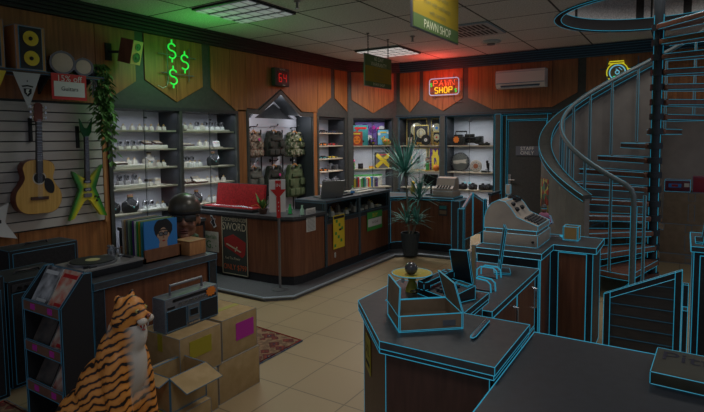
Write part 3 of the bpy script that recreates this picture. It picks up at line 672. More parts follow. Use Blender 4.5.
def long_tray(fr, label, s0, s1, d, z, h=.04):
    t = at_fr(fr, 'jewellery_tray', label, 'tray', s0, d, z)
    MB(CREAM).bb(0, s1-s0, -.06, .06, 0, h, bev=.004).build('tray_body', None, t)
    MB(mat('white_suede', (.6, .58, .54), .9)).bb(.008, s1-s0-.008, -.052, .052, h, h+.003).build('pad', None, t); return t
def pad(fr, label, s, d, z, w_=.10, tilt=.25, rz=0):
    t = at_fr(fr, 'ring_tray', label, 'tray', s, d, z, rz); mt = Matrix.Rotation(tilt, 4, 'X')
    MB(noisy('dark_wood_frame', (.06, .025, .02), (.08, .035, .025), 10)).box((0, 0, .014+.045*tilt), (w_, .10, .016), m=mt).build('frame', None, t)
    mb = MB(CREAM).box((0, -.002, .024+.045*tilt), (w_-.016, .084, .008), m=mt); mb.build('cushion', None, t)
    mb = MB(GOLD)
    for i in range(3):
        for j in range(2): mb.sph(mt@Vector(((i-1)*w_*.27, (j-.5)*.04, .020))+Vector((0, -.002, .014+.045*tilt)), .005, n=6, k=4)
    mb.build('rings', None, t); return t
def shelfno(k): return ['top', 'second', 'third', 'fourth', 'lowest'][k]
def row_items(fr, cab, zs, k, us, kind, v, d=.16, lift=0, **kw):
    nm = 'ring stand' if kind == 'r' else 'watch stand'
    for i, u in enumerate(us):
        s, _ = fr.hit(u, v, d)
        lab = 'cream %s, %s of its kind from left, %s shelf, %s jewellery cabinet' % (nm, ORD[i], shelfno(k), cab)
        (ring_stand if kind == 'r' else watch_stand)(fr, lab, s, d, zs[k]+lift, 'jewellery stands in the %s cabinet' % cab, **kw)
S = lambda u, v, d=.16: FrA.hit(u, v, d)[0]
row_items(FrA, 'left', zA, 0, (123, 132, 139.5, 145, 151, 158.5, 163.5), 'r', 127)
long_tray(FrA, 'long cream tray on the second shelf of the left jewellery cabinet', S(134, 148), S(167, 148), .20, zA[1])
row_items(FrA, 'left', zA, 1, (119.5, 127, 133, 139), 'w', 145, d=.11, strap=MGREY)
pad(FrA, 'framed ring tray on the cream tray, left one of two, second shelf', S(146.5, 147, .2), .20, zA[1]+.044)
pad(FrA, 'framed ring tray on the cream tray, right one of two, second shelf', S(157, 147, .2), .20, zA[1]+.044)
long_tray(FrA, 'cream tray at the left of the third shelf, left jewellery cabinet', S(110.5, 167), S(143, 167), .13, zA[2])
row_items(FrA, 'left', zA, 2, (128.5, 134.5, 149.5, 158.5, 163.5), 'r', 163, d=.12, sc=1.1, lift=0)
for o in bpy.data.objects:
    if o.get('label', '').endswith('third shelf, left jewellery cabinet') and o['category'] == 'ring stand' and o.location.y < S(140, 163): o.location.z += .043
pad(FrA, 'flat ring tray at the left of the third shelf, left cabinet', S(118, 165, .13), .13, zA[2]+.043, .18, .1)
bust(FrA, 'white necklace bust on the third shelf of the left jewellery cabinet', S(149, 160, .26), .26, zA[2], CREAM, .9, neck=mat('dark_brown_cap', (.05, .025, .02), .6))
long_tray(FrA, 'cream tray at the left of the fourth shelf, left jewellery cabinet', S(110.5, 187), S(144, 187), .13, zA[3])
row_items(FrA, 'left', zA, 3, (119.5, 126.5, 134.5), 'w', 181, d=.13, lift=.043, strap=DGREY, sc=1.15, m=mat('grey_suede', (.25, .24, .23), .8))
row_items(FrA, 'left', zA, 3, (139.5, 150.5), 'r', 184, d=.12, sc=1.0)
[o for o in bpy.data.objects if o.get('label', '').startswith('cream ring stand, first') and 'fourth shelf, left' in o['label']][0].location.z += .043
def earring(fr, label, s, d, z):
    t = at_fr(fr, 'earring_stand', label, 'earring stand', s, d, z)
    MB(CREAM).box((0, 0, .006), (.09, .05, .012), bev=.002).prism([(-.045, 0), (.045, 0), (.030, .07), (-.038, .085)], (0, .015, .012), (1, 0, 0), (0, 0, 1), (0, .008, 0)).build('stand', None, t)
    mb = MB(GOLD)
    for i in range(4): mb.sph((-.026+.017*i, .012, .062), .005, n=6, k=5)
    mb.build('earrings', None, t)
earring(FrA, 'cream earring stand at the right of the fourth shelf, left cabinet', S(158.5, 186), .15, zA[3])
def shelf_bar():
    t = at_fr(FrA, 'display_bar', 'thin cream bar fixed to the back above the fourth shelf, left cabinet', 'display bar', S(151, 178, .34), .34, 1.43)
    MB(CREAM).box((0, 0, .0), (.15, .03, .012)).build('bar', None, t); MB(BLK).sph((-.085, -.02, -.004), (.022, .015, .018)).build('knob', None, t)
shelf_bar()
bust(FrA, 'black necklace bust on the lowest shelf of the left jewellery cabinet', S(130.5, 208, .15), .15, zA[4], BLKM, 1.05)
bust(FrA, 'black necklace bust half hidden at the far left of the lowest shelf', S(112.5, 208, .22), .22, zA[4], BLKM, .9)
row_items(FrA, 'left', zA, 4, (145, 151), 'w', 205, d=.13, sc=1.2, m=WHITE, strap=SILVER)
row_items(FrA, 'left', zA, 4, (157.5, 163), 'r', 205, d=.13, sc=1.2, m=WHITE)
long_tray(FrA, 'cream tray at the front of the lowest shelf, left jewellery cabinet', S(133, 210, .06)+.09, S(164, 210, .06), .075, zA[4], .02)
# right cabinet
long_tray(FrA, 'cream tray on the top shelf of the right jewellery cabinet', S(183, 130), S(226, 130), .15, zB[0], .018)
row_items(FrA, 'right', zB, 0, (184.5, 190.5, 202), 'r', 127, d=.12, lift=.021, sc=1.15)
row_items(FrA, 'right', zB, 0, (197, 205.5, 211, 216.5, 221.5), 'w', 127, d=.16, lift=.021, m=WHITE, hi=.0, sc=1.05)
pad(FrA, 'dark framed ring tray at the left of the second shelf, right cabinet', S(186, 147), .16, zB[1]+.03, .2, .08)
long_tray(FrA, 'low cream tray under the ring tray, second shelf, right cabinet', S(181.5, 148), S(208, 148), .14, zB[1], .028)
row_items(FrA, 'right', zB, 1, (199.5, 206), 'r', 146, d=.13, lift=.031, sc=1.1)
t = at_fr(FrA, 'earring_card_rack', 'white rack of earring cards on the second shelf, right cabinet', 'earring rack', S(216.5, 147), .16, zB[1])
MB(BEIGE).box((0, 0, .008), (.14, .09, .016)).build('base', None, t)
for i in range(3):
    c = MB(WHITE).box(((i-1)*.048, -.01+.012*i, .055), (.046, .006, .08), m=Matrix.Rotation(-.25, 4, 'X')).build('card', None, t)
    MB((PINK, GOLD, GRN)[i]).sph(((i-1)*.048-.01, -.024+.012*i, .074), .006, n=6, k=5).sph(((i-1)*.048+.012, -.024+.012*i, .066), .006, n=6, k=5).build('earrings', None, c)
row_items(FrA, 'right', zB, 2, (184.5, 187.5, 192), 'w', 160, d=.18, m=CREAM, sc=1.05, hi=.03)
row_items(FrA, 'right', zB, 2, (190, 195, 199.5), 'r', 163, d=.10, m=WHITE, sc=1.2)
bust(FrA, 'black necklace bust on the third shelf of the right jewellery cabinet', S(213, 163, .15), .15, zB[2], BLKM, .98)
for i, (u, d, lift) in enumerate(((188, .20, .0), (196, .26, .0), (200, .12, .0))):
    pad(FrA, '%s tilted ring tray on the fourth shelf of the right jewellery cabinet' % ('left', 'rear', 'front right')[i], S(u, 180, d), d, zB[3]+lift, (.12, .12, .2)[i], (.4, .7, .3)[i])
row_items(FrA, 'right', zB, 3, (207.5, 212, 217, 223.5), 'r', 181, d=.14, sc=1.1)
bust(FrA, 'dark necklace bust on the lowest shelf behind the helmet', S(196.5, 198, .15), .15, zB[4], BLKM, .9)
row_items(FrA, 'right', zB, 4, (209, 214, 219), 'r', 200, d=.13, m=WHITE, sc=1.2)

# ---- vest recess with gable
VY0, VY1, VD = 5.44, 6.93, .30
t = thing('vest_alcove', 'gabled grey alcove with white panels holding the hanging vests', 'alcove', (XA, VY0, .3))
MB(JAMB).bb(XA-VD, XA-.001, VY1-.012, VY1, .3, 2.30).build('side_panel', None, t, True); MB(JAMB).bb(XA-VD, XA-.001, VY0, VY0+.012, .3, 2.30).build('side_panel', None, t, True)
gb = MB(JAMB); prof = [(VY0, 2.30), (5.66, 2.30), (6.14, 2.62), (6.62, 2.30), (VY1, 2.30)]
for a, b_ in zip(prof[:-1], prof[1:]): gb.quad((XA-VD, a[0], a[1]-.003), (XA-.001, a[0], a[1]-.003), (XA-.001, b_[0], b_[1]-.003), (XA-VD, b_[0], b_[1]-.003))
gb.build('gable_lining', None, t, True)
MB(CHAR).prism([(VY0, .3), (VY1, .3), (VY1, 2.295), (6.62, 2.295), (6.14, 2.615), (5.66, 2.295), (VY0, 2.295)], (XA-VD-.012, 0, 0), (0, 1, 0), (0, 0, 1), (.012, 0, 0)).build('back_board', None, t, True)
wf = MB(WHITEB); xb = XA-VD+.001
wf.bb(xb, xb+.02, VY0+.02, 6.86, .32, 2.10)
wf.bb(xb, xb+.03, VY0+.02, 6.86, 2.10, 2.235)
for a, b_ in (((5.80, 2.235), (6.31, 2.51)), ((6.31, 2.51), (6.86, 2.235))):
    d = Vector((b_[0]-a[0], b_[1]-a[1])).normalized(); n_ = Vector((-d.y, d.x))*.028
    wf.prism([(a[0]-n_.x, a[1]-n_.y), (b_[0]-n_.x, b_[1]-n_.y), (b_[0]+n_.x, b_[1]+n_.y), (a[0]+n_.x, a[1]+n_.y)], (xb, 0, 0), (0, 1, 0), (0, 0, 1), (.03, 0, 0))
wf.build('white_panel', None, t, True)
for u in (248, 259.5, 270.5, 281, 291, 300): s = FrA.hit(u, 130, VD)[0]; MB(BLKM).bb(xb+.02, xb+.026, s-.012, s+.012, .4, 2.06).build('slot_rail', None, t, True)
MB(GREY).prism([(5.40, .3), (5.44, .3), (5.44, 2.27), (5.67, 2.27), (6.14, 2.585), (6.61, 2.27), (6.93, 2.27), (6.93, .3), (6.96, .3), (6.96, 2.33), (6.63, 2.33), (6.14, 2.65), (5.65, 2.33), (5.40, 2.33)], (XA, 0, 0), (0, 1, 0), (0, 0, 1), (.02, 0, 0)).build('gable_trim', None, t, True)
for y_, z_, p_ in ((5.62, 2.20, 1.1), (6.14, 2.50, .9), (6.70, 2.20, 1.1)): point('alcove_fill', (XA-.05, y_, z_), p_, (.95, .95, 1), .012)  # unseen point lamps added to brighten the white gable panels
CAMO1 = spots('desert_camouflage', [(.30, .20, .14), (.16, .10, .07), (.40, .32, .25), (.22, .15, .10), (.34, .27, .2)], 42)
CAMO2 = spots('woodland_camouflage', [(.11, .13, .06), (.05, .07, .03), (.24, .22, .15), (.08, .11, .05), (.30, .30, .22)], 38)
VBLK = noisy('black_nylon', (.022, .022, .018), (.04, .04, .032), 30, rough=.8)
VGRY = noisy('grey_green_nylon', (.11, .115, .095), (.15, .15, .125), 30, rough=.8)
VGRN = noisy('olive_nylon', (.075, .10, .045), (.10, .13, .06), 30, rough=.8)
def vest(label, u, vt, vb, wpx, m, pm, dot=None, slim=0):
    d = VD-.10; s, zt = FrA.hit(u, vt, d); zb = FrA.hit(u, vb, d)[1]; w_ = FrA.hit(u+wpx/2, vb, d)[0]-FrA.hit(u-wpx/2, vb, d)[0]; h = zt-zb
    t = at_fr(FrA, 'tactical_vest', label, 'vest', s, d, zb, 0, 'vests hanging in the gabled alcove')
    W_ = w_/2
    P = [(-.86*W_, .02), (0, 0), (.86*W_, .02), (W_, .06*h), (W_*.97, .60*h), (W_*.80, .74*h), (W_*.72, .90*h), (W_*.55, h), (W_*.30, .98*h), (W_*.18, .86*h), (-W_*.18, .86*h), (-W_*.30, .98*h), (-W_*.55, h), (-W_*.72, .90*h), (-W_*.80, .74*h), (-W_*.97, .60*h), (-W_, .06*h)]
    mb = MB(m).prism(outline_smooth(P, 2), (0, .05, 0), (1, 0, 0), (0, 0, 1), (0, -.09, 0)); o = mb.build('body', None, t)
    bv_ = o.modifiers.new('b', 'BEVEL'); bv_.width = .018; bv_.segments = 2; bv_.limit_method = 'ANGLE'
    for i in range(3):
        for j in range(2):
            if i == 1 and j == 1: continue
            MB(pm).box(((i-1)*W_*.60, -.055, (.12+.30*j)*h+.03), (W_*.52, .04, h*.20), bev=.01).build('pouch', None, t)
    MB(pm).box((0, -.05, .68*h), (W_*1.1, .02, h*.10), bev=.005).build('chest_band', None, t)
    for q_ in (-1, 1): MB(BLKM).box((q_*W_*.5, .0, .90*h), (W_*.22, .10, .03)).build('shoulder_buckle', None, t)
    if dot: MB(dot).cyl((W_*.25, -.075, .70*h), .022, .008, RX, n=12).build('price_dot', None, t)
    hg = at_fr(FrA, 'coat_hanger', 'wooden hanger carrying the '+label.replace(' hung on the ', ', '), 'hanger', s, d, zt-.02, 0, 'wooden hangers in the gabled alcove')
    MB(PINE).tube([(-W_*.62, 0, -.05), (-W_*.3, 0, .0), (0, 0, .035), (W_*.3, 0, .0), (W_*.62, 0, -.05)], .014, 8).build('arms', None, hg)
    MB(CHROME).tube([(0, 0, .03), (0, 0, .07), (.015, 0, .085), (.0, 0, .10), (-.015, 0, .088)], .004, 6).build('hook', None, hg)
    pg = at_fr(FrA, 'display_hook', 'black rail hook above the '+label.split(' hung')[0], 'hook', s, VD-.02, zt+.075)
    MB(BLK).tube([(0, .0, 0), (0, -.14, 0), (0, -.16, .02)], .007, 6).box((0, 0, 0), (.04, .012, .05)).sph((0, -.16, .024), .012, n=8, k=6).build('peg', None, pg)
vest('desert camouflage vest hung on the left of the upper row', 253.5, 131.5, 158, 15.5, CAMO1, CAMO1, PINK)
vest('black nylon vest hung on the middle of the upper row', 274, 131, 157, 17, VBLK, VBLK)
vest('woodland camouflage vest hung on the right of the upper row', 294.5, 132, 157, 16.5, CAMO2, CAMO2, YEL)
vest('grey green vest hung on the left of the lower row', 253.5, 167, 196, 16.5, VGRY, VGRY)
vest('dark vest with pink dot hung on the middle of the lower row', 274, 165.5, 196, 17.5, VBLK, VBLK, PINK)
vest('olive green vest hung on the right of the lower row', 294.5, 164.5, 197, 17, VGRN, VGRN)

# ---- model car cabinet
c3 = cabinet(FrA, 'display_cabinet', 'narrow cabinet of model cars right of the vest alcove', 7.11, 7.91, .5, 2.27, .36, [2.015, 1.793, 1.564, 1.344, 1.10], doors=False)
strip(FrA, 7.12, 7.9, [2.27, 2.015, 1.793, 1.564, 1.344, 1.10], .75)
def car(label, u, v, k, m, d=.14, L_=.17, grp='model cars in the narrow cabinet'):
    zs = [2.015, 1.793, 1.564, 1.344][k]; s = FrA.hit(u, v, d)[0]
    t = at_fr(FrA, 'model_car', label, 'model car', s, d, zs, math.radians(-12), grp)
    h = L_*.3; W_ = L_*.42
    MB(m).prism([(-L_/2, .012), (L_/2, .012), (L_/2, h*.45), (L_*.3, h*.55), (-L_*.42, h*.6), (-L_/2, h*.5)], (0, W_/2, 0), (1, 0, 0), (0, 0, 1), (0, -W_, 0)).build('body', None, t)
    MB(BLK).prism([(-L_*.34, h*.58), (L_*.22, h*.56), (L_*.08, h), (-L_*.24, h*1.02)], (0, W_*.42, 0), (1, 0, 0), (0, 0, 1), (0, -W_*.84, 0)).build('cabin', None, t)
    for sx in (-1, 1):
        for sy in (-1, 1): MB(BLKM).cyl((sx*L_*.31, sy*W_*.45, .019), .019, .014, RX, n=12).build('wheel', None, t)
car('dark grey model car at the left of the top shelf', 323, 131, 0, DGREY); car('dark blue model car at the right of the top shelf', 333, 131.5, 0, mat('navy_paint', (.02, .04, .10), .4))
car('orange model car on the left of the second shelf', 323.5, 143.5, 1, ORANGE); car('red model car on the right of the second shelf', 332.5, 144, 1, RED)
car('teal model car on the left of the third shelf', 323.5, 157, 2, TEAL); car('yellow model car on the right of the third shelf', 332.5, 157, 2, YEL)
car('orange model car alone on the fourth shelf', 324, 169, 3, ORANGE)
def camera_item(fr, label, s, d, z, m=BLK, grp=None, sc=1.0, rz=0):
    t = at_fr(fr, 'photo_camera', label, 'camera', s, d, z, rz, grp)
    MB(m).box((0, 0, .04*sc), (.13*sc, .05*sc, .08*sc), bev=.006).box((0, 0, .09*sc), (.05*sc, .04*sc, .03*sc), taper=.7).build('body', None, t)
    MB(BLKM).ring([(.028*sc, 0), (.032*sc, .05*sc), (.026*sc, .055*sc)], 18, Matrix.Translation((0, -.02*sc, .04*sc))@RX).build('lens', None, t)
    MB(SILVER).cyl((.045*sc, 0, .085*sc), .009*sc, .012*sc, n=10).build('shutter_button', None, t)
    return t
for i, (u, zz, d) in enumerate(((327, 1.10, .1), (335, 1.10, .12), (331, 1.345, .2), (338, 1.345, .16))):
    camera_item(FrA, ('old silver camera at the left of the lowest car cabinet shelf', 'old silver camera at the right of the lowest car cabinet shelf', 'silver camera behind the orange model car', 'silver camera right of the orange model car')[i], FrA.hit(u, 175, d)[0], d, zz+.001, MGREY, None, 1.2)

# ---- toys cabinet in the corner bay
def hs(fr, u, v, d=.15): return fr.hit(u, v, d)
zT = [FrF.hit(370, 145.6, .03)[1], FrF.hit(370, 168.7, .03)[1], FrF.hit(370, 187, .03)[1]]
c4 = cabinet(FrF, 'display_cabinet', 'corner cabinet of toys and colourful boxes behind the counter', .085, SL-.085, .4, 2.28, .34, zT)
strip(FrF, .09, SL-.09, [2.27]+zT, 1.5, (.95, .96, 1))
def flatbox(fr, name, label, cat, u0, u1, vt, z, d, th, m, deco=None, frame=None, tilt=0, vb=None):
    s0, zt = fr.hit(u0, vt, d); s1, _ = fr.hit(u1, vt, d); h = zt-z; w_ = s1-s0
    t = at_fr(fr, name, label, cat, (s0+s1)/2, d, z)
    if frame:
        f = .014
        MB(frame).bb(-w_/2, w_/2, 0, th, 0, f).bb(-w_/2, w_/2, 0, th, h-f, h).bb(-w_/2, -w_/2+f, 0, th, f, h-f).bb(w_/2-f, w_/2, 0, th, f, h-f).build('frame', None, t)
        MB(m).bb(-w_/2+f, w_/2-f, .004, th, f, h-f).build('picture', None, t)
    else: MB(m).bb(-w_/2, w_/2, 0, th, 0, h, bev=.002).build('box_body', None, t)
    if deco: mb = MB(); deco(mb, w_, h); mb.build('artwork', None, t)
    return t
def dots(mb, w_, h, cols, n, seed, y=-.0015):
    r = random.Random(seed)
    for k in range(n):
        x = r.uniform(-.4, .4)*w_; z = r.uniform(.15, .8)*h; a = r.uniform(.06, .16)*w_
        mb.use(cols[k % len(cols)]).prism([(a*math.cos(q*PI/4), a*.8*math.sin(q*PI/4)) for q in range(8)], (x, y-.0004*k, z), (1, 0, 0), (0, 0, 1), (0, .0003, 0))
def d1(mb, w_, h): dots(mb, w_, h, [PURP, PINK, BLUE, MAG, WHITE, PURP], 12, 5, y=.002)
flatbox(FrF, 'framed_picture', 'black framed colourful purple poster at the back of the toy shelf', 'picture', 354.5, 385, 121, zT[0], .22, .015, mat('purple_blue_print', (.16, .10, .34), .6), d1, BLK)
def d2(mb, w_, h): dots(mb, w_, h, [RED, BLK, TEAL, ORANGE], 9, 8); mb.use(RED).box((0, -.003, h*.86), (w_*.8, .002, h*.1))
flatbox(FrF, 'game_box', 'teal game box with red title standing behind the red box', 'box', 353, 368, 125.3, zT[0], .17, .035, TEAL, d2)
def d3(mb, w_, h):
    mb.use(YEL).box((0, -.002, h*.84), (w_*.6, .002, h*.09)).use(ORANGE).prism([(.33*w_*math.cos(q*PI/6), .30*h*math.sin(q*PI/6)) for q in range(12)], (0, -.001, h*.40), (1, 0, 0), (0, 0, 1), (0, .0005, 0))
    mb.use(BLK).prism([(-.22*w_, .08*h), (-.05*w_, .02*h), (-.2*w_, -.02*h)], (0, -.002, h*.45), (1, 0, 0), (0, 0, 1), (0, .0005, 0)).prism([(.22*w_, .08*h), (.05*w_, .02*h), (.2*w_, -.02*h)], (0, -.002, h*.45), (1, 0, 0), (0, 0, 1), (0, .0005, 0)).box((0, -.002, h*.27), (.3*w_, .001, .04*h))
flatbox(FrF, 'toy_box', 'red and orange boxed toy at the left front of the toy shelf', 'box', 351.2, 362.5, 131.5, zT[0], .10, .06, mat('dark_red_print', (.32, .04, .015), .6), d3)
t = at_fr(FrF, 'round_toy', 'round black toy head with purple eyes on the toy shelf', 'toy', FrF.hit(372, 140, .12)[0], .12, zT[0])
MB(BLK).sph((0, 0, .075), (.07, .06, .075)).build('head', None, t); MB(mat('violet_eyes', (.2, .05, .5), .4)).sph((-.025, -.052, .085), (.016, .010, .02), n=10, k=6).sph((.025, -.052, .085), (.016, .010, .02), n=10, k=6).build('eyes', None, t)
MB(YEL).box((0, -.058, .05), (.05, .01, .012)).build('mouth', None, t); MB(BLK).cyl((-.045, 0, .14), .015, .04, n=8, r2=.004).cyl((.045, 0, .14), .015, .04, n=8, r2=.004).build('horns', None, t)
def d4(mb, w_, h): dots(mb, w_, h, [YEL, WHITE, BLUE, ORANGE], 7, 2, y=.002); mb.use(YEL).box((0, .001, h*.8), (w_*.5, .002, h*.08))
flatbox(FrF, 'framed_picture', 'black framed light blue picture behind the green mask', 'picture', 377, 389.5, 129, zT[0], .16, .015, mat('sky_blue_print', (.12, .42, .62), .6), d4, BLK)
t = at_fr(FrF, 'rubber_mask', 'green and yellow rubber monster mask at the right of the toy shelf', 'mask', FrF.hit(386.5, 140, .09)[0], .09, zT[0])
MB(noisy('green_yellow_rubber', (.20, .26, .05), (.45, .38, .06), 14, rough=.5)).sph((0, 0, .07), (.09, .055, .065), Matrix.Rotation(.35, 4, 'Y')).sph((.07, -.01, .045), (.05, .04, .035)).sph((-.06, 0, .12), (.03, .03, .04)).build('face', None, t)
MB(ORANGE).sph((-.045, -.045, .088), (.026, .018, .024), n=12, k=8).sph((.02, -.05, .085), (.022, .016, .022), n=12, k=8).build('eyes', None, t); MB(MAG).box((.075, -.045, .035), (.05, .012, .012)).build('mouth', None, t)
# second shelf
t = at_fr(FrF, 'figurine', 'small figurine with pink hair on the second toy shelf', 'figurine', FrF.hit(353.5, 162, .1)[0], .10, zT[1])
MB(GRN).ring([(.025, 0), (.03, .02), (.018, .08), (.024, .11)], 14).build('body', None, t); MB(CREAM).sph((0, 0, .125), .022, n=12, k=8).build('head', None, t)
MB(PINK).sph((0, .004, .148), (.034, .030, .026), n=12, k=8).use(RED).sph((.0, 0, .172), (.022, .02, .018), n=10, k=6).build('hair', None, t); MB(YEL).tube([(-.02, 0, .09), (-.045, -.01, .06)], .008, 6).tube([(.02, 0, .09), (.045, -.01, .06)], .008, 6).build('arms', None, t)
t = at_fr(FrF, 'slide_viewer', 'small black box beside the pink haired figurine', 'box', FrF.hit(360.5, 164, .1)[0], .10, zT[1])
MB(BLK).box((0, 0, .05), (.085, .06, .10), bev=.004).build('case', None, t); MB(DGREY).box((.0, -.031, .06), (.05, .004, .04)).build('window', None, t)
t = at_fr(FrF, 'yellow_card_stand', 'orange yellow card stand on the second toy shelf', 'stand', FrF.hit(371.5, 166, .12)[0], .12, zT[1])
MB(YEL).box((0, 0, .012), (.10, .05, .024)).build('base', None, t); MB(ORANGE).box((0, .012, .032), (.09, .006, .02)).build('card', None, t)
def d5(mb, w_, h):
    for a, b_ in (((-.42, .08), (.40, .86)), ((.42, .08), (-.40, .86))):
        x0, z0, x1, z1 = a[0]*w_, a[1]*h, b_[0]*w_, b_[1]*h; d = Vector((x1-x0, z1-z0)).normalized(); q = Vector((-d.y, d.x))*.035
        mb.use(YEL).prism([(x0-q.x, z0-q.y), (x1-q.x, z1-q.y), (x1+q.x, z1+q.y), (x0+q.x, z0+q.y)], (0, -.004, 0), (1, 0, 0), (0, 0, 1), (0, .003, 0))
    mb.use(YEL).box((.05*w_, -.004, .5*h), (.3*w_, .004, .3*h)).use(RED).box((0, -.006, .85*h), (.4*w_, .003, .06*h))
flatbox(FrF, 'framed_picture', 'black framed picture with a bold yellow cross shape', 'picture', 375, 391, 152.5, zT[1], .14, .02, mat('grey_print', (.13, .12, .13), .7), d5, BLK)
# books and long green box on the low shelf
gs0, gz = FrF.hit(354, 175, .22); gs1, _ = FrF.hit(382, 175, .22)
t = at_fr(FrF, 'record_box', 'long pale box with green lid standing behind the row of books', 'box', (gs0+gs1)/2, .25, zT[2])
gh = gz-zT[2]; MB(CREAM).bb(-(gs1-gs0)/2, (gs1-gs0)/2, -.03, .03, 0, gh-.03).build('box_body', None, t); MB(GRN).bb(-(gs1-gs0)/2-.006, (gs1-gs0)/2+.006, -.036, .036, gh-.03, gh, bev=.004).build('lid', None, t)
BC = [YEL, YELD, DGREY, RED, CREAM, GRN, DGREY, TEAL, CREAM, RED, YEL, BLUE, CREAM, DGREY, PURP, CREAM]; BN = ['yellow', 'mustard', 'dark grey', 'red', 'cream', 'green', 'charcoal', 'teal', 'ivory', 'crimson', 'bright yellow', 'blue', 'pale', 'black', 'purple', 'white']
s = FrF.hit(352, 180, .12)[0]
for i, (m, n_) in enumerate(zip(BC, BN)):
    w_ = .026+.006*((i*7) % 3); hh_ = .15+.012*((i*5) % 4)
    t = at_fr(FrF, 'book', '%s spined book standing in the row behind the counter, %s' % (n_, 'left half of the row' if i < 8 else 'right half of the row'), 'book', s+w_/2, .12, zT[2], 0, 'books on the low corner shelf')
    MB(m).bb(-w_/2, -w_/2+.003, -.05, .05, 0, hh_).bb(w_/2-.003, w_/2, -.05, .05, 0, hh_).bb(-w_/2, w_/2, -.053, -.050, 0, hh_).build('cover', None, t)
    MB(PAPER).bb(-w_/2+.003, w_/2-.003, -.049, .047, .004, hh_-.004).build('pages', None, t); s += w_+.0015

# ---- gold record cabinet and camera cabinet on the back wall
zD = [1.771, 1.297, .985]
c5 = cabinet(FrB, 'display_cabinet', 'cabinet of gold records and jerseys left of the camera cabinet', -4.545, -3.72, .4, 2.29, .36, zD)
c6 = cabinet(FrB, 'display_cabinet', 'cabinet with video camera and round plaques beside the staff door', -3.60, -2.735, .4, 2.29, .36, zD)
strip(FrB, -4.53, -3.74, [2.28]+zD, 1.3, (.95, .96, 1)); strip(FrB, -3.58, -2.75, [2.28]+zD, 1.7, (.96, .97, 1))
edges(c6, .003, CYAND, skip=('glass_door', 'lock', 'shelf', 'edge_strip')); edges(c5, .0025, CYAND, skip=('glass_door', 'lock', 'shelf', 'edge_strip'))
GDISC = mat('gold_disc', (.62, .56, .36), .35, .4)
def disc_deco(cx, cz, r, lab):
    def f(mb, w_, h):
        mb.use(GDISC).cyl((cx*w_, -.001, cz*h), r, .008, RX, n=28).use(lab).cyl((cx*w_, -.006, cz*h), r*.33, .004, RX, n=18)
        mb.use(BLK).ring([(r*.66, 0), (r*.70, .0)], 28, Matrix.Translation((cx*w_, -.0055, cz*h))@RX, cap=False)
        mb.use(GOLD).box((0, -.001, h*.12), (w_*.4, .004, h*.08))
    return f
flatbox(FrB, 'gold_record', 'large framed gold record at the back left of its shelf', 'framed record', 406.5, 427, 119, zD[0], .24, .02, BLKM, disc_deco(0, .6, .125, CREAM), GOLDM)
flatbox(FrB, 'gold_record', 'smaller framed gold record overlapping the large one', 'framed record', 413.8, 428.5, 125.3, zD[0], .15, .02, BLKM, disc_deco(0, .6, .09, CREAM), GOLDM)
flatbox(FrB, 'gold_record', 'framed gold record with blue label at the right end of the shelf', 'framed record', 431, 441.5, 118.5, zD[0], .27, .02, BLKM, disc_deco(.05, .64, .085, BLUE), GOLDM)
flatbox(FrB, 'gold_record', 'small framed gold record with red label below the blue labelled one', 'framed record', 432.5, 441, 131.5, zD[0], .18, .02, BLKM, disc_deco(0, .58, .058, RED), GOLDM)
s, z = FrB.hit(425.8, 138, .09)
t = at_fr(FrB, 'vinyl_record', 'black vinyl record leaning in front of the gold records', 'record', s, .09, zD[0])
MB(BLK).cyl((0, 0, .102), .10, .004, RX, n=32).build('disc', None, t); MB(PAPER).cyl((0, -.003, .102), .032, .003, RX, n=20).use(BLK).cyl((0, -.005, .102), .009, .003, RX, n=10).build('paper_label', None, t)
s, z = FrB.hit(410, 140, .08)
t = at_fr(FrB, 'trophy_figure', 'small pale figure group at the left of the gold record shelf', 'figurine', s, .08, zD[0])
mb = MB(BEIGE)
for i in (-1, 1): mb.ring([(.018, 0), (.016, .05), (.022, .09), (.008, .11)], 10, Matrix.Translation((i*.025, 0, 0.01))).sph((i*.025, 0, .135), .017, n=10, k=8)
mb.build('figures', None, t); MB(BLK).box((0, 0, .005), (.10, .05, .01)).build('base', None, t)
for i, u in enumerate((417.5, 435, 439)):
    s = FrB.hit(u, 143, .05)[0]
    t = at_fr(FrB, 'miniature_trophy', 'tiny gold trophy %s' % ('left of the black vinyl record', 'right of the black vinyl record', 'at the right end of the gold record shelf')[i], 'trophy', s, .055, zD[0])
    MB(GOLD).ring([(.006, .012), (.005, .03), (.018, .045), (.022, .065)], 12).build('cup', None, t); MB(BLK).box((0, 0, .006), (.036, .03, .012)).build('base', None, t)
def jersey(m, trim_, num=None):
    def f(mb, w_, h):
        mb.use(m).prism([(-.28*w_, .06*h), (.28*w_, .06*h), (.30*w_, .60*h), (.20*w_, .72*h), (.22*w_, .92*h), (.12*w_, .92*h), (0, .78*h), (-.12*w_, .92*h), (-.22*w_, .92*h), (-.20*w_, .72*h), (-.30*w_, .60*h)], (0, -.002, 0), (1, 0, 0), (0, 0, 1), (0, .002, 0))
        mb.use(trim_).prism([(-.10*w_, .28*h), (-.02*w_, .28*h), (.02*w_, .42*h), (.10*w_, .28*h), (.10*w_, .42*h), (.03*w_, .56*h), (-.10*w_, .56*h)], (0, -.004, 0), (1, 0, 0), (0, 0, 1), (0, .001, 0))
    return f
flatbox(FrB, 'framed_jersey', 'gold framed white display with a pale jersey', 'framed jersey', 411, 427, 147.8, zD[1], .24, .025, PAPER, jersey(mat('pale_grey_cloth', (.38, .4, .42), .9), DGREY), GOLDM)
flatbox(FrB, 'framed_jersey', 'yellow jersey in a gold and purple frame at the cabinet right', 'framed jersey', 429, 441.8, 147.5, zD[1], .22, .025, PURP, jersey(YEL, PURP), GOLDM)
s, z = FrB.hit(427.5, 161, .10)
t = at_fr(FrB, 'bobblehead', 'bobblehead figure in green and gold clothes between the framed jerseys', 'figurine', s, .10, zD[1])
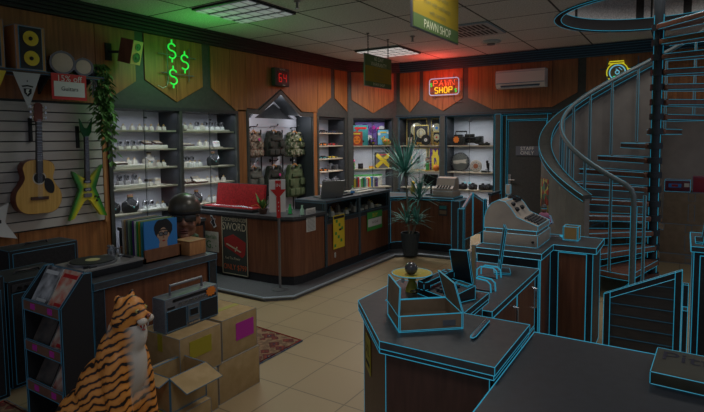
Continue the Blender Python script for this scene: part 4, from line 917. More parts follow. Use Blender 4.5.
MB(GRN).ring([(.035, .02), (.032, .07), (.04, .14), (.015, .16)], 14).build('shirt', None, t); MB(SKIN).sph((0, 0, .20), (.045, .042, .055), n=14, k=10).tube([(.038, 0, .13), (.055, -.01, .07)], .011, 6).tube([(-.038, 0, .13), (-.055, -.01, .07)], .011, 6).build('head_and_arms', None, t)
MB(mat('dark_hair', (.05, .025, .012), .8)).sph((0, .008, .225), (.047, .042, .038), n=14, k=8).build('hair', None, t); MB(GOLD).cyl((0, 0, .01), .05, .02, n=18).build('base', None, t)
s, z = FrB.hit(436, 166, .08)
t = at_fr(FrB, 'basketball', 'orange ball in front of the yellow jersey', 'ball', s, .09, zD[1]); bl = MB(ORANGE).sph((0, 0, .06), .06).build('ball', None, t)
mb = MB(BLK)
for m_ in (Matrix(), RX, RY): mb.tube([m_@Vector((.0602*math.cos(a), .0602*math.sin(a), 0))+Vector((0, 0, .06)) for a in [2*PI*k/24 for k in range(24)]], .0015, 4, True)
mb.build('seams', None, t)
# video camera
s0, _ = FrB.hit(453, 140, .14); s1, _ = FrB.hit(483, 140, .14); k_ = (s1-s0)/.62
t = at_fr(FrB, 'video_camera', 'large black shoulder video camera with orange star sticker', 'video camera', s0, .16, zD[0]); t.scale = (1, 1, 1.35)
MB(BLK).bb(0, .28*k_, -.07, .07, .0, .13*k_, bev=.008).bb(.03, .20*k_, -.05, .05, .13*k_, .16*k_, bev=.006).build('body', None, t)
MB(BLKM).tube([(.05*k_, 0, .155*k_), (.05*k_, 0, .205*k_), (.28*k_, 0, .205*k_), (.28*k_, 0, .15*k_)], .011, 8).build('carry_handle', None, t)
MB(BLKM).ring([(.035, 0), (.035, .16*k_), (.05, .20*k_), (.05, .27*k_), (.046, .275*k_)], 20, Matrix.Translation((.27*k_, -.0, .075*k_))@RY).build('lens', None, t)
MB(BLK).ring([(.05, 0), (.052, .05*k_)], 20, Matrix.Translation((.545*k_, 0, .075*k_))@RY).box((.575*k_, 0, .085*k_), (.06*k_, .12, .10*k_), bev=.005).build('lens_hood', None, t)
MB(BLK).bb(.27*k_, .46*k_, -.09, -.03, .115*k_, .165*k_, bev=.006).build('viewfinder', None, t)
st_ = [(( .06 if q % 2 else .045)*math.cos(q*PI/8), (.048 if q % 2 else .036)*math.sin(q*PI/8)) for q in range(16)]
MB(ORANGE).prism(st_, (.09*k_, -.0735, .085*k_), (1, 0, 0), (0, 0, 1), (0, .003, 0)).build('price_star', None, t)
s0, _ = FrB.hit(480, 144, .12); s1, _ = FrB.hit(491, 144, .12)
t = at_fr(FrB, 'battery_charger', 'flat black charger beside the video camera lens', 'charger', (s0+s1)/2-.01, .08, zD[0])
MB(BLK).box((0, 0, .02), (s1-s0-.01, .07, .04), bev=.005).build('case', None, t); MB(DGREY).box((-.04, 0, .046), (.06, .05, .012)).box((.045, 0, .05), (.03, .05, .02)).build('slots', None, t)
# round plaques
def plaque(name, label, u, v0, v1, d, m1, m2, deco):
    s, zt = FrB.hit(u, v0, d); r = (zt-zD[1])/2
    t = at_fr(FrB, name, label, 'plaque', s, d, zD[1])
    mt = Matrix.Translation((0, 0, r))@RX
    MB(m1).ring([(r, -.012), (r, .008), (r*.9, .014), (r*.86, .008)], 36, mt, cap=True).build('rim', None, t)
    mb = MB(m2).cyl((0, -.012, r), r*.85, .004, RX, n=36); deco(mb, r); mb.build('face', None, t); return t
def dA(mb, r):
    mb.use(BEIGE).prism([(-.75*r, .12*r), (-.2*r, .18*r), (.75*r, .30*r), (.62*r, .05*r), (.72*r, -.15*r), (.1*r, -.1*r), (-.3*r, -.22*r), (-.72*r, -.16*r)], (0, -.0165, r), (1, 0, 0), (0, 0, 1), (0, .002, 0))
    for k in range(20): a = 2*PI*k/20; mb.use(MGREY).box((.93*r*math.cos(a), -.013, r+.93*r*math.sin(a)), (.012, .004, .012))
def dB_(mb, r):
    mb.use(mat('rust_print', (.30, .10, .05), .6)).cyl((0, -.0145, r), r*.42, .002, RX, n=20)
    for k in range(9): a = 2*PI*k/9; mb.use(MGREY).cyl((.62*r*math.cos(a), -.0145, r+.62*r*math.sin(a)), r*.09, .002, RX, n=8)
plaque('round_plaque', 'large grey round plaque with a pale emblem, below the video camera', 460.3, 152.3, 172, .20, DGREY, mat('warm_grey_metal', (.12, .12, .11), .4, .5), dA)
plaque('round_plaque', 'small beige round plate right of the large grey plaque', 476, 160, 172, .14, BEIGE, mat('ivory_plate', (.42, .38, .34), .5), dB_)
s, _ = FrB.hit(487.5, 165, .15)
t = at_fr(FrB, 'microscope', 'small black microscope at the right end of the plaque shelf', 'microscope', s, .15, zD[1])
MB(BLK).box((0, 0, .01), (.08, .09, .02)).box((.01, .03, .09), (.025, .025, .15)).build('stand', None, t); MB(BLK).cyl((0, -.01, .13), .018, .12, Matrix.Rotation(.3, 4, 'X'), n=14).cyl((0, -.026, .19), .022, .03, Matrix.Rotation(.3, 4, 'X'), n=14).build('barrel', None, t); MB(SILVER).box((0, -.01, .05), (.06, .06, .008)).build('stage', None, t)
s, _ = FrB.hit(484.5, 171, .08)
t = at_fr(FrB, 'tape_deck', 'flat grey box on the right of the plaque shelf front', 'box', s, .085, zD[1]); MB(MGREY).box((0, 0, .02), (.12, .05, .04), bev=.003).build('case', None, t); MB(BLK).box((0, -.026, .02), (.08, .003, .018)).build('slot', None, t)
for i, (u, d) in enumerate(((463, .12), (473, .14), (483, .12), (488.5, .16))):
    camera_item(FrB, 'black camera %s' % ('at the left of the low camera shelf', 'second from the left on the low camera shelf', 'third from the left on the low camera shelf', 'at the right end of the low camera shelf')[i], FrB.hit(u, 187, d)[0], d, zD[2], BLK, None, 1.15-.1*(i == 3), (.3, -.3, .2, -.1)[i])
t = at_fr(FrB, 'glass_lens_pair', 'pair of clear bluish glass balls at the back of the low camera shelf', 'ornament', FrB.hit(467, 182, .26)[0], .26, zD[2])
for i in (-1, 1): MB(mat('pale_blue_glass', (.25, .55, .62), .1)).sph((i*.045, 0, .10), .03, n=14, k=10).use(SILVER).cyl((i*.045, 0, .035), .012, .07, n=10).build('glass_ball', None, t)
# dark ledge under the jewellery cabinets
lg = thing('base_cabinet', 'long dark base cabinet below the jewellery cabinets', 'cabinet', (XA+.15, 4.0, .227))
MB(CHAR).bb(XA+.014, XA+.32, 3.38, 4.32, .227, .93).build('carcass', None, lg, True); MB(TOPM).bb(XA+.014, XA+.34, 3.36, 4.32, .93, .965).build('counter_top', None, lg, True); MB(WOODD).bb(XA+.32, XA+.33, 3.42, 4.28, .30, .88).build('door_front', None, lg, True)
# ================================================================== RIGHT SIDE: spiral stair
ZTR = lambda a: .39+(261-a)*.0091
CX, CY = SC.x, SC.y
def pol(a, r, z): a = math.radians(a); return Vector((CX+r*math.cos(a), CY+r*math.sin(a), z))
ss = thing('spiral_staircase', 'spiral staircase with dark wood treads round a steel pole and curved railing', 'staircase', (CX, CY, 0))
DKST = mat('dark_steel_pole', (.022, .03, .038), .45, .3)
PO = MB(DKST).cyl((0, 0, 2.064), .055, 3.672, n=24)
PO.build('pole', None, ss)
for k in range(2, 20):
    a = 304-18.1*k; z = .165*k
    if z > 3.25: break
    o = pol(0, 0, 0)
    P = [(.04, -.09), (.04, .09)]+[(.98*math.cos(math.radians(q)), .98*math.sin(math.radians(q))) for q in (11.5, 5.5, 0, -5.5, -11.5)]
    ex_ = Vector((math.cos(math.radians(a)), math.sin(math.radians(a)), 0)); ey_ = Vector((-ex_.y, ex_.x, 0))
    tr = MB(TREAD).prism(P, (0, 0, z-.058), ex_, ey_, (0, 0, .058)).build('tread', None, ss)
    bv_ = tr.modifiers.new('b', 'BEVEL'); bv_.width = .012; bv_.segments = 2
    MB(DKST).ring([(.072, z-.06), (.072, z+.01)], 20).build('tread_collar', None, ss)
    if ZTR(a)+1.0 < 3.25:
        b0 = pol(a, .965, z)-SC; b1 = pol(a, 1.0, z+.99)-SC
        mb = MB(RAIL).tube([b0, Vector((b1.x, b1.y, b0.z+.02)), b1], .0125, 8); mb.build('baluster', None, ss)
rp = [pol(a, 1.0, ZTR(a)+1.0)-SC for a in np.arange(58, 259, 4)][::-1]
rp = [pol(262.5, 1.0, .245)-SC, pol(262.5, 1.0, 1.20)-SC, pol(262.2, 1.0, 1.30)-SC, pol(261, 1.0, 1.37)-SC]+rp
MB(RAIL).tube(rp, .026, 12).build('handrail', None, ss)
# blue wireframe outline of the stair, glow put into its material
em = MB(CYAN)
em.tube([p+Vector((0, 0, .027)) for p in rp[3:]], .0026, 4).tube([p-Vector((0, 0, .027)) for p in rp[3:]], .0026, 4)
for dx in (-.027, .027): em.tube([rp[0]+Vector((dx, 0, 0)), rp[1]+Vector((dx, 0, 0))], .0026, 4)
for dx in (-.054, .054): em.tube([Vector((dx*.85, -.036, .25)), Vector((dx*.85, -.036, 3.25))], .0026, 4)
for k in range(2, 20):
    a = 304-18.1*k; z = .165*k
    A_ = [pol(a+q, .985, 0)-SC for q in (11.5, 5.5, 0, -5.5, -11.5)]; ex_ = Vector((math.cos(math.radians(a)), math.sin(math.radians(a)), 0)); ey_ = Vector((-ex_.y, ex_.x, 0))
    for zz in (z+.001, z-.059): em.tube([ex_*.07+ey_*.09+Vector((0, 0, zz))]+[Vector((p.x, p.y, zz)) for p in A_]+[ex_*.07-ey_*.09+Vector((0, 0, zz))], .0020, 4)
    if ZTR(a)+1.0 < 3.25:
        b0 = pol(a, .965, z)-SC; b1 = pol(a, 1.0, z+.99)-SC
        for dx in (-.012, .012): em.tube([Vector((b1.x+dx, b1.y, b0.z+.02)), Vector((b1.x+dx, b1.y, b1.z))], .0019, 4)
em.build('edge_outline', None, ss, smooth=False)
# curved plaster drum wall with sloping dark coping (structure)
ZCO = lambda a: 1.26+(243-a)*.0108
dw = MB(PLAS); angs = list(np.arange(90, 244.1, 4)); top = []
for r_, rv in ((1.22, 0), (1.14, 1)):
    for a, b_ in zip(angs[:-1], angs[1:]):
        dw.quad(pol(a, r_, 0), pol(b_, r_, 0), pol(b_, r_, ZCO(b_)-.01), pol(a, r_, ZCO(a)-.01))
for a in (angs[0], angs[-1]): dw.quad(pol(a, 1.14, 0), pol(a, 1.22, 0), pol(a, 1.22, ZCO(a)-.01), pol(a, 1.14, ZCO(a)-.01))
dwo = struct('wall_stair', dw)
cp = MB(GREY); base = []
for a in angs:
    z = ZCO(a); base += [pol(a, 1.11, z-.03), pol(a, 1.25, z-.03), pol(a, 1.25, z+.03), pol(a, 1.11, z+.03)]
n_ = len(angs); F = [(0, 1, 2, 3), tuple(4*(n_-1)+q for q in (3, 2, 1, 0))]
for i in range(n_-1):
    for q in range(4): F.append((4*i+q, 4*i+(q+1) % 4, 4*i+4+(q+1) % 4, 4*i+4+q))
cp._add(base, F); co = trim(cp)
em = MB(CYAN)
for r_, dz_ in ((1.11, .03), (1.25, .03), (1.25, -.03), (1.11, -.03)): em.tube([pol(a, r_, ZCO(a)+dz_) for a in angs], .0026, 4)
em.build('edge_outline', None, co)
cd = thing('curved_poster', 'narrow colourful poster on the outside of the curved plaster wall', 'poster', pol(206, 1.225, .95))
mb = MB(spots('multicolour_print', [(.5, .3, .05), (.35, .05, .03), (.05, .2, .12), (.45, .4, .1), (.1, .06, .05)], 16))
for q in range(196, 214, 3): mb.quad(pol(q, 1.223, .98), pol(q+3, 1.223, .98), pol(q+3, 1.223, 1.42), pol(q, 1.223, 1.42))
o = mb.build('print', None, cd, True); sd = o.modifiers.new('s', 'SOLIDIFY'); sd.thickness = .003; sd.offset = -1
# ---- cartons behind and under the stair
def cart(label, x0, x1, y0, y1, z0, z1, flaps=None, m=TAND, handles=True):
    t = carton(label, ((x0+x1)/2, (y0+y1)/2, z0), (x1-x0, y1-y0, z1-z0), 0, flaps=flaps, m=m, em=CYAND, tape=False)
    if handles:
        X = x1-x0; Z = z1-z0; e = MB(CYAND)
        for zz0, zz1 in ((.12, .62), (.74, .98)): e.tube([(.0, -(y1-y0)/2-.002, Z*zz0), (.07, -(y1-y0)/2-.002, Z*zz0), (.07, -(y1-y0)/2-.002, Z*zz1), (.0, -(y1-y0)/2-.002, Z*zz1)], .0022, 4, True)
        e.build('printed_outline', None, t)
    return t
cart('top cardboard box of the stack right of the stair pole', -.21, .36, 8.02, 8.5, .745, 1.165)
cart('middle cardboard box of the stack right of the stair pole', -.24, .34, 8.02, 8.52, .35, .744)
cart('bottom cardboard box of the stack right of the stair pole', -.23, .35, 8.0, 8.5, .227, .349)
t = cart('open cardboard box with papers seen between the stair treads', -.80, -.30, 7.05, 7.5, .46, .86, flaps=[('x', -1, -.45, .16), ('x', 1, -.45, .14), ('y', 1, .5, .14)])
cart('closed cardboard box under the open one below the stair', -.82, -.30, 7.05, 7.52, .227, .459)
t = thing('paper_stack', 'loose white papers sticking out of the open box under the stair', 'papers', (-.52, 7.25, .60)); MB(PAPER).box((0, 0, .11), (.26, .02, .30), m=Matrix.Rotation(.35, 4, 'Y')).box((.06, .05, .12), (.22, .02, .30), m=Matrix.Rotation(-.2, 4, 'Y')).build('sheets', None, t); MB(MGREY).box((-.02, .09, .06), (.2, .02, .22)).build('folder', None, t)
p0, p1 = py(665, 182, 8.2), py(690.5, 182, 8.2)
t = thing('toy_box', 'dark red boxed goods on the cardboard stack, left one', 'box', ((p0.x+p1.x)/2, 8.2, 1.166)); ww = p1.x-p0.x
MB(mat('maroon_print', (.11, .015, .03), .5)).box((0, 0, .075), (ww, .22, .15), bev=.003).build('box_body', None, t); MB(BLUE).box((-ww*.1, -.1115, .08), (ww*.5, .002, .05)).use(CREAM).box((ww*.36, -.1115, .09), (ww*.2, .002, .05)).use(DRED).box((-ww*.1, -.113, .08), (ww*.25, .002, .03)).build('label_print', None, t); edges(t, .003, CYAN, skip=('label_print',))
t = thing('toy_box', 'bright red boxed goods at the right picture edge', 'box', (p1.x+.16, 8.2, 1.166)); MB(mat('red_print', (.24, .012, .03), .5)).box((0, 0, .10), (.27, .22, .20), bev=.003).build('box_body', None, t); MB(DRED).text('Aviator', (0, -.1115, .15), (1, 0, 0), (0, 0, 1), .06).build('label_print', None, t); edges(t, .003, CYAND, skip=('label_print',))

# ================================================================== UPPER RIGHT WALL
ac = thing('air_conditioner', 'white wall mounted air conditioner above the staff door', 'air conditioner', (-2.26, YB-.013, 2.71))
MB(mat('warm_white_plastic', (.82, .77, .72), .45)).prism([(0, 0), (-.15, 0), (-.20, .07), (-.20, .25), (-.17, .285), (0, .285)], (-.39, 0, 0), (0, 1, 0), (0, 0, 1), (.78, 0, 0)).build('casing', None, ac)
MB(DGREY).box((0, -.181, .032), (.62, .008, .022), m=Matrix.Rotation(-.6, 4, 'X')).box((0, -.2005, .075), (.76, .002, .005)).build('outlet_slot', None, ac); MB(WHITE).box((0, -.165, .012), (.60, .05, .006)).build('flap', None, ac); edges(ac, .0028, CYAND)
ns = thing('neon_sign', 'neon PAWN SHOP sign with pale blue border on red lit wood', 'neon sign', (-3.64, YB-.02, 2.82))
YN = YB-.07
c = [py(429.5, 79.5, YN), py(458.8, 77, YN), py(458.8, 94.2, YN), py(429.5, 95.5, YN)]
xa, xb, z0, z1 = (c[0].x+c[3].x)/2, c[1].x, (c[2].z+c[3].z)/2, (c[0].z+c[1].z)/2
rr2 = .045; P = []
for (cx, cz, a0) in ((xb-rr2, z1-rr2, 0), (xa+rr2, z1-rr2, 90), (xa+rr2, z0+rr2, 180), (xb-rr2, z0+rr2, 270)):
    for q in range(5): a = math.radians(a0+q*22.5); P.append((cx+rr2*math.cos(a), YN, cz+rr2*math.sin(a)))
MB(NBLUE).tube(P, .009, 8, True).build('border_tube', None, ns, True)
FONT = {'P': [[(0, 0), (0, 1), (.7, 1), (.85, .9), (.85, .6), (.7, .5), (0, .5)]], 'A': [[(0, 0), (.45, 1), (.9, 0)], [(.2, .38), (.7, .38)]], 'W': [[(0, 1), (.22, 0), (.5, .8), (.78, 0), (1, 1)]], 'N': [[(0, 0), (0, 1), (.8, 0), (.8, 1)]],
        'S': [[(.8, .88), (.6, 1), (.2, 1), (0, .85), (0, .65), (.2, .52), (.6, .48), (.8, .35), (.8, .15), (.6, 0), (.2, 0), (0, .12)]], 'H': [[(0, 0), (0, 1)], [(.8, 0), (.8, 1)], [(0, .5), (.8, .5)]], 'O': [[(.2, 0), (.6, 0), (.8, .2), (.8, .8), (.6, 1), (.2, 1), (0, .8), (0, .2), (.2, 0)]]}
def neon_word(wd, xl, xr, zb_, zt, m, r, bold=False):
    n_ = len(wd); st_ = (xr-xl)/n_; mb = MB(m)
    for i, ch in enumerate(wd):
        for line in FONT[ch]: mb.tube([(xl+st_*(i+.08)+st_*.80*x, YN-.004, zb_+(zt-zb_)*y) for x, y in line], r, 6)
    return mb
zm = (z0+z1)/2
neon_word('PAWN', xa+.07, xb-.05, zm+.015, z1-.035, NRED, .006).build('pawn_letters', None, ns, True)
neon_word('SHOP', xa+.10, xb-.10, z0+.035, zm-.01, NYEL, .0095).build('shop_letters', None, ns, True)
def small_dollar(x, z, s_=.055):
    mb = MB(NGREEN); Pp = [(math.cos(math.radians(20+k*19))*.32*s_, .25*s_+math.sin(math.radians(20+k*19))*.25*s_) for k in range(13)]+[(math.cos(math.radians(90-k*19))*.32*s_, -.25*s_+math.sin(math.radians(90-k*19))*.25*s_) for k in range(1, 13)]
    mb.tube([(x+a, YN-.004, z+b_) for a, b_ in Pp], .006, 6).tube([(x, YN-.004, z-.7*s_), (x, YN-.004, z+.7*s_)], .005, 6); return mb
small_dollar(xa+.035, zm+.04).build('dollar_tube', None, ns, True); small_dollar(xb-.055, z0+.07).build('dollar_tube', None, ns, True)
mb = MB(MGREY)
for x in (xa+.09, xb-.11): mb.tube([(x, YN+.03, z0-.07), (x, YN+.03, z1+.07)], .006, 6).tube([(x, YN+.03, zm), (x, YB-.013, zm)], .008, 6)
mb.tube([(xa-.03, YN+.03, z0+.06), (xb+.03, YN+.03, z0+.06)], .005, 6).tube([(xa-.03, YN+.03, z1-.05), (xb+.03, YN+.03, z1-.05)], .005, 6).tube([(xb-.11, YN+.03, z0-.07), (xb-.09, YN+.03, z0-.13), (xb+.04, YN+.03, z0-.12)], .004, 5).build('mounting_frame', None, ns, True)
# neon watch
wn = thing('neon_watch_sign', 'neon wristwatch outline in yellow, blue and green by the stair', 'neon sign', (py(617, 72, YB).x, YB-.02, 2.8))
cc = py(617.3, 72.2, YN); k1 = (py(625.2, 72.2, YN)-cc).length
MB(NWBLUE).tube([(cc.x+k1*math.cos(2*PI*q/28), YN, cc.z+k1*math.sin(2*PI*q/28)) for q in range(28)], .009, 6, True).tube([(cc.x+k1*.25*math.cos(2*PI*q/14), YN, cc.z+k1*.25*math.sin(2*PI*q/14)) for q in range(14)], .007, 6, True).tube([(cc.x-.02, YN, cc.z+.05), (cc.x+.02, YN, cc.z+.02)], .006, 6).tube([(cc.x+.02, YN, cc.z+.07), (cc.x+.06, YN, cc.z+.03)], .006, 6).build('dial_tube', None, wn, True)
mb = MB(NYEL)
for a0, a1 in ((112, 200), (-28, 68), (215, 250)): mb.tube([(cc.x+k1*1.36*math.cos(math.radians(a0+(a1-a0)*q/12)), YN, cc.z+k1*1.36*math.sin(math.radians(a0+(a1-a0)*q/12))) for q in range(13)], .009, 6)
lx = cc.x-.02
mb.tube([(lx-.10, YN, cc.z+k1*1.25), (lx-.085, YN, cc.z+k1*1.55), (lx+.10, YN, cc.z+k1*1.55), (lx+.11, YN, cc.z+k1*1.25)], .009, 6, True).tube([(cc.x+k1*1.36, YN, cc.z+.04), (cc.x+k1*1.75, YN, cc.z+.04), (cc.x+k1*1.75, YN, cc.z-.04), (cc.x+k1*1.36, YN, cc.z-.04)], .008, 6).tube([(lx-.03, YN, cc.z-k1*1.4), (lx-.03, YN, cc.z-k1*1.75), (lx+.09, YN, cc.z-k1*1.75), (lx+.09, YN, cc.z-k1*1.4)], .008, 6).build('case_tube', None, wn, True)
g0, g1 = py(613.5, 76.5, YN-.01), py(624, 86, YN-.01); h0, h1 = py(629, 75.5, YN-.01), py(637.5, 82, YN-.01)
mb = MB(neon('mint_green_neon', (.04, .60, .26), .6)).tube([(g0.x, YN-.01, g0.z), (g1.x, YN-.01, g0.z), (g1.x, YN-.01, g1.z), (g0.x, YN-.01, g1.z)], .010, 6, True).tube([(g0.x, YN-.01, (g0.z+g1.z)/2), (g1.x, YN-.01, (g0.z+g1.z)/2)], .009, 6)
mb.tube([(h0.x, YN-.01, h0.z), (h1.x, YN-.01, h0.z), (h1.x, YN-.01, h1.z+.03), (h0.x+.03, YN-.01, h0.z-.01), (h0.x+.05, YN-.01, h1.z)], .009, 6); mb.build('lettering_tube', None, wn, True)
mb = MB(mat('blue_grey_bracket', (.08, .13, .2), .4))
for x in (cc.x-.14, cc.x+.27): mb.tube([(x, YN+.03, cc.z+.22), (x, YN+.03, cc.z-.20)], .010, 6).tube([(x, YN+.03, cc.z), (x, YB-.013, cc.z)], .008, 6)
mb.tube([(cc.x-.24, YN+.03, cc.z+.06), (cc.x+.40, YN+.03, cc.z+.06)], .008, 6).tube([(cc.x-.22, YN+.03, cc.z-.18), (cc.x+.2, YN+.03, cc.z-.18)], .008, 6).build('mounting_frame', None, wn, True)

# ================================================================== CEILING FITTINGS
TUBEM = mat('dim_fluorescent_louvre', (.5, .5, .52), .5, emis=(.9, .95, 1), es=.10)
def panel(label, x, y, s_=.78, es=TUBEM):
    t = thing('ceiling_light', label, 'ceiling light', (x, y, ZC-.002))
    MB(CHAR).box((0, 0, -.012), (s_, s_, .020)).build('housing', None, t)
    for i in range(4): MB(es).box((0, (i-1.5)*s_*.245, -.026), (s_*.96, s_*.155, .010)).build('light_strip', None, t)
    mb = MB(MGREY)
    for i in range(5): mb.box(((i-2)*s_*.19, 0, -.0325), (.004, s_*.94, .005))
    mb.build('louvre_fins', None, t)
    return t
panel('louvred ceiling light above the green neon dollar signs', -4.04, 4.215)
panel('louvred ceiling light behind the hanging warranty sign', -4.04, 7.45, es=mat('bright_fluorescent_louvre', (.6, .6, .6), .5, emis=(1, .97, .93), es=.25))
vt = thing('air_vent', 'square slotted air vent in the ceiling tiles', 'air vent', (-2.43, 6.64, ZC-.002))
MB(mat('grey_white_vent', (.34, .36, .38), .5)).bb(-.39, .39, -.39, .39, -.012, 0).build('frame', None, vt)
mb = MB(BLKM)
for j in range(2):
    for i in range(11): mb.box((-.30+.060*i, -.17+.34*j, -.0135), (.026, .28, .004))
mb.build('slots', None, vt); edges(vt, .003, CYAND, skip=('slots',))
q_ = pz(491, 41, ZC)
sd_ = thing('smoke_detector', 'round white smoke detector on the ceiling near the air vent', 'smoke detector', (q_.x, q_.y, ZC-.002)); MB(mat('ivory_plastic', (.45, .43, .40), .5)).ring([(.135, 0), (.135, -.02), (.115, -.035), (.09, -.038)], 32).build('base', None, sd_); MB(BEIGED).ring([(.06, -.036), (.055, -.055), (.02, -.058)], 24).build('sensor', None, sd_); edges(sd_, .0025, CYAND, ang=.5)
for i, (u, v, lab) in enumerate(((412.5, 36, 'small grey sprinkler head under the ceiling left of the large hanging sign'), (297, 1, 'small grey sprinkler head at the top picture edge'))):
    q_ = pz(u, v, ZC); t = thing('sprinkler_head', lab, 'sprinkler', (q_.x, q_.y, ZC-.002)); MB(MGREY).cyl((0, 0, -.006), .035, .012, n=16).cyl((0, 0, -.04), .014, .06, n=10).build('body', None, t); MB(MGREY).cyl((0, 0, -.072), .024, .006, n=14).build('deflector', None, t)
SG = mat('sign_green', (.10, .17, .05), .6); SY = mat('sign_yellow', (.34, .24, .012), .6); SW = mat('sign_letter_cream', (.78, .80, .55), .6); SDK = mat('sign_small_print', (.20, .19, .06), .6)
def hang(label, x, y0, y1, z0, z1, lines_top, mid, bot, chains, fr=(.28, .2), tsz=.09, bsz=.085, msz=.045):
    t = thing('hanging_sign', label, 'hanging sign', (x, (y0+y1)/2, z1)); H_ = z1-z0; W_ = y1-y0; yc = (y0+y1)/2; E1, E2 = (0, 1, 0), (0, 0, 1)
    MB(MGREY).bb(x-.008, x+.008, y0, y1, z0, z1, bev=.004).build('frame', None, t, True)
    zt = z1-H_*fr[0]; zb_ = z0+H_*fr[1]
    MB(SY).bb(x+.008, x+.011, y0+.012, y1-.012, zb_, zt).build('yellow_panel', None, t, True)
    MB(SG).bb(x+.008, x+.011, y0+.012, y1-.012, zt, z1-.01).bb(x+.008, x+.011, y0+.012, y1-.012, z0+.01, zb_).build('green_bands', None, t, True)
    mb = MB(SW)
    for i, s_ in enumerate(lines_top): mb.text(s_, (x+.0125, yc, z1-.01-(i+.6)*(H_*fr[0]-.01)/len(lines_top)), E1, E2, tsz)
    if bot: mb.text(bot, (x+.0125, yc, z0+H_*fr[1]*.5), E1, E2, bsz)
    mb.use(SDK); n_ = len(mid)
    for i, s_ in enumerate(mid): mb.text(s_, (x+.0125, yc, zt-(i+.7)*(zt-zb_)/(n_+.4)), E1, E2, msz)
    mb.build('lettering', None, t, True)
    for y in chains:
        mb = MB(DGREY)
        n_ = max(2, int((ZC-.004-z1)/.035))
        for k in range(n_+1): zz = z1+(ZC-.004-z1)*k/n_; r_ = .011; mb.tube([(x+(r_*math.cos(q*PI/3) if k % 2 else 0), y+(0 if k % 2 else r_*math.cos(q*PI/3)), min(zz+.018*math.sin(q*PI/3), ZC-.006)) for q in range(6)], .0035, 5, True)
        mb.box((x, y, ZC-.008), (.03, .03, .012)); mb.tube([(x, y, z1-.01), (x, y, ZC-.01)], .002, 4); mb.build('chain', None, t, True)
    return t
xs2 = -3.56; a, b_, c_ = px(364, 52.7, xs2), px(391, 59.5, xs2), px(391, 89.8, xs2)
hang('small hanging sign reading 60 DAY WARRANTY above the middle of the shop', xs2, a.y, b_.y, c_.z, (a.z+b_.z)/2, ['60 DAY', 'WARRANTY'], ['On everything in store', 'Keep your receipt', 'Returns & repairs', 'with confidence'], 'PAWN SHOP', [px(368, 50, xs2).y, px(388, 55, xs2).y], (.36, .16), .078, .055, .036)
a, b_ = px(411, 27, -1.6), px(457.5, 45, -1.6)
hang('large hanging sign with PAWN SHOP on its lower green band, cut by the top edge', -1.6, a.y, b_.y, 2.665, 3.22, ['WARRANTY'], ['On everything in store', 'Keep your receipt', 'Come back within', 'Pawn with confidence', 'with certainty'], 'PAWN SHOP', [a.y+.1, b_.y-.1], (.16, .19), .085, .088, .055)

# ---- the room shell and everything fixed to it above was drawn too small: scaled up here about the camera position
K_CAM = 1.135
for o in list(COL.objects):
    if o.parent is None and o.type in ('MESH', 'EMPTY', 'LIGHT') and o.name != 'floor':
        o.location = Vector((o.location.x*K_CAM, o.location.y*K_CAM, o.location.z*K_CAM-.2565))
        if o.type == 'LIGHT':
            if o.data.type == 'AREA': o.data.size *= K_CAM; o.data.size_y *= K_CAM
        else: o.scale = Vector(o.scale)*K_CAM
# ================================================================== COUNTERS
# raised grey plinth with metal nosing
PL = [(-5.86, 4.52), (-4.12, 4.50), (-3.86, 4.74), (-3.86, 7.32), (-3.55, 7.56), (-2.9, 7.62), (-2.9, 7.95), (-5.86, 7.95)]
PLM = noisy('dark_speckled_plinth', (.075, .075, .08), (.11, .11, .115), 60, rough=.6)
pl = struct('trim_1', MB(PLM).prism(PL, (0, 0, .001), (1, 0, 0), (0, 1, 0), (0, 0, .045)))
struct('trim_2', MB(mat('steel_nosing', (.36, .42, .48), .35, .3)).tube([(x, y, .042) for x, y in PL[:6]], .014, 6))
# main L-shaped counter, left run with rounded corner
arc = [(-4.70+.02, 5.0), (-4.45, 5.005), (-4.26, 5.03), (-4.14, 5.09), (-4.09, 5.20)]
body = [(-5.84, 5.0)]+arc+[(-4.09, 5.70), (-4.60, 5.70), (-4.60, 5.55), (-5.84, 5.55)]
ct = thing('shop_counter', 'brown wood counter with rounded corner carrying the red velvet case', 'counter', (-4.6, 5.3, .046))
MB(WOODD).prism(body, (0, 0, .16), (1, 0, 0), (0, 1, 0), (0, 0, .71)).build('wood_front', None, ct, True)
MB(RUB).prism([(x-.01 if x > -4.7 else x, y+.012) for x, y in body], (0, 0, .047), (1, 0, 0), (0, 1, 0), (0, 0, .113)).build('kick_board', None, ct, True)
def offs(p, d): return [(x+(d if x > -4.5 else 0), y-(d if y < 5.1 else 0)) for x, y in p]
MB(CHAR).prism(offs(body, .012), (0, 0, .87), (1, 0, 0), (0, 1, 0), (0, 0, .025)).build('top_band', None, ct, True)
MB(TOPM).prism(offs(body, .03), (0, 0, .895), (1, 0, 0), (0, 1, 0), (0, 0, .035)).build('counter_top', None, ct, True)
ZT = .93
# glass showcase run
sc = thing('glass_showcase', 'counter with a glass jewellery showcase above brown wood panels', 'showcase counter', (-4.35, 6.6, .046))
Y0, Y1, X0, X1 = 5.71, 7.56, -4.60, -4.09
MB(WOODD).bb(X0, X1, Y0, Y1, .16, .74).build('wood_front', None, sc, True)
MB(RUB).bb(X0, X1-.012, Y0, Y1, .047, .16).build('kick_board', None, sc, True)
MB(CHAR).bb(X0, X1+.012, Y0, Y1, .74, .80).build('lower_rail', None, sc, True)
MB(JAMB).bb(X0, X1+.015, Y0, Y1, 1.03, 1.065).build('counter_top', None, sc, True)
MB(BLKM).bb(X0, X0+.02, Y0, Y1, .80, 1.03).bb(X0, X1-.01, Y0, Y0+.02, .80, 1.03).bb(X0, X1-.01, Y1-.02, Y1, .80, 1.03).build('inner_lining', None, sc, True)
for y in (Y0+.02, 6.60, Y1-.03):
    MB(GREY).bb(X1-.03, X1+.014, y-.02, y+.02, .162, 1.03).build('corner_post', None, sc, True)
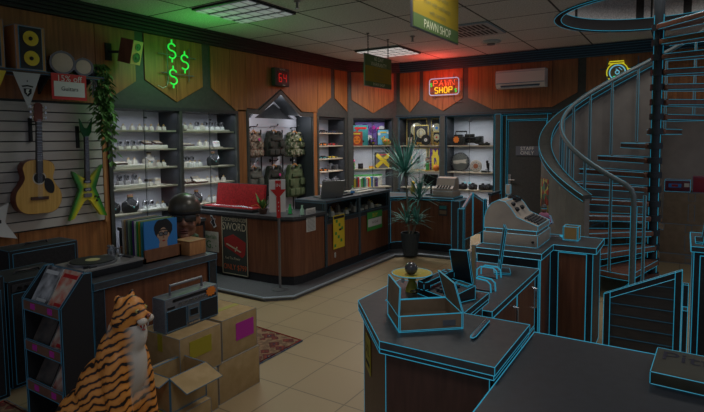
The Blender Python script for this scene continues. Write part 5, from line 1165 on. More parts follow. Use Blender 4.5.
MB(GLASS).bb(X1-.004, X1, Y0+.05, 6.57, .80, 1.03).bb(X1-.004, X1, 6.63, Y1-.05, .80, 1.03).build('glass_front', None, sc, True)
edges(sc, .0025, CYAND, skip=('glass_front', 'inner_lining', 'wood_front'))
# jewellery inside it
k = 0
for i in range(9):
    y = 5.86+i*.185
    if abs(y-6.60) < .03: y += .04
    for j in range(2):
        x = -4.20-.15*j; nm = ('front', 'rear')[j]
        if (i+j) % 3 == 2:
            t = thing('ring_tray', 'cream ring tray, %s in the %s row inside the glass showcase' % (ORD[i] if i < 9 else '', nm), 'tray', (x, y, .801), PI/2, 'jewellery in the glass showcase')
            MB(CREAM).box((0, 0, .016), (.13, .09, .03), bev=.004).build('cushion', None, t); MB(GOLD).sph((-.03, 0, .035), .007, n=6, k=4).sph((.0, 0, .035), .007, n=6, k=4).sph((.03, 0, .035), .007, n=6, k=4).build('rings', None, t)
        else:
            t = thing('jewellery_stand', 'pale jewellery stand, %s in the %s row inside the glass showcase' % (ORD[i], nm), 'stand', (x, y, .801), PI/2+.3*((i*3+j) % 3-1), 'jewellery in the glass showcase')
            h_ = .05+.03*((i+2*j) % 3)
            MB(CREAM if (i+j) % 2 else BEIGE).box((0, 0, h_/2), (.075, .07, h_), taper=.6, bev=.004).build('holder', None, t)
            MB((SILVER, GOLD)[(i+j) % 2]).tube([(.018*math.cos(a), 0, h_+.016+.018*math.sin(a)) for a in [2*PI*q/14 for q in range(14)]], .005, 5, True).build('bracelet', None, t)
# back run
brun = [(-4.09, 7.60), (-4.06, 7.67), (-3.98, 7.76), (-3.86, 7.83), (-3.66, 7.85), (-3.10, 7.90), (-3.10, 8.35), (-4.6, 8.35), (-4.6, 7.60)]
bc = thing('shop_counter', 'brown back counter behind the spiky potted plant', 'counter', (-3.6, 8.1, .046))
MB(WOODD).prism(brun, (0, 0, .17), (1, 0, 0), (0, 1, 0), (0, 0, .70)).build('wood_front', None, bc, True)
MB(RUB).prism([(x, y+.012) for x, y in brun], (0, 0, .047), (1, 0, 0), (0, 1, 0), (0, 0, .123)).build('kick_board', None, bc, True)
MB(CHAR).prism([(x, y-.015) for x, y in brun], (0, 0, .87), (1, 0, 0), (0, 1, 0), (0, 0, .03)).build('top_band', None, bc, True)
MB(TOPM).prism([(x, y-.03) for x, y in brun], (0, 0, .90), (1, 0, 0), (0, 1, 0), (0, 0, .035)).build('counter_top', None, bc, True)
MB(JAMB).bb(-3.12, -2.98, 7.86, 8.35, .047, .90).build('end_panel', None, bc, True)
edges(bc, .003, CYAN, skip=('kick_board', 'top_band'))
def onp(name, label, cat, u0, v0, u1, v1, x, m, deco=None, th=.004):      # card on the showcase front (plane x)
    a, b_ = px(u0, v0, x), px(u1, v1, x); w_, h = b_.y-a.y, a.z-b_.z
    t = thing(name, label, cat, (x, (a.y+b_.y)/2, b_.z), PI/2)
    MB(m).bb(-w_/2, w_/2, -th, 0, 0, h).build('sheet', None, t)
    if deco: mb = MB(); deco(mb, w_, h); mb.build('print', None, t)
    return t
def dy(mb, w_, h):
    mb.use(GRN)
    for k in range(7): mb.box((((k*37) % 10/10-.45)*w_*.8, -.005, h*(.1+.12*k)), (w_*.16, .002, h*.09))
    mb.use(BLKM).box((0, -.0055, h*.93), (w_*.9, .002, h*.08)).box((.1*w_, -.0055, h*.55), (w_*.2, .002, h*.06))
onp('comic_poster', 'tall yellow poster on the showcase front panel', 'poster', 333, 216, 344.5, 246, -4.086+.01, YEL, dy)
def dg(mb, w_, h):
    mb.use(PAPER).box((0, -.005, h*.42), (w_*.9, .002, h*.42)).use(GRN).box((0, -.006, h*.12), (w_*.8, .002, h*.06)).use(YEL).text('BUY', (0, -.0065, h*.80), (1, 0, 0), (0, 0, 1), h*.30).use(BLKM).text('Sell Gold', (0, -.0065, h*.42), (1, 0, 0), (0, 0, 1), h*.18)
onp('notice_card', 'green and white notice with yellow heading on the showcase front', 'sign', 367, 213, 382, 227, -4.076, GRN, dg)
def dp(mb, w_, h):
    mb.use(MGREY)
    for k in range(16): mb.box((0, -.0046, h*(.06+.056*k)), (w_*.8, .001, h*.018))
onp('paper_notice', 'long white paper notice on the wood below the laptop', 'notice', 306, 209, 315.5, 230, -4.082, PAPER, dp)
t = thing('wall_socket', 'small pale outlet low on the showcase wood panel', 'socket', (-4.086, px(335, 255, -4.086).y, px(335, 255, -4.086).z), PI/2)
MB(WHITE).box((0, -.003, 0), (.03, .006, .07), bev=.002).build('plate', None, t); MB(BLK).box((0, -.007, .015), (.01, .002, .01)).box((0, -.007, -.015), (.01, .002, .01)).build('holes', None, t)
# poster, club sign and sticker on the left run (plane y = 5.0, facing the camera side)
def onq(name, label, cat, u0, v0, u1, v1, m, deco=None, y=4.996):
    a, b_ = py(u0, v0, y), py(u1, v1, y); w_, h = b_.x-a.x, a.z-b_.z
    t = thing(name, label, cat, ((a.x+b_.x)/2, y, b_.z))
    MB(m).bb(-w_/2, w_/2, -.004, 0, 0, h).build('sheet', None, t)
    if deco: mb = MB(); deco(mb, w_, h); mb.build('print', None, t)
    return t
def dps(mb, w_, h):
    for a, b_, c, d in ((-.5, .5, .985, 1.0), (-.5, .5, 0, .012)): mb.use(CRM).bb(a*w_, b_*w_, -.006, -.004, c*h, d*h)
    for a in (-.5, .475): mb.bb(a*w_, (a+.025)*w_, -.006, -.004, 0, h)
    e = (1, 0, 0); z = (0, 0, 1)
    mb.text('DOOMBRINGER', (0, -.0055, .92*h), e, z, .072, sx=.88).text('SWORD', (0, -.0055, .80*h), e, z, .148, sx=.82)
    mb.use(DRED).prism([(-.42*w_, .60*h), (-.05*w_, .68*h), (.44*w_, .56*h), (.40*w_, .36*h), (.30*w_, .30*h), (-.38*w_, .46*h)], (0, -.0045, 0), e, z, (0, -.001, 0))
    mb.use(CRM).prism([(-.34*w_, .50*h), (.22*w_, .385*h), (.26*w_, .40*h), (-.30*w_, .52*h)], (0, -.006, 0), e, z, (0, -.001, 0)).prism([(.0*w_, .40*h), (.04*w_, .39*h), (.12*w_, .47*h), (.08*w_, .48*h)], (0, -.006, 0), e, z, (0, -.001, 0))
    mb.text('Feel The Power', (-.08*w_, -.0055, .27*h), e, z, .052, sx=.85).use(ORP).text('ONLY $799', (0, -.0055, .12*h), e, z, .105, sx=.82)
onq('sword_poster', 'dark poster headed DOOMBRINGER SWORD with ONLY $799 in orange', 'poster', 221.5, 214, 248.5, 277, DKG, dps)
GP = mat('green_ink', (.04, .22, .05), .7)
def dcl(mb, w_, h):
    e = (1, 0, 0); z = (0, 0, 1)
    mb.use(GP).text('Chamberlain', (0, -.0055, .74*h), e, z, .082, sx=.92).text('F.G.', (0, -.0055, .34*h), e, z, .15)
    mb.prism([(.01*math.cos(a), .01*math.sin(a)) for a in [q*PI/4 for q in range(8)]], (-.36*w_, -.0045, .3*h), e, z, (0, -.001, 0)).prism([(.01*math.cos(a), .01*math.sin(a)) for a in [q*PI/4 for q in range(8)]], (.38*w_, -.0045, .3*h), e, z, (0, -.001, 0))
onq('club_sign', 'cream card with green lettering hung beside the sculpted head', 'sign', 196, 229.5, 219, 252.5, CREAM, dcl, 4.98)
def dst(mb, w_, h):
    P = [(-.3, .95), (-.1, .98), (.1, .7), (.3, .75), (.2, .5), (.4, .2), (.1, .05), (-.1, .3), (-.3, .45), (-.15, .6)]
    mb.use(BLKM).prism([(x*w_, z*h) for x, z in P], (0, -.006, 0), (1, 0, 0), (0, 0, 1), (0, -.002, 0))
t = thing('wall_sticker', 'small black hand shaped sticker with white outline left of the poster', 'sticker', (py(213, 222, 4.996).x, 4.996, py(213, 228, 4.996).z))
P = [(-.3, .95), (-.1, .98), (.1, .7), (.3, .75), (.2, .5), (.4, .2), (.1, .05), (-.1, .3), (-.3, .45), (-.15, .6)]
MB(PAPER).prism([(x*.17, z*.20-.01) for x, z in P], (0, 0, 0), (1, 0, 0), (0, 0, 1), (0, -.003, 0)).build('outline', None, t); MB(BLKM).prism([(x*.125, z*.155+.012) for x, z in P], (0, -.003, 0), (1, 0, 0), (0, 0, 1), (0, -.002, 0)).build('shape', None, t)
# post with arrow sign
pp = thing('arrow_sign_post', 'grey steel post with white sign and red down arrow', 'sign post', (-4.18, 4.87, .046))
MB(MGREY).cyl((0, 0, .50), .016, 1.0, n=16).ring([(.10, 0), (.10, .008), (.02, .02)], 24).build('pole', None, pp)
ms = Matrix.Rotation(math.radians(38), 4, 'Z')
ps = MB(WHITE); ps.box((0, -.02, 1.17), (.20, .012, .40), m=ms); ps.build('sign_board', None, pp)
ar = MB(RED); ex_ = ms@Vector((1, 0, 0)); ey_ = Vector((0, 0, 1)); nn = ms@Vector((0, -1, 0))
ar.prism([(-.035, .19), (.035, .19), (.035, .08), (.095, .08), (0, -.03), (-.095, .08), (-.035, .08)], Vector((0, 0, 1.17))+nn*.028, ex_, ey_, nn*.003)
ar.prism([(-.025, -.01), (.025, -.01), (.025, -.27), (-.025, -.27)], Vector((0, 0, 1.17))+nn*.028, ex_, ey_, nn*.003).build('red_arrow', None, pp)
w2 = MB(WHITE).text('IN', Vector((0, 0, 1.30))+nn*.0325, ex_, ey_, .06)
for z in (1.09, 1.04, .99): w2.cyl(Vector((0, 0, z))+nn*.032, .008, .003, RX, n=10)
w2.build('sign_marks', None, pp)
MB(WHITE).sph((0, -.01, .92), .022, n=12, k=8).build('clamp_ball', None, pp)
# red velvet case on the counter
a = py(213, 200, 5.22); b_ = py(260, 200, 5.22)
w_ = b_.x-a.x
t = thing('velvet_case', 'open case lined in bright red velvet standing on the counter', 'case', ((a.x+b_.x)/2, 5.22, ZT+.001))
MB(REDV).box((0, .10, .20), (w_, .05, .31), m=Matrix.Rotation(-.16, 4, 'X'), bev=.008).build('lid', None, t)
MB(BLK).box((0, .135, .20), (w_+.01, .03, .32), m=Matrix.Rotation(-.16, 4, 'X'), bev=.006).build('lid_shell', None, t)
MB(mat('black_leather', (.012, .010, .010), .5)).box((-.04, -.03, .02), (w_+.08, .24, .04), bev=.008).build('tray_shell', None, t)
MB(REDV).box((-.04, -.03, .046), (w_+.04, .20, .014), bev=.004).build('tray_lining', None, t)
MB(SILVER).tube([(-w_*.45, -.05, .058), (w_*.2, -.08, .062), (w_*.45, -.10, .058)], .007, 6).tube([(w_*.05, -.02, .060), (w_*.3, -.04, .060)], .009, 6).box((w_*.05, -.12, .045), (w_*.5, .01, .01)).build('silver_flute', None, t)
# small plant on the counter
a = py(262, 203, 5.15)
t = thing('potted_plant', 'small broad leaved plant in a brown pot right of the velvet case', 'plant', (a.x+.06, 5.10, ZT+.001))
MB(mat('brown_pot', (.09, .04, .025), .6)).ring([(.045, 0), (.065, .07), (.055, .07), (.05, .06)], 20).build('pot', None, t)
mb = MB(LEAF)
for k in range(9):
    aa = k*2.4; L_ = .12+.03*(k % 3); d = Vector((math.cos(aa), math.sin(aa), .9+.5*(k % 3))); leaf(mb, Vector((0, 0, .06)), d, L_, .03)
leaf(mb, Vector((-.02, 0, .06)), Vector((-.5, 0, 1)), .24, .03)
mb.build('leaves', None, t)
MB(GOLD).tube([(0, 0, .06), (-.08, -.03, .12), (-.16, -.05, .10)], .004, 5).tube([(0, 0, .06), (.09, -.04, .14)], .004, 5).build('dry_stems', None, t)
# green glass bottle and small lamp near P/A
for k, (u, lab) in enumerate(((290, 'green glass bottle shaped ornament on the counter beside the arrow sign'), (302, 'pale green glass bottle shaped ornament near the paper notice'))):
    a = py(u, 203, 5.25)
    t = thing('glass_ornament', lab, 'ornament', (a.x, 5.25, ZT+.001)); MB((mat('green_glass', (.04, .40, .10), .15), mat('pale_green_glass', (.35, .55, .40), .15))[k]).ring([(.03, 0), (.022, .03), (.026, .07), (.012, .10), (.014, .13)], 14).build('glass', None, t); MB(BLK).cyl((0, 0, .004), .034, .008).build('foot', None, t)
# laptop
a = px(329, 201, -4.3)
t = thing('laptop', 'grey open laptop standing on the glass showcase', 'laptop', (-4.33, a.y+.02, 1.066), math.radians(62))
MB(mat('grey_laptop', (.16, .165, .16), .45)).box((0, 0, .01), (.36, .25, .018), bev=.004).build('base', None, t)
MB(mat('grey_laptop_lid', (.17, .175, .17), .4, .2)).box((0, -.155, .13), (.36, .014, .25), m=Matrix.Rotation(-.25+.5, 4, 'X'), bev=.004).build('lid', None, t)
MB(BLK).box((0, .01, .020), (.30, .12, .002)).build('keyboard', None, t)
# clutter on the showcase top
for i, (yy, lab) in enumerate(((6.36, 'flat dark tray of small goods on the showcase top, nearer the laptop'), (7.0, 'pale flat tray of goods at the far end of the showcase top'))):
    t = thing('goods_tray', lab, 'tray', (-4.33, yy, 1.066), PI/2)
    MB((BLK, CREAM)[i]).box((0, 0, .012), (.45, .30, .024), bev=.004).build('tray_body', None, t)
    mb = MB((MGREY, WHITE)[i])
    for q in range(8): mb.box((-.18+.052*q, .04*((q*3) % 3-1), .035), (.04, .05, .024), bev=.003)
    mb.build('goods', None, t)
t = thing('glue_bottle', 'white bottle with blue and green cap on the showcase top', 'bottle', (-4.2, 6.60, 1.066)); MB(WHITE).ring([(.03, 0), (.032, .07), (.012, .09), (.010, .11)], 16).build('bottle_body', None, t); MB(GRN).cyl((0, 0, .12), .012, .025, n=12).build('cap', None, t); MB(BLUE).cyl((0, 0, .04), .0335, .03, n=16).build('wrap_label', None, t)
# items on the back counter: old register, small monitor
a = py(446, 192, 8.1)
t = thing('cash_register', 'old pale register with round keys on the far back counter', 'cash register', (a.x, 8.12, .936))
MB(BEIGE).box((0, 0, .05), (.36, .34, .10), bev=.01).build('drawer_base', None, t)
MB(BEIGE).prism([(-.15, 0), (.15, 0), (.15, .04), (.06, .08), (.02, .20), (-.10, .22), (-.15, .12)], (-.16, 0, .10), (0, -1, 0), (0, 0, 1), (.32, 0, 0)).build('housing', None, t)
mb = MB(BLK)
for i in range(5):
    for j in range(3): mb.cyl((-.10+.05*i, -.14+.03*j, .155-.0+.012*j), .012, .02, n=10)
mb.build('keys', None, t); edges(t, .003, CYAND, skip=('keys',))
a = py(431, 176, 8.1)
t = thing('desk_monitor', 'small dark monitor on the back counter behind the plant', 'monitor', (a.x-.02, 8.14, .936))
MB(BLK).box((0, 0, .26), (.26, .03, .20), bev=.004).build('screen_case', None, t); MB(BLK).box((0, 0, .01), (.14, .12, .02)).cyl((0, .01, .09), .015, .16).build('stand', None, t); edges(t, .003, CYAND)
t = thing('figurine', 'small yellow figurine on the back counter below the framed jersey', 'figurine', (py(413, 180, 8.2).x, 8.2, .936)); MB(YELD).ring([(.04, 0), (.045, .06), (.03, .14), (.02, .16)], 14).build('body', None, t); MB(YEL).sph((0, 0, .19), .035, n=12, k=8).build('head', None, t)

# ================================================================== RECORD COUNTER (front left)
rc = thing('record_counter', 'low brown wood counter with dark top carrying the turntable and records', 'counter', (-3.65, 2.45, 0))
MB(WOODD).bb(-3.97, -3.33, 1.98, 3.0, .0, .90).build('wood_body', None, rc, True)
MB(TOPM).bb(-4.0, -3.30, 1.95, 3.04, .90, .95).build('counter_top', None, rc, True)
MB(CHAR).bb(-3.335, -3.31, 1.95, 2.03, 0, .90).build('corner_post', None, rc, True); MB(CHAR).bb(-3.335, -3.31, 2.96, 3.04, 0, .90).build('corner_post', None, rc, True)
edges(rc, .0025, CYAND)
ZR = .951
tt = thing('turntable', 'silver turntable with black record on the low counter', 'turntable', (-3.62, 2.20, ZR), PI/2)
MB(BLK).box((0, 0, .025), (.46, .36, .05), bev=.006).build('base', None, tt)
MB(noisy('grey_metal_deck', (.24, .23, .22), (.30, .29, .28), 20, rough=.4, metal=.2)).box((0, 0, .058), (.47, .37, .018), bev=.004).build('deck_plate', None, tt)
MB(MGREY).cyl((-.06, 0, .075), .165, .016, n=40).build('platter', None, tt)
MB(BLK).cyl((-.06, 0, .086), .150, .005, n=40).build('vinyl', None, tt)
MB(mat('pale_yellow_label', (.50, .46, .20), .6)).cyl((-.06, 0, .0895), .05, .002, n=24).build('record_label', None, tt)
MB(CHROME).cyl((.17, .12, .09), .035, .05, n=18).cyl((.17, .12, .125), .02, .03, n=14).tube([(.17, .12, .13), (.16, .0, .13), (.10, -.09, .105)], .006, 8).box((.095, -.10, .10), (.03, .02, .014)).tube([(.17, .12, .13), (.172, .17, .13)], .012, 8).build('tonearm', None, tt)
MB(DGREY).box((.185, -.06, .072), (.03, .11, .012)).build('pitch_slider', None, tt)
MB(BLK).cyl((-.19, -.13, .074), .016, .02, n=14).box((-.15, -.15, .070), (.05, .02, .008)).build('start_button', None, tt)
# lp crate
cr = thing('record_crate', 'wooden crate holding the row of record sleeves', 'crate', (-3.62, 2.645, ZR))
cx0, cx1, cy0, cy1 = -3.80, -3.48, 2.475, 2.815
MB(noisy('brown_crate_wood', (.16, .065, .03), (.22, .09, .04), 8, (3, 3, 1), .5)).bb(cx1-.012, cx1, cy0, cy1, ZR, ZR+.105).bb(cx0, cx0+.012, cy0, cy1, ZR, ZR+.105).bb(cx0, cx1, cy1-.012, cy1, ZR, ZR+.10).bb(cx0, cx1, cy0, cy0+.012, ZR, ZR+.045).bb(cx0, cx1, cy0, cy1, ZR, ZR+.012).build('crate_box', None, cr, True)
LPC = [('cream', CREAM), ('tan', TAN), ('grey', MGREY), ('pale green', mat('sage_card', (.22, .32, .20), .7)), ('dark green', mat('forest_card', (.03, .12, .05), .7)), ('purple', PURP), ('ivory', PAPER), ('green', GRN), ('mustard', YELD), ('teal', TEAL)]
for i, (n_, m) in enumerate(LPC):
    x = cx0+.022+.0265*i
    t = thing('record_sleeve', '%s record sleeve in the crate, %s the blue portrait cover' % (n_, 'well behind' if i < 5 else 'just behind'), 'record', (x, 2.645, ZR+.013), 0, 'record sleeves in the crate')
    MB(m).box((0, 0, .155), (.008, .31, .31)).build('sleeve', None, t); MB(BLK).box((0, -.002, .150), (.004, .302, .302)).build('disc', None, t)
t = thing('record_sleeve', 'blue record cover with a painted portrait of a person in glasses', 'record', (cx1-.024, 2.645, ZR+.013), 0, 'record sleeves in the crate')
MB(BLUE).box((0, 0, .155), (.008, .31, .31)).build('sleeve', None, t)
AS = mat('printed_skin_tone', (.42, .26, .17), .7); mb = MB()
def pg(m, pts, k): mb.use(m).prism(pts, (.0042+.0004*k, 0, .178), (0, 1, 0), (0, 0, 1), (.0003, 0, 0))
def ell(cx, cy, a, b_, n=20): return [(cx+a*math.cos(2*PI*q/n), cy+b_*math.sin(2*PI*q/n)) for q in range(n)]
pg(BLKM, [(.02+(.088+.006*math.sin(q*7))*math.cos(2*PI*q/28), .055+(.082+.006*math.cos(q*5))*math.sin(2*PI*q/28)) for q in range(28)], 0)
pg(AS, [(-.02, -.05), (.055, -.05), (.06, -.155), (-.03, -.155)], 1); pg(AS, ell(.02, .0, .046, .068), 2); pg(AS, ell(-.028, .005, .010, .018), 3); pg(AS, ell(.068, .005, .010, .018), 3)
pg(BLKM, [(-.024, .055), (.064, .055), (.06, .04), (.02, .048), (-.02, .04)], 4)
for c in (-.002, .042): pg(BLKM, ell(c, .018, .022, .018), 5); pg(MGREY, ell(c, .018, .017, .013), 6)
pg(BLKM, [(.015, .022), (.027, .022), (.027, .018), (.015, .018)], 7); pg(mat('dark_skin_line', (.18, .09, .06), .7), [(.018, .008), (.024, .008), (.03, -.018), (.012, -.018)], 4)
pg(DRED, [(.002, -.038), (.022, -.032), (.042, -.038), (.022, -.046)], 5); pg(PAPER, [(-.06, -.155), (-.03, -.12), (.02, -.14), (.06, -.12), (.10, -.155)], 5)
mb.build('portrait', None, t)
# wooden box right of crate, small dark upright
t = thing('wooden_box', 'small plain light brown wooden box right of the record crate', 'box', (-3.50, 2.93, ZR))
MB(PINE).box((0, 0, .055), (.19, .17, .11), bev=.004).build('box_body', None, t); MB(noisy('box_lid_wood', (.30, .13, .05), (.4, .17, .06), 8, (4, 4, 1), .5)).box((0, 0, .114), (.196, .176, .012), bev=.003).build('lid', None, t)
t = thing('small_case', 'small dark upright case on the far side of the record crate', 'case', (-3.78, 2.90, ZR)); MB(DGREY).box((0, 0, .12), (.05, .12, .24), bev=.006).build('case_body', None, t); MB(BLK).box((.0, -.062, .16), (.03, .004, .05)).build('clasp', None, t)
# sculpted head with helmet on a stand behind
hc = Vector((-3.97, 3.27, 0)); f_ = 1.0
hd = thing('sculpted_head', 'large brown sculpted head wearing a dark helmet and sunglasses', 'head sculpture', (hc.x, hc.y, 0), math.radians(-12+90-32))
# local: face looks towards -y
mt0 = Matrix.Translation((0, 0, 1.13))
mb = MB(SKIN).sph((0, 0, .06), (.125, .145, .15), n=28, k=18).sph((0, -.02, -.055), (.10, .11, .12), n=24, k=14).ring([(.075, -.16), (.07, -.05)], 20).sph((0, -.14, .005), (.026, .03, .03), n=12, k=8).sph((0, -.125, .04), (.014, .022, .05), n=10, k=8).sph((-.022, -.135, -.004), (.016, .018, .015), n=8, k=6).sph((.022, -.135, -.004), (.016, .018, .015), n=8, k=6).sph((0, -.115, -.115), (.045, .03, .03), n=12, k=8).sph((.06, -.09, -.02), (.04, .04, .045), n=12, k=8).sph((-.06, -.09, -.02), (.04, .04, .045), n=12, k=8)
for s_ in (-1, 1): mb.sph((s_*.13, .01, .01), (.016, .03, .045), n=10, k=8)
o = mb.build('face', None, hd); o.location = (0, 0, 1.13); md = o.modifiers.new('r', 'REMESH'); md.mode = 'VOXEL'; md.voxel_size = .0085; md.use_smooth_shade = True; sm_ = o.modifiers.new('s', 'SMOOTH'); sm_.iterations = 5
LIP = mat('dark_lip', (.14, .045, .038), .45)
MB(LIP).sph((0, -.128, -.058), (.042, .018, .012), n=16, k=8).sph((0, -.124, -.080), (.038, .020, .014), n=16, k=8).build('lips', None, hd).location = (0, 0, 1.13)
MB(noisy('smoky_sunglass', (.03, .027, .024), (.05, .045, .04), 4, rough=.15)).box((-.058, -.135, .055), (.105, .014, .065), m=Matrix.Rotation(-.15, 4, 'Z'), bev=.012).box((.058, -.135, .055), (.105, .014, .065), m=Matrix.Rotation(.15, 4, 'Z'), bev=.012).box((0, -.142, .07), (.04, .012, .014)).tube([(-.11, -.125, .07), (-.135, .0, .06)], .006, 6).tube([(.11, -.125, .07), (.135, 0, .06)], .006, 6).build('sunglasses', None, hd).location = (0, 0, 1.13)
HM = mat('dark_gloss_helmet', (.085, .078, .062), .32, .3)
MB(HM).ring([(.150, .085), (.155, .11), (.153, .14), (.146, .17), (.133, .20), (.113, .228), (.085, .25), (.05, .265), (.02, .271), (.002, .272)], 32, Matrix.Diagonal((.96, 1.06, .92, 1)), cap=False).use(BLKM).ring([(.147, .06), (.158, .075), (.156, .09), (.143, .085), (.147, .06)], 32, Matrix.Diagonal((.96, 1.06, .92, 1)), cap=False).build('helmet', None, hd).location = (0, 0, 1.160)
MB(CHAR).cyl((0, 0, .485), .10, .97, n=24).build('pedestal', None, hd)
MB(mat('green_shirt', (.03, .07, .03), .8)).ring([(.13, .97-.02), (.12, 1.0), (.085, 1.02)], 20, cap=True).build('collar', None, hd)
# ================================================================== AMPS behind the rack
def amp(label, x0, x1, y0, y1, z0, z1, knobs=True):
    t = thing('guitar_amplifier', label, 'amplifier', ((x0+x1)/2, (y0+y1)/2, z0))
    MB(BLKM).bb(x0, x1, y0, y1, z0, z1, bev=.012).build('cabinet', None, t, True)
    MB(noisy('speaker_grille_cloth', (.02, .02, .022), (.03, .03, .034), 60, rough=.9)).bb(x1, x1+.006, y0+.03, y1-.03, z0+.03, z1-(.10 if knobs else .03)).build('grille', None, t, True)
    if knobs:
        MB(DGREY).bb(x1, x1+.008, y0+.03, y1-.03, z1-.085, z1-.03).build('control_panel', None, t, True)
        for k in range(6): MB(BLK).cyl((x1+.016, y0+.08+k*.05, z1-.058), .013, .02, RY, n=12).build('knob', None, t, True)
    MB(BLK).tube([((x0+x1)/2, (y0+y1)/2-.1, z1), ((x0+x1)/2, (y0+y1)/2-.09, z1+.02), ((x0+x1)/2, (y0+y1)/2+.09, z1+.02), ((x0+x1)/2, (y0+y1)/2+.1, z1)], .010, 6).build('handle', None, t, True)
    edges(t, .003, CYAND, skip=('knob', 'handle', 'control_panel')); return t
amp('black combo amplifier with a knob row behind the magazine rack', -4.75, -4.30, 1.86, 2.36, 0, .84)
amp('long black amplifier head standing against the wood wall panel', -5.14, -4.84, 2.12, 2.72, .0, .97, False)
amp('tall black speaker cabinet at the left picture edge', -4.72, -4.20, 1.25, 1.80, 0, .92)
# rug in the lower left and rug in front of the cartons
rg = mat('persian_rug', (.2, .05, .03), .95); nt, N, L, b = nodes(rg)
tc = N.new('ShaderNodeTexCoord'); v = N.new('ShaderNodeTexVoronoi'); v.inputs['Scale'].default_value = 9; v.feature = 'F1'; v.distance = 'MANHATTAN'
nz = N.new('ShaderNodeTexNoise'); nz.inputs['Scale'].default_value = 22
r1 = ramp(N, [(.0, (.30, .20, .12)), (.12, (.02, .02, .05)), (.28, (.20, .035, .02)), (.5, (.13, .025, .018)), (.7, (.26, .15, .08))], 'CONSTANT')
r2 = ramp(N, [(.42, (.45, .45, .45)), (.58, (1, 1, 1))]); mx = N.new('ShaderNodeMix'); mx.data_type = 'RGBA'; mx.blend_type = 'MULTIPLY'; mx.inputs[0].default_value = .8
L.new(tc.outputs['Object'], v.inputs['Vector']); L.new(v.outputs['Distance'], r1.inputs[0]); L.new(tc.outputs['Object'], nz.inputs['Vector']); L.new(nz.outputs['Fac'], r2.inputs[0])
L.new(r1.outputs[0], mx.inputs[6]); L.new(r2.outputs[0], mx.inputs[7]); L.new(mx.outputs[2], b.inputs['Base Color'])
def rug(label, pts):
    t = thing('patterned_rug', label, 'rug', (sum(p[0] for p in pts)/4, sum(p[1] for p in pts)/4, .001))
    MB(rg).prism(pts, (0, 0, .002), (1, 0, 0), (0, 1, 0), (0, 0, .010)).build('pile', None, t, True)
    c = Vector((sum(p[0] for p in pts)/4, sum(p[1] for p in pts)/4)); mb = MB(DRED)
    q = [c+(Vector(p)-c)*.97 for p in pts]; mb.tube([(p.x, p.y, .013) for p in q], .008, 5, True); mb.build('border_cord', None, t, True); edges(t, .003, CYAND, skip=('border_cord',)); return t
rug('red patterned rug on the tiles behind the cardboard cartons', [(-3.75, 3.84), (-2.98, 3.78), (-2.98, 3.08), (-3.75, 3.08)])
rug('red patterned rug at the lower left in front of the amplifiers', [(-4.15, 1.75), (-3.4, 1.75), (-3.4, .2), (-4.15, .2)])

# ================================================================== MAGAZINE RACK
yf, yb = 1.60, 1.793; x0, x1, zf, zb = -3.49, -3.075, .93, 1.096
mr = thing('magazine_rack', 'dark rack with sloping magazine tiers and wooden lips', 'magazine rack', ((x0+x1)/2, (yf+yb)/2, 0))
for xx in (x0-.02, x1): MB(BLKM).prism([(yf, 0), (yb, 0), (yb, zb), (yb-.05, zb), (yf, zf-.01)], (xx, 0, 0), (0, 1, 0), (0, 0, 1), (.02, 0, 0)).build('side_panel', None, mr, True)
MB(BLKM).bb(x0, x1, yb-.012, yb, 0, zb-.01).build('back_panel', None, mr, True)
LIPW = noisy('rack_lip_wood', (.13, .06, .04), (.18, .085, .055), 8, rough=.5)
tiers = [zf-.08, zf-.34, zf-.60]
for z in tiers:
    MB(BLKM).bb(x0, x1, yf+.01, yb-.012, z, z+.012).build('shelf', None, mr, True)
    l = MB(LIPW).bb(x0, x1, yf-.004, yf+.010, z, z+.065).build('lip', None, mr, True)
    for f in (.28, .76): MB(MAG).box((x0+(x1-x0)*f, yf-.0055, z+.034), (.05, .003, .036)).build('price_sticker', None, l, True)
edges(mr, .0035, CYAND, skip=('shelf', 'price_sticker'))
PRT = [noisy('monochrome_photo_print', (.03, .03, .035), (.62, .62, .62), 9, rough=.5, coords='Object', detail=3), noisy('red_cream_print', (.66, .56, .42), (.60, .10, .06), 14, rough=.5), noisy('dark_photo_print', (.02, .02, .02), (.13, .10, .08), 8, rough=.5), noisy('cream_map_print', (.60, .50, .38), (.35, .08, .06), 14, rough=.5)]
def mag(label, fx0, fx1, z, pr, nm_text=None, over=0):
    xa, xb = x0+(x1-x0)*fx0, x0+(x1-x0)*fx1; zt = zb-.0+over if z == tiers[0] else z+.27
    d = Vector((0, (yb-.03)-(yf+.03), zt-(z+.015))); L_ = d.length; ang = math.atan2(d.z, d.y)
    t = thing('magazine', label, 'magazine', ((xa+xb)/2, yf+.03, z+.016)); t.rotation_euler = (ang, 0, 0)
    MB(pr).box((0, L_/2, .006), (xb-xa, L_*.98, .008)).build('cover', None, t); MB(PAPER).box((0, L_/2, -.002), (xb-xa-.006, L_*.97, .008)).build('pages', None, t)
    if nm_text: MB(nm_text).box((0, L_*.85, .011), ((xb-xa)*.8, L_*.09, .002)).box((.1*(xb-xa), L_*.18, .011), ((xb-xa)*.6, L_*.07, .002)).build('title_bars', None, t)
mag('black and white photo magazine on the top tier of the rack', .03, .46, tiers[0], PRT[0], PAPER)
mag('red and cream magazine on the top tier of the rack', .52, .97, tiers[0], PRT[1], RED)
mag('dark magazine on the second tier of the rack', .03, .48, tiers[1], PRT[2]); mag('cream and red magazine on the second tier of the rack', .54, .97, tiers[1], PRT[3], RED)
mag('dark glossy magazine on the lowest tier of the rack', .05, .48, tiers[2], PRT[2]); mag('pale magazine on the lowest tier of the rack', .54, .96, tiers[2], PRT[3])

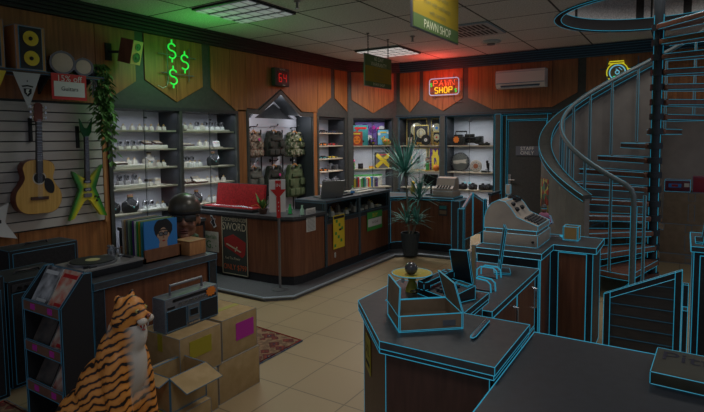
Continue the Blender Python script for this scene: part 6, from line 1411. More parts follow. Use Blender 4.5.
# ================================================================== CARTONS, BOOMBOX, TIGER
# lower layer 0-.30, upper layer .301-.60
a = px(192, 335, -2.80); zc_ = .60
carton('large carton with magenta sticker under the right end of the boombox', (-2.97, 2.76, .301), (.40, .36, .298), 0, stick=[('x', -.12, .40, .36, .80, MAG)])
carton('carton supporting the stickered one from below', (-2.97, 2.74, 0), (.42, .42, .30), 0)
carton('carton under the left end of the boombox with yellow sticker', (-2.95, 2.37, .301), (.40, .36, .297), 0, stick=[('x', -.28, .25, .45, .85, YELD)])
carton('lower carton under the yellow stickered one', (-2.95, 2.30, 0), (.42, .40, .30), 0)
carton('small open carton between the tiger and the boombox', (-2.66, 2.09, .26), (.22, .28, .22), 0, flaps=[('x', 1, -.35, .16), ('x', -1, .0, .02), ('y', -1, -.3, .08)])
carton('plain carton beneath the small open one', (-2.64, 2.06, 0), (.28, .32, .26), 0)
bx = thing('boombox', 'silver grey boombox cassette player with handle and orange star sticker', 'boombox', (-2.965, 2.435, .60), PI/2)
BW, BH, BD = .47, .235, .13
GS = noisy('brushed_grey_plastic', (.16, .16, .17), (.21, .21, .22), 30, (1, 1, 4), .4, metal=.2)
MB(GS).bb(-BW/2, BW/2, -BD/2, BD/2, 0, BH, bev=.006).build('body', None, bx)
MB(BLKM).bb(-BW/2+.012, -BW/2+.17, -BD/2-.006, -BD/2, .012, .150).build('speaker_grille', None, bx); MB(BLKM).bb(BW/2-.17, BW/2-.012, -BD/2-.006, -BD/2, .012, .150).build('speaker_grille', None, bx)
dk = MB(MGREY).bb(-.052, .052, -BD/2-.010, -BD/2, .035, .150, bev=.003).build('cassette_deck', None, bx); MB(BLK).bb(-.036, .036, -BD/2-.012, -BD/2-.009, .070, .120).build('cassette_window', None, dk)
mb = MB(SILVER)
for k in range(5): mb.box((-.04+.02*k, -BD/2-.008, .022), (.015, .012, .012))
mb.build('buttons', None, bx)
mb = MB(CHROME)
for k in range(9): mb.cyl((-.11+.027*k, -BD/2-.006, .185), .008, .014, RX, n=10)
mb.build('sliders', None, bx)
MB(BLK).bb(-.17, .13, -BD/2-.003, -BD/2, .203, .222).bb(-BW/2+.02, -BW/2+.08, -BD/2-.003, -BD/2, .16, .175).bb(BW/2-.08, BW/2-.02, -BD/2-.003, -BD/2, .16, .175).build('tuner_scale', None, bx)
MB(GS).tube([(-.14, 0, BH-.005), (-.14, 0, BH+.065), (.14, 0, BH+.065), (.14, 0, BH-.005)], .010, 8).build('handle', None, bx)
MB(ORANGE).prism([((.050 if q % 2 else .036)*math.cos(q*PI/10), (.040 if q % 2 else .029)*math.sin(q*PI/10)) for q in range(20)], (.165, -BD/2-.004, .200), (1, 0, 0), (0, 0, 1), (0, -.003, 0)).build('star_sticker', None, bx)
edges(bx, .0022, CYAND, skip=('sliders', 'buttons', 'star_sticker', 'handle', 'tuner_scale'))
# tiger statue
tm = mat('tiger_fur', (.6, .2, .03), .5); nt, N, L, b = nodes(tm)
tc = N.new('ShaderNodeTexCoord'); nz = N.new('ShaderNodeTexNoise'); nz.inputs['Scale'].default_value = 3.5
mp_ = N.new('ShaderNodeMapping'); mp_.inputs['Rotation'].default_value = (math.radians(-28), 0, 0)
wv = N.new('ShaderNodeTexWave'); wv.bands_direction = 'Z'; wv.inputs['Scale'].default_value = 8; wv.inputs['Distortion'].default_value = 5.5; wv.inputs['Detail'].default_value = 2.2; wv.inputs['Detail Scale'].default_value = 1.6
r = ramp(N, [(.0, (.014, .008, .005)), (.14, (.014, .008, .005)), (.24, (.62, .20, .03)), (1, (.78, .31, .06))])
sp = N.new('ShaderNodeSeparateXYZ'); gt_ = N.new('ShaderNodeMapRange'); mx = N.new('ShaderNodeMix'); mx.data_type = 'RGBA'
L.new(tc.outputs['Object'], mp_.inputs[0]); L.new(mp_.outputs[0], wv.inputs['Vector']); L.new(wv.outputs['Fac'], r.inputs[0]); L.new(r.outputs[0], mx.inputs[6])
# white belly/chest: front (+y local) below the muzzle
L.new(tc.outputs['Object'], sp.inputs[0]); ma = N.new('ShaderNodeMath'); ma.operation = 'MULTIPLY_ADD'; L.new(sp.outputs['Z'], ma.inputs[0]); ma.inputs[1].default_value = .42; L.new(sp.outputs['Y'], ma.inputs[2])
L.new(ma.outputs[0], gt_.inputs[0]); gt_.inputs[1].default_value = .385; gt_.inputs[2].default_value = .43; gt_.clamp = True
lt = N.new('ShaderNodeMath'); lt.operation = 'LESS_THAN'; L.new(sp.outputs['Z'], lt.inputs[0]); lt.inputs[1].default_value = .90; ml = N.new('ShaderNodeMath'); ml.operation = 'MULTIPLY'; L.new(gt_.outputs[0], ml.inputs[0]); L.new(lt.outputs[0], ml.inputs[1])
ax = N.new('ShaderNodeMath'); ax.operation = 'ABSOLUTE'; L.new(sp.outputs['X'], ax.inputs[0]); axl = N.new('ShaderNodeMapRange'); axl.inputs[1].default_value = .085; axl.inputs[2].default_value = .05; L.new(ax.outputs[0], axl.inputs[0]); mm_ = N.new('ShaderNodeMath'); mm_.operation = 'MULTIPLY'; L.new(ml.outputs[0], mm_.inputs[0]); L.new(axl.outputs[0], mm_.inputs[1]); L.new(mm_.outputs[0], mx.inputs[0]); mx.inputs[7].default_value = (.62, .55, .47, 1); L.new(mx.outputs[2], b.inputs['Base Color'])
tg = thing('tiger_statue', 'painted sitting tiger statue with open red mouth beside the boombox', 'statue', (-2.60, 1.60, 0), math.radians(-72)); tg.scale = (.96, .98, 1.04)
# local +y = facing direction
mb = MB(tm)
mb.sph((0, -.10, .28), (.20, .26, .27), n=24, k=16).sph((0, .0, .50), (.155, .19, .22), n=24, k=16).sph((0, .085, .68), (.125, .14, .20), n=24, k=16).sph((0, .13, .84), (.095, .11, .12), n=20, k=12)
TH = Matrix.Translation((0, .145, .93))@Matrix.Rotation(math.radians(-6), 4, 'X')@Matrix.Scale(.84, 4)@Matrix.Translation((0, -.165, -.93))
hb = MB(tm).sph((0, .165, .975), (.098, .10, .092), n=24, k=16).sph((0, .235, .950), (.058, .072, .040), n=20, k=12).sph((-.034, .280, .944), (.034, .034, .028), n=14, k=10).sph((.034, .280, .944), (.034, .034, .028), n=14, k=10).sph((0, .232, .980), (.030, .075, .026), n=14, k=10).sph((0, .215, .858), (.040, .056, .018), n=14, k=8)
for s_ in (-1, 1):
    hb.sph((s_*.085, .16, .93), (.045, .06, .06), n=12, k=8).sph((s_*.074, .125, 1.056), (.030, .014, .032), n=12, k=8).sph((s_*.045, .232, 1.008), (.026, .02, .012), n=10, k=6)
mb.merge(hb, TH)
for s_ in (-1, 1):
    mb.sph((s_*.10, .12, .62), (.06, .07, .16), n=14, k=10).tube([(s_*.10, .13, .60), (s_*.105, .17, .35), (s_*.10, .18, .05)], [.068, .056, .05], 14).sph((s_*.10, .215, .035), (.06, .085, .04), n=14, k=8)
    mb.sph((s_*.19, -.05, .22), (.085, .19, .19), n=18, k=12).sph((s_*.20, .14, .04), (.055, .12, .042), n=14, k=8)
o = mb.build('body', None, tg); md = o.modifiers.new('r', 'REMESH'); md.mode = 'VOXEL'; md.voxel_size = .012; md.use_smooth_shade = True; sm_ = o.modifiers.new('s', 'SMOOTH'); sm_.iterations = 6
MB(tm).tube([(0, -.30, .06), (.15, -.40, .035), (.32, -.34, .03), (.42, -.15, .03), (.43, .02, .03)], [.035, .034, .032, .03, .02], 12).build('tail', None, tg)
MB(noisy('cream_fur', (.55, .47, .38), (.66, .58, .48), 10)).sph((-.034, .287, .938), (.033, .032, .024), n=14, k=10).sph((.034, .287, .938), (.033, .032, .024), n=14, k=10).sph((0, .222, .852), (.038, .054, .018), n=14, k=8).xf(TH).build('muzzle', None, tg)
TR = mat('red_painted_mouth', (.55, .03, .02), .35)
MB(TR).sph((0, .228, .893), (.036, .052, .030), n=16, k=8).xf(TH).build('mouth', None, tg)
MB(mat('pink_tongue', (.60, .10, .09), .4)).sph((0, .245, .872), (.022, .045, .008), n=12, k=6).xf(TH).build('tongue', None, tg)
for s_ in (-1, 1):
    MB(WHITE).ring([(.009, 0), (.001, -.034)], 8, Matrix.Translation((s_*.028, .288, .922))).xf(TH).build('tooth', None, tg)
    MB(WHITE).ring([(.008, 0), (.001, .028)], 8, Matrix.Translation((s_*.024, .262, .870))).xf(TH).build('tooth', None, tg)
    ey = MB(mat('amber_eye', (.50, .38, .10), .2)).sph((s_*.044, .252, .995), .013, n=12, k=8).xf(TH).build('eye', None, tg)
    MB(BLK).sph((s_*.047, .262, .996), .007, n=10, k=6).xf(TH).build('pupil', None, ey)
    mb = MB(BLKM)
    for (a_, y_, z_) in ((.02, .205, 1.045), (.05, .20, 1.035), (.034, .222, 1.026)): mb.sph((s_*a_, y_, z_), (.016, .012, .004), n=8, k=5)
    for k in range(3): mb.sph((s_*(.112+.006*k), .20-.02*k, .955-.024*k), (.008, .026, .005), n=8, k=5)
    mb.xf(TH).build('face_stripes', None, tg)
MB(mat('pink_nose', (.30, .09, .06), .4)).sph((0, .308, .966), (.018, .012, .012), n=12, k=8).xf(TH).build('nose', None, tg)
# ================================================================== cash desk
DK = noisy('blue_black_laminate', (.018, .022, .028), (.026, .031, .038), 20, rough=.5)
TP = noisy('charcoal_top', (.040, .041, .043), (.055, .056, .058), 25, rough=.45)
ZD_ = .95
pl_ = [(-1.52, 4.35), (-.95, 4.35), (-.95, 4.80), (-.60, 4.80), (-.60, 5.32), (-1.52, 5.32)]
def ins(p, d, cx, cy): return [(x+(d if x < cx else -d), y+(d if y < cy else -d)) for x, y in p]
cd_ = thing('cash_desk', 'stepped dark cash desk carrying the beige register', 'counter', (-1.1, 4.8, 0))
MB(DK).prism([(-1.50, 4.38), (-.98, 4.38), (-.98, 4.83), (-.63, 4.83), (-.63, 5.30), (-1.50, 5.30)], (0, 0, 0), (1, 0, 0), (0, 1, 0), (0, 0, .90)).build('desk_body', None, cd_, True)
MB(TP).prism(pl_, (0, 0, .90), (1, 0, 0), (0, 1, 0), (0, 0, .05)).build('desk_top', None, cd_, True)
MB(WOODD).bb(-.91, -.68, 4.818, 4.829, .02, .885).build('wood_panel', None, cd_, True); MB(WOODD).bb(-.979, -.972, 4.42, 4.79, .02, .885).build('wood_panel', None, cd_, True)
edges(cd_, .0045, CYAN)
# register
r0 = thing('cash_register', 'large beige cash register on the cash desk', 'cash register', (-1.27, 4.81, ZD_+.001))
BGE = BEIGE
MB(BGE).box((0, 0, .055), (.48, .50, .11), bev=.008).build('drawer_base', None, r0)
MB(BEIGED).box((0, 0, .125), (.45, .46, .035)).build('middle_band', None, r0)
pr = [(-.235, .14), (.235, .14), (.235, .185), (.10, .235), (.055, .255), (.0, .335), (-.05, .385), (-.11, .395), (-.17, .365), (-.215, .30), (-.235, .23)]
MB(BGE).prism(outline_smooth(pr[:1], 1)+pr[1:], (0, .23, 0), (1, 0, 0), (0, 0, 1), (0, -.46, 0)).build('housing', None, r0)
mb = MB(DGREY); sl_ = math.atan2(.05, .135)
for i in range(5):
    for j in range(7): mb.box((.115+.026*i, -.15+.046*j, .238-.0098*i*1.02), (.018, .03, .018), m=Matrix.Rotation(sl_, 4, 'Y'))
mb.build('keyboard', None, r0)
for i, y in ((0, -.12), (1, -.12), (0, .05)): MB(BLK).sph((.03-.035*i, y, .31+.045*i), .022, n=12, k=8).build('dial_knob', None, r0)
mb = MB(BLK)
for q in range(4): mb.box((-.02-.022*q, .10, .372+.006*q), (.012, .18, .03))
mb.build('amount_keys', None, r0); MB(BLK).sph((.20, -.255, .05), .012, n=10, k=6).build('drawer_lock', None, r0)
edges(r0, .0035, CYAN, skip=('keyboard', 'dial_knob', 'amount_keys', 'drawer_lock'))
t = thing('customer_display', 'small beige pole display standing behind the register', 'display', (-1.45, 5.15, ZD_+.001)); MB(BEIGE).cyl((0, 0, .20), .012, .40, n=10).cyl((0, 0, .005), .05, .01).build('pole', None, t); MB(BEIGE).box((0, 0, .44), (.05, .04, .10), bev=.01).build('display_head', None, t); edges(t, .003, CYAN, ang=.9)
# figurine, mug, scissors
q_ = py(544, 222, 5.22)
t = thing('figurine', 'small figurine in pink and navy clothes behind the register', 'figurine', (q_.x, 5.22, ZD_+.001))
MB(mat('navy_cloth', (.02, .03, .08), .7)).ring([(.035, 0), (.04, .05), (.03, .12), (.045, .17), (.02, .20)], 16).build('trousers', None, t)
MB(mat('pink_cloth', (.35, .12, .20), .7)).sph((0, 0, .18), (.055, .04, .05), n=14, k=8).tube([(.05, 0, .19), (.075, -.02, .13), (.03, -.05, .11)], .014, 6).tube([(-.05, 0, .19), (-.07, -.01, .12)], .014, 6).build('shirt', None, t)
MB(SKIN).sph((0, 0, .25), (.028, .028, .035), n=12, k=8).build('head', None, t); MB(DGREY).ring([(.026, .262), (.03, .275), (.016, .30), (.005, .305)], 12).build('cap', None, t); edges(t, .003, CYAN, ang=1.0)
q_ = pz(571, 240, ZD_)
t = thing('pen_cup', 'square tan cup on the corner of the cash desk', 'cup', (q_.x, q_.y+.03, ZD_+.001)); mb = MB(mat('tan_leather', (.42, .26, .09), .6)); cw = .065
mb.bb(-cw, cw, -cw, -cw+.008, 0, .125).bb(-cw, cw, cw-.008, cw, 0, .125).bb(-cw, -cw+.008, -cw, cw, 0, .125).bb(cw-.008, cw, -cw, cw, 0, .125).bb(-cw, cw, -cw, cw, 0, .008).build('cup_walls', None, t); MB(BLK).bb(-cw+.008, cw-.008, -cw+.008, cw-.008, .008, .02).build('felt_bottom', None, t); edges(t, .003, CYAN)
q_ = pz(558, 238, ZD_)
t = thing('scissors', 'open scissors lying on the cash desk beside the tan cup', 'scissors', (q_.x-.01, q_.y+.04, ZD_+.001), .5)
MB(SILVER).prism([(-.11, -.004), (.02, -.010), (.02, .006)], (0, 0, .004), (1, 0, 0), (0, 1, 0), (0, 0, .003)).prism([(-.11, .03), (.02, -.004), (.02, .010)], (0, 0, .008), (1, 0, 0), (0, 1, 0), (0, 0, .003)).build('blades', None, t)
mb = MB(CYAN)
for s_ in (-1, 1): mb.tube([(.055+.028*math.cos(q*PI/8), s_*.024+.018*math.sin(q*PI/8), .008) for q in range(16)], .006, 6, True)
mb.build('finger_loops', None, t)

# ================================================================== middle desk
md_ = thing('side_desk', 'lower dark side desk with drawers between cash desk and front counter', 'desk', (-1.15, 3.55, 0))
MB(DK).bb(-1.40, -.945, 3.0, 4.10, 0, .84).build('desk_body', None, md_, True); MB(TP).bb(-1.43, -.92, 2.96, 4.14, .84, .88).build('desk_top', None, md_, True)
for y0, y1 in ((3.05, 3.55), (3.57, 4.07)):
    for z0, z1 in ((.45, .82), (.05, .43)):
        d_ = MB(WOODD).bb(-.946, -.935, y0, y1, z0, z1).build('drawer', None, md_, True)
        MB(CHROME).tube([(-.935, y1-.09, z1-.05), (-.905, y1-.09, z1-.055), (-.905, y1-.09, z1-.20), (-.935, y1-.09, z1-.205)], .009, 8).build('handle', None, d_, True)
edges(md_, .0035, CYAN, skip=('handle',))
q_ = pz(502, 272, .88)
t = thing('tablet_screen', 'thin upright screen seen edge on, standing on the side desk', 'screen', (q_.x, q_.y, .881), math.atan2(q_.y, q_.x)+.05)
MB(BLK).box((0, 0, .19), (.22, .012, .32), m=Matrix.Rotation(.13, 4, 'X'), bev=.003).build('panel', None, t); MB(DGREY).box((0, 0, .006), (.16, .12, .012), bev=.003).box((0, .015, .05), (.03, .012, .08)).build('stand', None, t); edges(t, .003, CYAN)
for i, ((u0, v0, u1, v1), lab) in enumerate((((477, 276, 497, 279), 'pair of bent wire holders at the back of the side desk'), ((470, 288, 491, 293), 'pair of bent wire holders at the front of the side desk'))):
    a, b_ = pz(u0, v0, .88), pz(u1, v1, .88)
    if a.y < 2.98: a.y = 3.0; b_.y = 3.0
    t = thing('wire_holder', lab, 'wire holder', (a.x, a.y, .881)); d = b_-a; d.z = 0; mb = MB(CYAN)
    for s_ in (0, .05):
        o_ = Vector((s_*.3, s_, 0)); mb.tube([o_, o_+Vector((0, 0, .05)), o_+Vector((.02, 0, .075))+d*.05, o_+d*.8+Vector((0, 0, .075)), o_+d*.97+Vector((0, 0, .055)), o_+d], .005, 6)
    mb.build('wire_loops', None, t); MB(DGREY).box(d/2+Vector((0, .025, .003)), (d.length*.95, .05, .006)).build('foot', None, t)

# ================================================================== front counter
ZF = 1.0
fp = [(-1.51, 2.42), (-1.12, 1.97), (-.60, 1.97), (-.60, 2.52), (-.93, 2.52), (-.93, 2.93), (-1.51, 2.93)]
fi = [(-1.48, 2.43), (-1.105, 2.0), (-.63, 2.0), (-.63, 2.49), (-.96, 2.49), (-.96, 2.90), (-1.48, 2.90)]
fc = thing('front_counter', 'dark angular front counter carrying the open carton and telephone', 'counter', (-1.1, 2.4, 0))
MB(noisy('dark_red_brown_panel', (.06, .025, .018), (.085, .036, .026), 8, (5, 5, .5), .5)).prism(fi, (0, 0, 0), (1, 0, 0), (0, 1, 0), (0, 0, .945)).build('counter_body', None, fc, True)
MB(TP).prism(fp, (0, 0, .965), (1, 0, 0), (0, 1, 0), (0, 0, .035)).build('counter_top', None, fc, True)
MB(CHAR).prism([(x*.992-.009, y*.992+.018) for x, y in fp], (0, 0, .945), (1, 0, 0), (0, 1, 0), (0, 0, .02)).build('under_band', None, fc, True)
edges(fc, .003, CYAN)
t = thing('warning_sticker', 'small yellow and black sign on the angled face of the front counter', 'sign', ((-1.49-1.105)/2-.13, 2.215, .70))
dv = Vector((-1.105+1.48, 2.0-2.43, 0)).normalized(); nv = Vector((dv.y, -dv.x, 0)); o_ = Vector((-1.48, 2.43, 0))+dv*.10+nv*.002
t.location = (o_.x, o_.y, .68); t.rotation_euler = (0, 0, math.atan2(dv.y, dv.x))
MB(YELD).box((.05, -.002, .08), (.13, .004, .19)).build('plate', None, t); MB(BLKM).text('XL', (.05, -.0045, .10), (1, 0, 0), (0, 0, 1), .08).box((.05, -.005, .03), (.10, .001, .02)).build('print', None, t)
rc2 = thing('front_desk', 'dark desk in the right foreground with the boxed game on it', 'desk', (.3, 1.9, 0))
MB(DK).bb(-.56, 1.3, 1.30, 2.53, 0, .91).build('desk_body', None, rc2, True); MB(noisy('blue_black_top', (.013, .016, .022), (.018, .022, .03), 25, rough=.5)).bb(-.59, 1.33, 1.27, 2.57, .91, .95).build('desk_top', None, rc2, True); edges(rc2, .004, CYAN)
# open carton on the counter
a, b_ = pz(399, 333, ZF), pz(463, 329, ZF)
bw = (b_-a).length; ang = math.atan2((b_-a).y, (b_-a).x); cc_ = (a+b_)/2+Vector((-math.sin(ang), math.cos(ang), 0))*.125
ctn = carton('open brown carton with raised flaps on the front counter', (cc_.x, cc_.y, ZF+.002), (bw, .25, .075), ang,
    flaps=[('x', -1, 1.62, .135), ('x', 1, 1.85, .15), ('y', 1, -.3, .06)], m=TAND, em=CYAN, stick=[('y', .18, .38, .25, .62, MGREY)])
t = thing('ballpoint_pen', 'thick pen lying on the front counter right of the carton', 'pen', (0, 0, 0)); a, b_ = pz(471.5, 341, ZF), pz(488, 322, ZF); t.location = ((a.x+b_.x)/2, (a.y+b_.y)/2, ZF+.0125); d = b_-a; t.rotation_euler = (0, 0, math.atan2(d.y, d.x)); L_ = d.length*.96
MB(mat('blue_grey_pen', (.10, .12, .14), .4)).ring([(.002, -L_/2), (.009, -L_/2+.02), (.011, -L_*.2), (.011, L_/2-.02), (.008, L_/2)], 14, RY).build('barrel', None, t); MB(CHROME).box((L_*.28, 0, .013), (L_*.3, .005, .004)).build('clip', None, t)
e = MB(CYAN).tube([(-L_/2, -.006, 0), (-L_*.4, -.012, 0), (L_/2-.01, -.012, 0), (L_/2, 0, 0), (L_/2-.01, .012, 0), (-L_*.4, .012, 0), (-L_/2, .006, 0)], .0022, 4, True); e.build('edge_outline', None, t)
# crystal ball on yellow dish stand
q_ = pz(412, 291, ZF)
t = thing('ball_ornament', 'smoky grey ball on a yellow wide brimmed stand behind the carton', 'ornament', (q_.x, min(q_.y, 2.86), ZF+.001)); 
MB(YELD).ring([(.04, 0), (.036, .02), (.02, .06), (.03, .09), (.115, .105), (.118, .110), (.03, .102), (.02, .095)], 32).build('dish_stand', None, t)
MB(mat('smoky_ball', (.09, .085, .09), .15, .3)).sph((0, -.01, .137), .038, n=24, k=16).build('ball', None, t); MB(WHITE).sph((-.035, -.05, .07), (.012, .008, .014), n=10, k=6).build('side_bead', None, t)
e = MB(CYAN); vd = Vector((q_.x, q_.y, -.8)).normalized(); e.tube([(.118*math.cos(2*PI*k/32), .118*math.sin(2*PI*k/32), .109) for k in range(32)], .0022, 4, True); e.build('edge_outline', None, t)
# telephone
q_ = pz(452, 291, ZF)
t = thing('desk_telephone', 'black push button telephone on the front counter', 'telephone', (q_.x+.01, min(q_.y, 2.74), ZF+.001), -.45)
MB(BLK).prism([(-.10, 0), (.10, 0), (.10, .075), (-.10, .035)], (-.13, 0, 0), (0, 1, 0), (0, 0, 1), (.26, 0, 0)).build('base', None, t)
MB(BLKM).box((-.085, 0, .085), (.06, .22, .035), m=Matrix.Rotation(.2, 4, 'X'), bev=.012).box((-.085, -.09, .06), (.062, .055, .05), bev=.012).box((-.085, .09, .095), (.062, .055, .05), bev=.012).build('handset', None, t)
mb = MB(DGREY)
for i in range(3):
    for j in range(4): mb.box((.0+.03*i, -.06+.03*j, .052+.0062*j), (.02, .02, .012))
mb.build('keypad', None, t); MB(mat('dim_lcd', (.06, .09, .08), .3)).box((.06, .075, .075), (.10, .03, .006), m=Matrix.Rotation(.2, 4, 'X')).build('display', None, t)
MB(BLK).tube([(-.09+.012*math.cos(q*1.2), -.12-.002*q, .03+.01*math.sin(q*1.2)) for q in range(30)], .003, 5).build('coiled_cord', None, t); edges(t, .0025, CYAN, skip=('keypad', 'coiled_cord'))
# monitor seen from behind with a cardboard sheet
q_ = pz(459, 283, ZF)
yy = min(q_.y, 2.88); sc_ = Vector((q_.x, q_.y, 0)).length
t = thing('till_monitor', 'dark monitor seen from the back standing behind the telephone', 'monitor', (-1.075, 2.865, ZF+.001), math.radians(-18))
MB(BLK).box((0, 0, .15), (.135, .014, .20), m=Matrix.Rotation(.12, 4, 'X')@Matrix.Rotation(-.10, 4, 'Y'), bev=.003).build('screen_back', None, t); MB(DGREY).box((0, 0, .006), (.13, .09, .012), bev=.003).box((0, .01, .035), (.03, .012, .06)).build('stand', None, t); edges(t, .0028, CYAN)
t = thing('cardboard_sheet', 'tan cardboard strip upright behind the monitor', 'cardboard', (-1.015, 2.905, ZF+.001)); MB(TAN).box((0, 0, .14), (.022, .012, .27)).build('sheet', None, t); edges(t, .002, CYAND)
# boxed game on the right desk
q_ = pz(660, 333, 1.0)
t = thing('board_game', 'dark boxed game with large faded letters at the lower right corner', 'game box', (q_.x+.155, min(q_.y, 2.53)-.15, .951), math.radians(-3))
MB(noisy('dark_olive_box', (.035, .034, .022), (.05, .048, .03), 8)).box((0, 0, .024), (.33, .28, .048), bev=.003).build('box_body', None, t); MB(mat('faded_navy_ink', (.012, .012, .03), .7)).text('Pitfor', (0.0, .055, .0485), (1, 0, 0), (0, 1, 0), .13).build('title_print', None, t); edges(t, .0028, CYAN, skip=('title_print',))
# ---- right slatted gate
gz0, gz1, gx0, gx1, gy = .63, .89, -.51, .02, 4.6
t = thing('slatted_gate', 'dark slatted swing gate with sloping top beside the cash desk', 'gate', ((gx0+gx1)/2, gy, .05))
MB(noisy('dark_gate_boards', (.05, .045, .042), (.065, .058, .055), 8, (1, 1, 6), .5)).prism([(gx0+.03, .10), (gx1-.03, .10), (gx1-.03, gz1-.05), (gx0+.03, gz0-.02)], (0, gy+.012, 0), (1, 0, 0), (0, 0, 1), (0, -.014, 0)).build('slat_boards', None, t, True)
MB(CHAR).prism([(gx0, .05), (gx0+.045, .05), (gx0+.045, gz0+.022), (gx0, gz0)], (0, gy+.02, 0), (1, 0, 0), (0, 0, 1), (0, -.04, 0)).prism([(gx1-.045, .05), (gx1, .05), (gx1, gz1), (gx1-.045, gz1-.022)], (0, gy+.02, 0), (1, 0, 0), (0, 0, 1), (0, -.04, 0)).prism([(gx0+.045, gz0-.025), (gx1-.045, gz1-.07), (gx1-.045, gz1-.022), (gx0+.045, gz0+.022)], (0, gy+.02, 0), (1, 0, 0), (0, 0, 1), (0, -.04, 0)).bb(gx0+.045, gx1-.045, gy-.02, gy+.02, .05, .10).build('gate_frame', None, t, True)
mb = MB(CYAND)
for k in range(1, 8):
    z = .10+.092*k
    xs = gx0+.045 if z < gz0-.03 else gx0+.045+(z-gz0+.03)/(gz1-gz0)*(gx1-gx0-.09)
    if xs < gx1-.06: mb.box(((xs+gx1-.045)/2, gy-.004, z), (gx1-.045-xs, .006, .005))
mb.build('board_lines', None, t, True); edges(t, .004, CYAN, skip=('board_lines', 'slat_boards'))
t = thing('gate_post', 'dark post with latch right of the slatted gate', 'post', (.045, 4.62, 0)); MB(DK).box((0, 0, .39), (.035, .06, .78)).build('post_body', None, t); MB(MGREY).box((0, -.035, .60), (.03, .012, .03)).build('latch', None, t); edges(t, .0035, CYAN)
t = thing('end_cabinet', 'tall dark cabinet cut by the right picture edge', 'cabinet', (.42, 4.95, 0)); MB(DK).bb(.09, .9, 4.66, 5.3, 0, 1.03).build('carcass', None, t, True); MB(TP).bb(.07, .92, 4.63, 5.32, 1.03, 1.07).build('cabinet_top', None, t, True); MB(CHAR).bb(.13, .86, 4.65, 4.66, .05, 1.0).build('door', None, t, True); edges(t, .0045, CYAN)
t = thing('leaning_panel', 'dark leaning panel standing on the end cabinet at the picture edge', 'panel', (.15, 4.9, 1.071)); MB(CHAR).box((.03, 0, .20), (.02, .30, .42), m=Matrix.Rotation(.12, 4, 'Y')).build('board', None, t); MB(BLKM).box((0, 0, .006), (.1, .25, .012)).build('foot', None, t); edges(t, .003, CYAN)
# ---- saloon gate at left: two leaves with sloping tops
xg = -2.75
p = [px(462, 241, xg), px(462, 210, xg), px(471.5, 196, xg), px(482, 205, xg), px(482, 231, xg)]
t = thing('saloon_gate', 'pair of small brown swing gate leaves with peaked top before the staff door', 'gate', (xg, (p[0].y+p[4].y)/2, 0))
ym = p[2].y; zlo = .38
for i, (y0, y1, za, zb_) in enumerate(((p[0].y, ym-.01, .84, 1.02), (ym+.01, p[4].y, 1.02, .86))):
    l = MB(WOODD).prism([(y0, zlo), (y1, zlo), (y1, zb_), (y0, za)], (xg, 0, 0), (0, 1, 0), (0, 0, 1), (.02, 0, 0)).build('gate_leaf', None, t, True)
    tp = MB(MGREY).prism([(y0, za), (y1, zb_), (y1, zb_+.035), (y0, za+.035)], (xg-.005, 0, 0), (0, 1, 0), (0, 0, 1), (.03, 0, 0)).bb(xg-.004, xg+.024, y0-.012, y0+.012, zlo, za+.02).bb(xg-.004, xg+.024, y1-.012, y1+.012, zlo, zb_+.02).build('leaf_trim', None, l, True)
    mb = MB(CHAR)
    for k in range(1, 5): mb.bb(xg+.0195, xg+.021, y0, y1, zlo+.09*k, zlo+.09*k+.004)
    mb.build('board_grooves', None, l, True)
MB(DK).bb(xg-.03, xg+.05, p[0].y-.09, p[0].y-.02, 0, .86).build('hinge_post', None, t, True); MB(DK).bb(xg-.03, xg+.05, p[4].y+.02, p[4].y+.09, 0, .90).build('hinge_post', None, t, True); edges(t, .0035, CYAN, skip=('board_grooves',))
t = thing('wood_partition', 'brown wood partition behind the peaked swing gate', 'partition', (-2.55, 8.45, 0)); MB(WOODD).bb(-2.62, -2.59, 8.2, 8.68, .12, .98).build('panel', None, t, True); MB(DK).bb(-2.635, -2.575, 8.2, 8.68, 0, .12).bb(-2.635, -2.575, 8.2, 8.68, .98, 1.01).build('rails', None, t, True); edges(t, .003, CYAND)
t = thing('dark_floor_sheet', 'dark sheet added to darken the floor behind the peaked swing gate', 'mat', (-2.2, 7.6, .001)); MB(noisy('brown_black_sheet', (.05, .04, .035), (.07, .055, .045), 30, rough=.8)).bb(-2.70, -1.66, 6.2, 9.0, .001, .012).build('floor_sheet', None, t, True); edges(t, .002, CYAND)  # made-up sheet laid over the bright floor to darken the gate gap
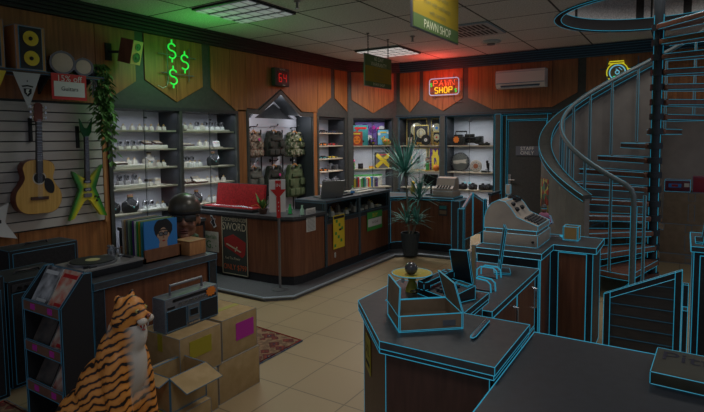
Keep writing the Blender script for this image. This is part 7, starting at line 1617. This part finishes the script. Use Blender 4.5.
# ---- spiky plant
pc_ = pz(412.5, 256, 0); sp0 = Vector((-3.64, 7.42, .046))
t = thing('potted_plant', 'tall spiky blue green plant in a ribbed dark pot by the back counter', 'plant', sp0)
pm = MB(mat('dark_blue_grey_pot', (.035, .045, .05), .5)).ring([(.105, 0), (.145, .34), (.15, .36), (.13, .36), (.125, .31)], 28)
for k in range(20): a = 2*PI*k/20; pm.tube([(.108*math.cos(a), .108*math.sin(a), .01), (.147*math.cos(a), .147*math.sin(a), .34)], .006, 5)
pm.build('pot', None, t); MB(mat('soil', (.03, .02, .015), .95)).cyl((0, 0, .30), .125, .02, n=24).build('soil', None, t)
st = MB(noisy('grey_brown_stem', (.14, .12, .09), (.2, .17, .13), 12, rough=.8)); lf = MB(LEAFT); rr_ = random.Random(11)
heads = [(Vector((-.02, 0, .30)), Vector((-.10, .02, 1.36)), .74, 120), (Vector((.03, .02, .30)), Vector((.16, .0, 1.0)), .40, 70), (Vector((0, -.02, .30)), Vector((-.04, -.05, .62)), .36, 60), (Vector((0.03, -.02, .30)), Vector((.14, -.05, .62)), .30, 45)]
for a, b_, L_, n_ in heads:
    st.tube([a, (a+b_)/2+Vector((.01, 0, 0)), b_], [.018, .016, .014], 8)
    for k in range(n_):
        th = rr_.uniform(0, 2*PI); el = rr_.uniform(-.15, 1.35); l = L_*rr_.uniform(.75, 1.1)
        d = Vector((math.cos(th)*math.cos(el), math.sin(th)*math.cos(el), math.sin(el))); o_ = b_-Vector((0, 0, rr_.uniform(0, .12)))
        s_ = d.cross(Vector((0, 0, 1))); s_ = s_.normalized() if s_.length > .05 else Vector((1, 0, 0))
        p1 = o_+d*l*.5; p2 = o_+d*l-Vector((0, 0, l*.16*math.cos(el))); w_ = .012
        lf.quad(o_-s_*w_*.6, o_+s_*w_*.6, p1+s_*w_, p1-s_*w_); lf.quad(p1-s_*w_, p1+s_*w_, p2)
lf.build('leaves', None, t); st.build('stems', None, t)
# small sign on the back counter
t = thing('notice_card', 'small dark framed notice on the wood of the back counter', 'sign', (py(443, 205, 7.87).x, 7.872, .66)); MB(DGREY).box((0, -.004, .07), (.15, .006, .17)).build('frame', None, t); MB(TEAL).box((0, -.008, .12), (.12, .003, .05)).use(TAND).box((0, -.008, .04), (.12, .003, .06)).build('print', None, t)
